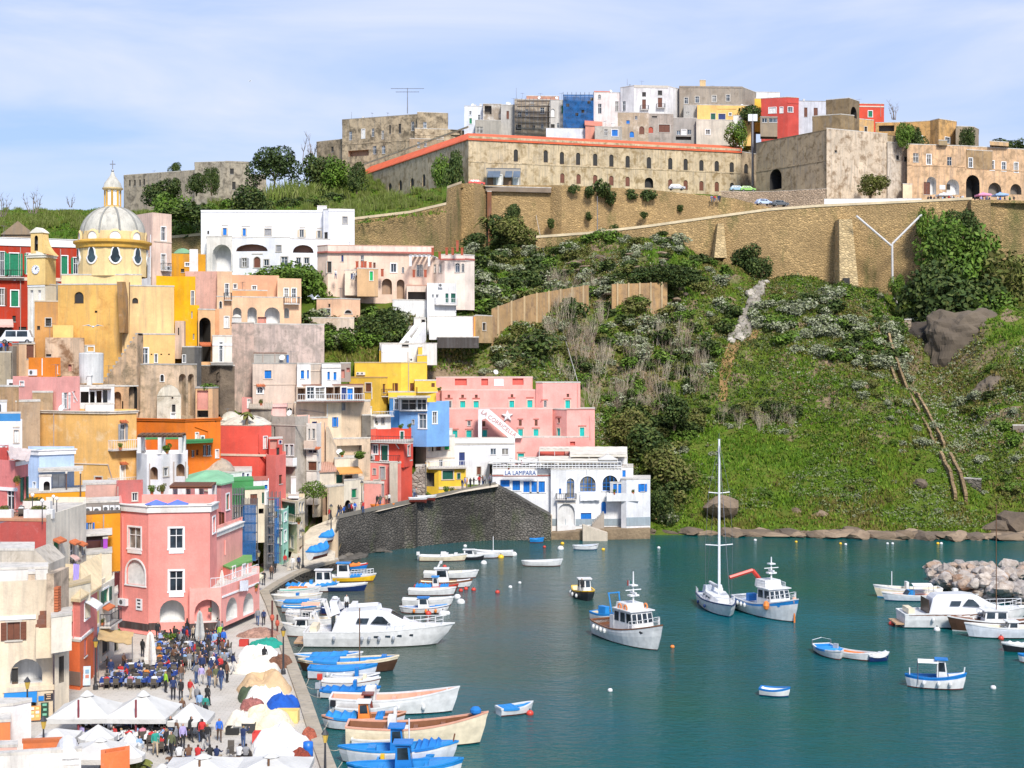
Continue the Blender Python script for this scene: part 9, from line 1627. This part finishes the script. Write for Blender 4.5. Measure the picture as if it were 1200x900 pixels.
for x,y,d,n,lab in((1098,231.5,321,12,'on the terrace below the castle'),(1118,231,321,12,'on the terrace below the castle'),(1150,231,321,10,'on the terrace below the castle'),(1180,231,321,7,'on the terrace below the castle')):
 for k in rg(n):
  q=P(x+pr_.uniform(-11,11),y,d+pr_.uniform(-2,2));q.z=ZY(238.3,318)+.3;person(q,pr_.uniform(0,6.2),False,rt(),rb(),lab,pose=pr_.randrange(4),grp='people '+lab)
for x,y,d,n,lab in((838,233,344,6,'on the upper road'),(412,330-6,253,2,'on the blush villa terrace'),(400,322,255,2,'on the blush villa terrace'),(3,408,194,7,'in the lane by the minibus')):
 for k in rg(n):
  q=P(x+pr_.uniform(-8,8),y,d);person((q.x,q.y,q.z-.8),pr_.uniform(0,6.2),False,rt(),rb(),lab,pose=pr_.randrange(4),grp='people '+lab)
for x,y,z,t,lab in((682,694,1,'black','on the black fishing boat'),(393,717,.6,'navy blue','on the inflatable boat'),(406,716,.6,'white','on the inflatable boat')):
 person(G(x,y,z),.4,False,t,'dark',lab,pose=0,grp='people aboard boats')
PCAN=cloth_((.57,.555,.52),.55)
def sol_(label,x,y,z,size,mat=None,sides=4,drop=.35,rot=.0,ground=QZ,pole=True,grp=None,polecol=None,front=.0,h=.75):
 p=G(x,y,z);bS=V3((p.x,p.y,ground));rT=emp_('parasol',bS,label,'parasol',grp);mb=MB();hh=z-ground;m=mat or PCAN;R_=size/2*(1.414 if sides==4 else 1);n=sides;vs=[];off=pi/n+rot;sg=4
 for s in rg(sg+1):
  t=s/sg
  for i in rg(n*3):
   a0,a1=(off+2*pi*(i//3)/n,off+2*pi*(i//3+1)/n);f=i%3/3;q=V3((cos(a0),sin(a0))).lerp(V3((cos(a1),sin(a1))),f)*R_*(.02+.98*t);vs.append((q.x,q.y,hh+h*(1-t)**1.15-(.05 if i%3 else 0)*t))
 k=n*3;fs=[(s*k+i,(s+1)*k+i,(s+1)*k+(i+1)%k,s*k+(i+1)%k)for s in rg(sg)for i in rg(k)];o_=len(vs);vs+=[(x_,y_,z_-drop*(1 if i%3==0 else .9))for i,(x_,y_,z_)in en(vs[sg*k:])];fs+=[(sg*k+i,o_+i,o_+(i+1)%k,sg*k+(i+1)%k)for i in rg(k)];mb.add(vs,fs,m);c=pt_('canopy',mb,rT,(0,0,0));mb=MB()
 if size>2.8:
  mb.lathe([(R_*.16,hh+h*.88),(R_*.05,hh+h*1.12),(.02,hh+h*1.17)],m,8);sub('vent_cap',mb,c,(0,0,0))
 if pole:
  mb=MB().tube((0,-front,0),(0,-front,hh+h*.95 if not front else hh+h),.05 if size<3 else .075,polecol or WOOD,6);mb.box(-.35,-front-.35,0,.35,-front+.35,.1,CONC);pt_('pole',mb,rT,(0,0,0))
 mb=MB()
 for i in rg(n):
  a=off+2*pi*i/n;mb=MB().tube((0,0,hh+h*.8),(cos(a)*R_*.98,sin(a)*R_*.98,hh-.04),.02,WOOD,4);pt_('rib',mb,rT,(0,0,0))
 return rT
RB=pn((.22,.04,.05),.6)
sol_('big white square parasol in front of the cream shop house, first of the large pair',102,833,2.9,4.4,front=2,polecol=RB,rot=.03,h=1.25)
sol_('big white square parasol, second of the large pair toward the quay',168,833,2.9,4.4,front=2,polecol=RB,rot=-.03,h=1.25)
sol_('smaller white square parasol at the quay side of the large pair',224,840,2.6,2.8,h=1)
sol_('round cream parasol with a scalloped rim in front of the large pair',115,862,2.6,2.6,sides=8)
sol_('wide white parasol low at the near side of the piazza',118,880,2.7,3.8)
sol_('small white parasol beside the wide low one',152,871,2.4,1.9,sides=8)
sol_('small white parasol nearest the orange wall',150,884,2.4,2.2,sides=8)
sol_('flat white parasol beside the white garden wall',66,862,2.5,2.7,h=.5)
sol_('large white parasol cut by the lower edge, quay side',318,899,2.9,4.6,front=1)
sol_('large white parasol cut by the lower edge, town side',238,900,2.9,4.8,front=1)
sol_('pale parasol cut by the lower edge near the palm',190,912,2.9,3.2)
for i,x in en((584,599,615,630)):
 sol_('cream parasol on the restaurant roof terrace',x,541.5,ZY(541.5,228.5),3.2,ground=ZY(549,228.5),grp='cream parasols on the restaurant roof terrace',drop=.15,h=.7)
sol_('cream parasol at the end of the restaurant terrace canopy',712,537.5,ZY(537.5,226),3,ground=ZY(549,226),drop=.15)
for i,x in en((183,208)):
 sol_('soft blue parasol on the large pink house roof, '+('on the chamfer side' if i==0 else 'in the middle'),x,590,ZY(590,142.5),2.2,cloth_((.12,.2,.58),.3),8,.1,ground=ZY(598,142),h=.4)
sol_('yellowish market parasol on the quay beyond the pink house',291,676,3,3,cloth_((.72,.64,.44),.4),4)
def closed(label,x,yb,h,r,ground=QZ,d=None,mat=None):
 p=Q(x,yb)if d is None else V3((*XY(x,d),ground));rT=emp_('closed_parasol',p,label,'parasol');mb=MB();n=10;pf=[(.05,h),(r*.5,h-.25),(r*.8,h*.6),(r,h*.35),(r*.75,h*.22)];vs=[]
 for s,(rr_,z)in en(pf):
  for i in rg(n):
   a=6.283*i/n;q=rr_*(1+.3*cos(5*a)*(s>0));vs.append((q*cos(a),q*sin(a),z))
 mb.add(vs,[(s*n+i,s*n+(i+1)%n,(s+1)*n+(i+1)%n,(s+1)*n+i)[::-1]for s in rg(4)for i in rg(n)],mat or cloth_((.7,.66,.6),.8));pt_('folded_canopy',mb,rT,(0,0,0));mb=MB().tube((0,0,0),(0,0,h+.12),.05,WOOD,6);mb.box(-.35,-.35,0,.35,.35,.1,CONC);pt_('pole',mb,rT,(0,0,0))
closed('tall folded cream parasol among the blue tables',176,790,3.6,.42)
closed('folded grey parasol in front of the pink arches',234,760,3.5,.36,mat=cloth_((.48,.47,.44),.8))
closed('small folded white parasol on the terrace of the pink house',260,0,1.9,.2,ZY(691,140),140.3)
def sheet_(name,label,corners,mat,cat,sag=.2,n=8,grp=None):
 a,b,c,d=[P(*q)if len(q)==3 else V3(q)for q in corners];bS=(a+b+c+d)/4;mb=MB();vs=[]
 for i in rg(n+1):
  for j in rg(n+1):
   u,v=(i/n,j/n);p=a.lerp(b,u).lerp(d.lerp(c,u),v);p=p-V3((0,.25*sag*sin(i*1.9),sag*sin(pi*u)*sin(pi*v)+.05*sin(i*2.7+j)));vs.append(p)
 fs=[(i*(n+1)+j,(i+1)*(n+1)+j,(i+1)*(n+1)+j+1,i*(n+1)+j+1)for i in rg(n)for j in rg(n)];m=len(vs);mb.add(vs+[p+V3((0,.03,.03))for p in vs],fs+[tp((m+k for k in q[::-1]))for q in fs],mat);return tag(mb.build(name,None,bS),label,cat,grp)
sheet_('canvas_awning','tan canvas awning stretched over the restaurant door by the lamp post',[(116,737,124),(157,741,127),(154,756,120),(114,750,118)],cloth_((.58,.4,.18),.7),'awning',.15)
for x,d in((155,121),(115,118.5)):
 a=V3((*XY(x,d),QZ));mb=MB().tube(a,a+V3((0,0,3)),.04,ME,5);tag(mb.build('awning_post',None,a),'thin metal post holding the tan canvas awning, '+('piazza side' if x==155 else 'house side'),'post')
sheet_('hanging_sheet','white sheets hung over the balcony railing of the pink house',[(281,681,141.5),(291,680,143.5),(291,692,143.2),(281,693,141.2)],cloth_((.75,.75,.78),.6),'laundry',.05)
sheet_('hanging_sheet','white sheet drying under an arched window of the white restaurant',[(680,577.5,223.8),(704,577,223.8),(704,586,223.7),(680,587,223.7)],cloth_((.76,.76,.79),.6),'laundry',.05)
sheet_('hanging_sheet','lilac cloth hanging on the small cream terrace',[(86,661,117.5),(93,662,118),(92,680,117.6),(86,681,117)],cloth_((.36,.28,.7),.6),'laundry',.05)
sheet_('hanging_sheet','white laundry pinned beside the purple shed',[(92,622,127),(98.5,619,128),(98,634,128),(94,636,127)],cloth_((.74,.76,.8),.6),'laundry',.05)
sheet_('roof_tarpaulin','rumpled pale tarpaulin on the roof of the old pink house',[(6,523,125.5),(37,527,127),(34,541,121.5),(12,538,121)],cloth_((.6,.5,.46),1.5),'tarpaulin',.35)
def sign(label,x,y,w_,h_,cols):
 p=Q(x,y);rT=emp_('menu_board',p,label,'sign',None,.2);mb=MB().obox((0,0,h_/2+.15),(w_/2,0,0),(0,.03,0),(0,.12,h_/2),pn(cols[0],.5));pt_('board',mb,rT,(0,0,0));mb=MB()
 for i in rg(3):
  for j in rg(2):
   mb.obox((-w_*.22+j*w_*.44,-.045+.09*(i-1)*.26-.0,.45+i*h_*.27),(w_*.15,0,0),(0,.012,0),(0,.02,h_*.09),pn(cols[1+(i+j)%2],.5))
 pt_('pictures',mb,rT,(0,0,0))['kind']='stuff';mb=MB().tube((0,.05,.9),(0,.6,0),.03,IRON,4);pt_('strut',mb,rT,(0,0,0))
sign('pale blue picture menu board standing by the coral house corner',99,805,.95,1.5,[(.5,.62,.7),(.5,.2,.15),(.2,.35,.5)])
sign('small orange and white poster board by the blue awned shop',41,846,.8,1,[(.75,.3,.08),(.75,.7,.6),(.7,.5,.2)])
def lamp(label,x,yb,h,ground=None,d=None,ground_z=None,col=(.55,.36,.06),grp=None):
 p=Q(x,yb)if d is None else V3((*XY(x,d),ground_z));rT=emp_('street_lamp',p,label,'street lamp',grp);mb=MB().lathe([(.22,0),(.2,.35),(.1,.5),(.075,h*.6),(.055,h)],IRON,8);pt_('pole',mb,rT,(0,0,0));mb=MB().lathe([(.1,h),(.21,h+.5),(.21,h+.52)],pn(col,.3),6);pt_('lantern',mb,rT,(0,0,0));mb=MB().lathe([(.26,h+.52),(.12,h+.72),(.03,h+.85)],IRON,6);pt_('lamp_cap',mb,rT,(0,0,0))
lamp('tall street lamp with amber lantern beside the tan canvas awning',112,808,3.4)
lamp('amber street lamp on the quay edge beside the fish nets',332,790,3.2)
lamp('near amber street lamp on the quay edge by the cabin fishing boat',381,919,2.6)
lamp('street lamp in front of the blue awned shop',32,868,3.6)
lamp('amber street lamp at the near corner behind the orange wall',51,893,2.2)
lamp('dark street lamp on the quay beside the cream corner house',355,666,4.2,col=(.45,.38,.22))
lamp('dark street lamp on the ramp above the covered boat',388,0,4,d=192,ground_z=3.6,col=(.45,.38,.22))
lamp('dark street lamp by the parasol beyond the pink house',303,684,3.2,col=(.45,.38,.22))
lamp('lane lamp among the people above the sea wall',424,0,4,d=205,ground_z=5.7,col=(.45,.38,.22))
for i,(x,y,d)in en(((49.5,607,116.5),(66.5,604,120),(62.5,600,130),(38,600,119))):
 p=P(x,y,d);rT=emp_('globe_lamp',p,'white globe lamp on the crimson house terrace','lamp','white globe lamps on the crimson house terrace');mb=MB().tube((0,0,-.5),(0,0,1.3),.04,IRON,5);pt_('pole',mb,rT,(0,0,0));mb=MB().ball((0,0,1.42),.17,WP,8);pt_('globe',mb,rT,(0,0,0))
for i,(x,y,d)in en(((25,604,120),(8,604,121),(42,602,121))):
 table(P(x,607.8+i*0,d)+V3((0,0,.06)),.2,None,'dark cafe table on the roof terrace of the crimson house','dark tables on the crimson roof terrace',4,1 if i==0 else 0,'on the crimson roof terrace','on the crimson roof terrace')
for x,y,d,w_ in((46,607.5,118.4,2.4),(5,607.5,118.6,1.4),(40,597,124,3)):
 p=P(x,y,d);mb=MB().box(-w_/2,-.3,0,w_/2,.3,.75,WHITE);o=mb.build('white_planter',None,(0,0,0));o.location=p;tag(o,'white boxy planter on the roof terrace of the crimson house','planter','white planters on the crimson terrace');o2=obj_mesh('potted_plant',SHR['olive'][1],(p.x,p.y,p.z+.65),0,(w_*.35,.3,.35),label='low plant in a white planter on the crimson house terrace',cat='plant',group='plants in white planters')
def heap(name,label,x,y,wx,wy,h,mat,seed,rz=.0,cat='net heap',flat=1):
 p=Q(x,y);n,m=(26,46);vs=[(0,0,h)];o=V3((seed*3.7,seed,0))
 for i in rg(1,n+1):
  t=i/n
  for j in rg(m):
   a=6.283*j/m;k=1+.22*mz.noise(V3((cos(a)*1.2,sin(a)*1.2,seed)));rr_=t**.75*k;x_,y_=(cos(a)*rr_*wx/2,sin(a)*rr_*wy/2);q=V3((x_*1.1,y_*1.1,0))+o;z=.68*h*(1-t**2.8)*(1+.6*mz.noise(q*.8))+(.1-.26*abs(mz.noise(q*1.5))+.08*mz.noise(q*4.5))*(1-t)**.3+.1*abs(mz.noise(V3((cos(a)*5,sin(a)*5,seed))))*t;vs.append((x_,y_,max(.02,z)if i<n else .0))
 fs=[(0,1+j,1+(j+1)%m)for j in rg(m)]+[(1+(i-1)*m+j,1+i*m+j,1+i*m+(j+1)%m,1+(i-1)*m+(j+1)%m)for i in rg(1,n)for j in rg(m)];mb=MB().add(vs,fs,mat);o=mb.build(name,None,(0,0,0),True);o.location=p;o.rotation_euler=(0,0,rz);tag(o,label,cat);return o
def netmat(c):
 k=('net',c)
 if k in MATS:
  return MATS[k]
 m,t,n,l,b=_mat('fishing net');co=coords(n,l);f=nz(n,l,co,2.2,7,.75,.8);g=nz(n,l,co,14,3,.6);cc=mix(n,l,ramp(n,l,f,.35,.68),scl(c,.45),scl(c,1.15));l(mix(n,l,ramp(n,l,g,.5,.75),cc,scl(c,.35)),b.inputs['Base Color']);b.inputs['Roughness'].default_value=1;h=N(n,'ShaderNodeMath',operation='ADD');l(f,h.inputs[0]);l(g,h.inputs[1]);bump(n,l,h.outputs[0],b,.9,.2);MATS[k]=m;return m
CT=lambda c:cloth_(hx(c),1.4)
for a in(('tarp_heap','white cream tarpaulin heap by the quay lamp',297,783,5,5,1.3,CT('f0e6d4'),1),('net_heap','brown fishing net heap beside the white cream tarpaulin',326,780,2.3,3.6,1.2,netmat(hx('a8765a')),2),('tarp_heap','teal green tarpaulin over nets at the far end of the row',312,757,3.4,2.6,.9,CT('1f9b86'),3),('net_heap','pale pink net heap near the pink house arches',303,745,4.2,2.6,.8,netmat(hx('d8a893')),4),('tarp_heap','white crumpled tarpaulin before the teal one',303,768,4,3.4,1.1,CT('f2efe8'),5),('tarp_heap','broad tan tarpaulin heap in the middle of the quay row',311,808,4.6,5.2,1.6,CT('d9b78c'),6),('tarp_heap','dark green tarpaulin edge under the tan one',292,818,1.8,3.4,1,CT('4c5a40'),7),('tarp_heap','white tarpaulin folded beside the blue one',311,822,3.7,3,1.35,CT('f1ede4'),8),('tarp_heap','bright blue tarpaulin heap near the quay edge',330,829,2.6,3.8,1.25,CT('1458b8'),9),('net_heap','pink fishing net heap in front of the white folded tarpaulin',296,829,2,2.2,.95,netmat(hx('d98a80')),10),('tarp_heap','large cream tarpaulin tent on poles',312,852,3.8,4,1.75,CT('efe0c0'),11),('tarp_heap','cream sloping tarpaulin beside the tent with black crates',285,854,2.9,3,1.4,CT('e9dfcc'),12),('tarp_heap','large white tarpaulin heap toward the near end of the quay',330,874,4.2,4.2,1.6,CT('f4f0ea'),13),('tarp_heap','white wrinkled tarpaulin heap, nearest of the row',322,894,3.2,3.4,1.7,CT('f6f4f1'),14),('net_heap','red brown net heap at the near end of the quay row',350,893,1.8,2.4,1,netmat(hx('b9553e')),15),('net_heap','orange pink nets on the ground before the white wrinkled heap',317,902,1.9,1.5,.55,netmat(hx('e0926a')),16),('net_heap','pale peach net pile by the near parasol',345,903,1.6,1.5,.6,netmat(hx('e2b48f')),17),('net_heap','salmon net heaped behind the blue barrel',362,866,1.2,1.4,.8,netmat(hx('d9765a')),18)):
 heap(*a)
def crate(label,x,y,w_,d_,h_,col,z=.0,grp=None,cat='crate'):
 p=Q(x,y);m=pn(col,.6);mb=MB();rT=emp_('fish_crate',p+V3((0,0,z)),label,cat,grp);mb.box(-w_/2,-d_/2,0,w_/2,d_/2,.05,m);pt_('base',mb,rT,(0,0,0))
 for s in(-1,1):
  mb=MB().box(-w_/2,s*d_/2-.02,.05,w_/2,s*d_/2+.02,h_,m);pt_('side',mb,rT,(0,0,0));mb=MB().box(s*w_/2-.02,-d_/2+.02,.05,s*w_/2+.02,d_/2-.02,h_-.003,m);pt_('side',mb,rT,(0,0,0))
for a in(('black fish crate under the cream sloping tarpaulin',273,860,.9,.7,.5,(.02,.02,.02)),('grey fish crate beside the black one',282,859,.9,.7,.55,(.2,.2,.2)),('dark crate with white rim near the tent pole',292,858,.9,.8,.7,(.04,.04,.04)),('red fish crate by the brown nets',297,782.5,.9,.7,.45,(.6,.05,.03)),('red crate near the pale pink nets',286,757,.8,.6,.6,(.5,.04,.03)),('red box under the white tarpaulin heap',303,873,.7,.9,.9,(.6,.06,.05)),('yellow striped box on the cream tent',337,846,1.6,1,.9,(.75,.55,.2))):
 crate(*a,z=.0)
p=Q(361,887)
mb=MB().lathe([(.01,0),(.33,0),(.35,.3),(.33,.45),(.35,.6),(.33,1),(.0,1.02)],pn((.01,.14,.55),.4),12)
o=mb.build('barrel',None,(0,0,0),True)
o.location=p
tag(o,'bright blue plastic barrel at the near end of the quay','barrel')
for i,(x,y)in en(((270,884),(274,890),(297,895))):
 obj_mesh('chair',CHM,tp(Q(x,y)),1.1*i,1,label='brown wooden chair left beside the white tarpaulin heap',cat='chair',group='loose chairs beside the tarpaulins')
for x,y,h in((319,748,3.6),(325,742,1.8)):
 p=Q(x,y);mb=MB().tube((0,0,0),(0,0,h),.09,pn((.1,.03,.025),.7),6);mb.ball((0,0,h*.55),.22,cloth_((.5,.1,.06)),8,sz=1.6);o=mb.build('net_pole',None,(0,0,0));o.location=p;tag(o,'dark post with hanging red nets on the quay edge' if h>2 else 'short dark post on the quay edge','post')
bo_('open',292,690.5,22,'small blue and white boat drawn up on the quay among the stalls',10,'w','l','l','l',tr=.7,z=QZ+.25,grp='boats ashore')
bo_('open',374,650,20,'boat under a bright blue cover lying on the ramp',70,'w','l','l','l',tr=.7,z=3,Lm=5,opts='cov:l,.02,.98,.6',grp='boats ashore')
bo_('open',384,633,14,'small boat under a blue cover higher on the ramp',75,'w','l','l','l',tr=.7,z=3.9,Lm=3.6,opts='cov:l,.02,.98,.5',grp='boats ashore')
bo_('open',448,594,22,'orange red canoe lying on the lane above the sea wall',5,'o','o','o','o',tr=0,z=6.35,Lm=3.4,B=.8,Hm=.35,grp='boats ashore')
for i,(x,y)in en(((490,586),(500,584))):
 bo_('open',x,y,18,('white flat skiff lying on the lane, nearer the coral red house','white flat skiff lying on the lane, nearer the yellow house')[i],12,'w','w','s','w',tr=.8,z=7.05+i*.15,Lm=2.8,B=1.1,Hm=.35,grp='boats ashore')
def car(label,x,y,d,rz,col,van=False,L_=4):
 p=P(x,y,d);rT=emp_('minibus' if van else 'parked_car',p,label,'van' if van else 'car',None if van else 'cars parked on the upper road',rz);W_,H_=(.85,1.9 if van else 1.42);m=pn(col,.3,0,.03);mb=MB();pr=[(-L_/2,.35),(-L_/2,.85),(-L_*.44,.95),(-L_*.36,H_),(L_*(.3 if van else .12),H_),(L_*(.42 if van else .28),.95),(L_/2,.8),(L_/2,.35)];mb.add([(a,-W_*(1 if z<1.2 else .86),z)for a,z in pr]+[(a,W_*(1 if z<1.2 else .86),z)for a,z in pr],[tp(rg(7,-1,-1)),tp(rg(8,16))]+[(i,(i+1)%8,8+(i+1)%8,8+i)for i in rg(8)],m)
 pt_('body',mb,rT,(0,0,0))
 for s in(-1,1):
  xs=((-L_*.33,-L_*.02),(L_*.0,L_*(.3 if van else .15)))
  for a,b in xs:
   mb=MB();q=[(a,s*W_*.985,1),(b,s*W_*.985,1),(b-.05,s*W_*.88,H_-.12),(a+.05,s*W_*.88,H_-.12)];mb.add(q+[(u,v+s*.03,w_)for u,v,w_ in q],[(0,1,2,3),(7,6,5,4),(0,4,5,1),(1,5,6,2),(2,6,7,3),(3,7,4,0)],GL);pt_('window',mb,rT,(0,0,0))
  for a in(-L_*.32,L_*.32):
   mb=MB().tube((a,s*(W_-.15),.32),(a,s*(W_+.02),.32),.32,pn((.02,.02,.02),.7),12);w_=pt_('wheel',mb,rT,(0,0,0));mb=MB().tube((a,s*(W_+.02),.32),(a,s*(W_+.03),.32),.17,ME,8);sub('rim',mb,w_,(0,0,0))
  mb=MB().box(L_/2-.02,s*.55-.15,.62,L_/2+.03,s*.55+.15,.76,WP);pt_('headlight',mb,rT,(0,0,0))
 mb=MB();a,b=((L_*(.31 if van else .13),H_-.08),(L_*(.42 if van else .28)-.03,1));mb.add([(a[0]+.05,-W_*.78,a[1]),(b[0]+.06,-W_*.85,b[1]),(b[0]+.06,W_*.85,b[1]),(a[0]+.05,W_*.78,a[1])],[(0,1,2,3)],GL);pt_('windscreen',mb,rT,(0,0,0))
car('silver white minibus parked in the lane below the red palazzo',20,403,199,pi+.15,(.62,.64,.66),True,4.7)
car('pale blue car parked at the end of the fortress',864,224.5,366,.1,(.35,.5,.62))
car('lime green car parked at the end of the fortress',876,224.8,366,.1,(.3,.55,.15))
car('white and blue car parked under the rock wall',895,240.5,342,.3,(.45,.55,.75))
car('grey dark car parked beside the bastion foot',914,242,341,.2,(.1,.11,.12))
car('silver car half hidden behind the upper road wall',793,223,346,.05,(.5,.5,.52))
car('white car by the kiosk at the fortress corner',558,218,340,.2,(.65,.1,.08))
def gull(label,x,y,d,span,rz,up):
 p=P(x,y,d);rT=emp_('seagull',p,label,'bird',None,rz);m=pn((.8,.8,.8),.7);mb=MB().lathe([(.001,-.28),(.05,-.2),(.085,0),(.06,.15),(.035,.2),(.05,.25),(.01,.33)],m,8);b=pt_('body',mb,rT,(0,0,0));b.rotation_euler=(0,R(90),0)
 for s in(-1,1):
  mb=MB();pts=[(.08,0,0),(.12,s*span*.22,.12*up),(-.02,s*span*.5,.05*up),(-.1,s*span*.3,.07*up),(-.1,0,0)];mb.add(pts+[(a,b_,c-.015)for a,b_,c in pts],[(0,1,2,3,4),(9,8,7,6,5)]+[(i,5+i,5+(i+1)%5,(i+1)%5)for i in rg(5)],m);pt_('wing',mb,rT,(0,0,0))
gull('white seagull gliding in front of the yellow church',109,383,110,1.55,-1.2,1.5)
gull('white seagull gliding in front of the green creeper',368,350,120,1.6,-.6,3)
gull('tiny distant bird high in the sky',293,95,260,.7,.3,2)
for i,(x,y,d,s)in en(((200,757,0,.7),(135,752,0,.8),(158,735,0,.6))):
 p=Q(x,y);rT=emp_('potted_shrub',p,('round potted shrub by the pink arches','leafy potted shrub beside the tan awning','low potted shrub along the pink house wall')[i],'potted plant');mb=MB().lathe([(.2,0),(.3,.5),(.27,.5),(.2,.3)],TE,10);pt_('pot',mb,rT,(0,0,0));o=bpy.data.objects.new('foliage',SHR['green'][i]);COL.objects.link(o);o.parent=rT;o.location=(0,0,.4);o.scale=(s,s,s*.8)
for i,(x,y,d,s)in en(((141,525,166.4,.5),(20,566,121,.6),(196,529,162.5,.9),(190,576,151,.8),(178,577,151,.7),(441,498,222,.6),(470,502,222,.7),(480,501,222.5,.6),(236,620,140,.5),(350,612,187,.7),(62,689,113.5,.6),(76,688,114,.6),(70,446,176,.5),(306,473,196.5,.6),(401,534,210,.7),(300,690,146,.5),(523,577,221.5,.9),(530,577,221.5,.8),(596,556.5-8,225,.5),(670,548,225,.5),(720,577.5,222.4,.5),(742,577.5,222.6,.5),(515,458,228,.6),(120,731,124,.4))):
 p=P(x,y,d);rT=emp_('potted_plant',p,'small green potted plant standing on a house terrace or balcony','potted plant','potted plants on terraces');mb=MB().lathe([(.14,-.25),(.2,.12),(.17,.12),(.1,0)],TE,8);pt_('pot',mb,rT,(0,0,0));o=bpy.data.objects.new('foliage',SHR[('green','olive')[i%2]][i%4]);COL.objects.link(o);o.parent=rT;o.location=(0,0,.1);o.scale=(s*.6,s*.6,s*.7)
rope_m=pn((.45,.4,.32),.9,0,.2)
er=rn.Random(3)
for i,(px,y)in en(((352,786),(347,777),(362,795),(378,806),(376,818),(388,834),(380,853),(408,871),(401,893),(357,755),(338,736),(322,711),(318,703),(333,692),(372,681))):
 a=G(px,y,.8);k=min(rg(len(ep)-1),key=lambda j:((ep[j]+ep[j+1])/2-a).length);q=ep[k].lerp(ep[k+1],er.random());mb=MB();pv=None
 for s in rg(9):
  t=s/8;p=a.lerp(V3((q.x-.4,q.y,QZ+.1)),t)-V3((0,0,.55*sin(pi*t)))
  if pv is not None:
   mb.tube(pv,p,.025,rope_m,4,cap=False)
  pv=p
 tag(mb.build('mooring_rope',None,a),'pale mooring rope sagging between a moored boat and the quay edge','rope','mooring ropes along the quay')
for i,(x,c,lab)in en(((1106,(.72,.72,.74),'white market tent on the terrace below the castle'),(1152,(.75,.3,.45),'pink market tent on the terrace below the castle'),(1172,(.3,.45,.7),'blue market tent on the terrace below the castle'))):
 sol_(lab,x,228,ZY(228,326),3,cloth_(c),4,ground=ZY(238,322),h=.5)
def cable():
 a,b=(P(677,447,244),P(627,246,346));mb=MB();n=14;q=None
 for i in rg(n+1):
  p=a.lerp(b,i/n)-V3((0,0,2.2*sin(pi*i/n)))
  if q is not None:
   mb.tube(q,p,.05,pn((.55,.52,.48),.6),4,cap=False)
  q=p
 tag(mb.build('overhead_cable',None,a),'thin pale cable climbing from the pink hotel roof to the pole by the palm','cable')
cable()
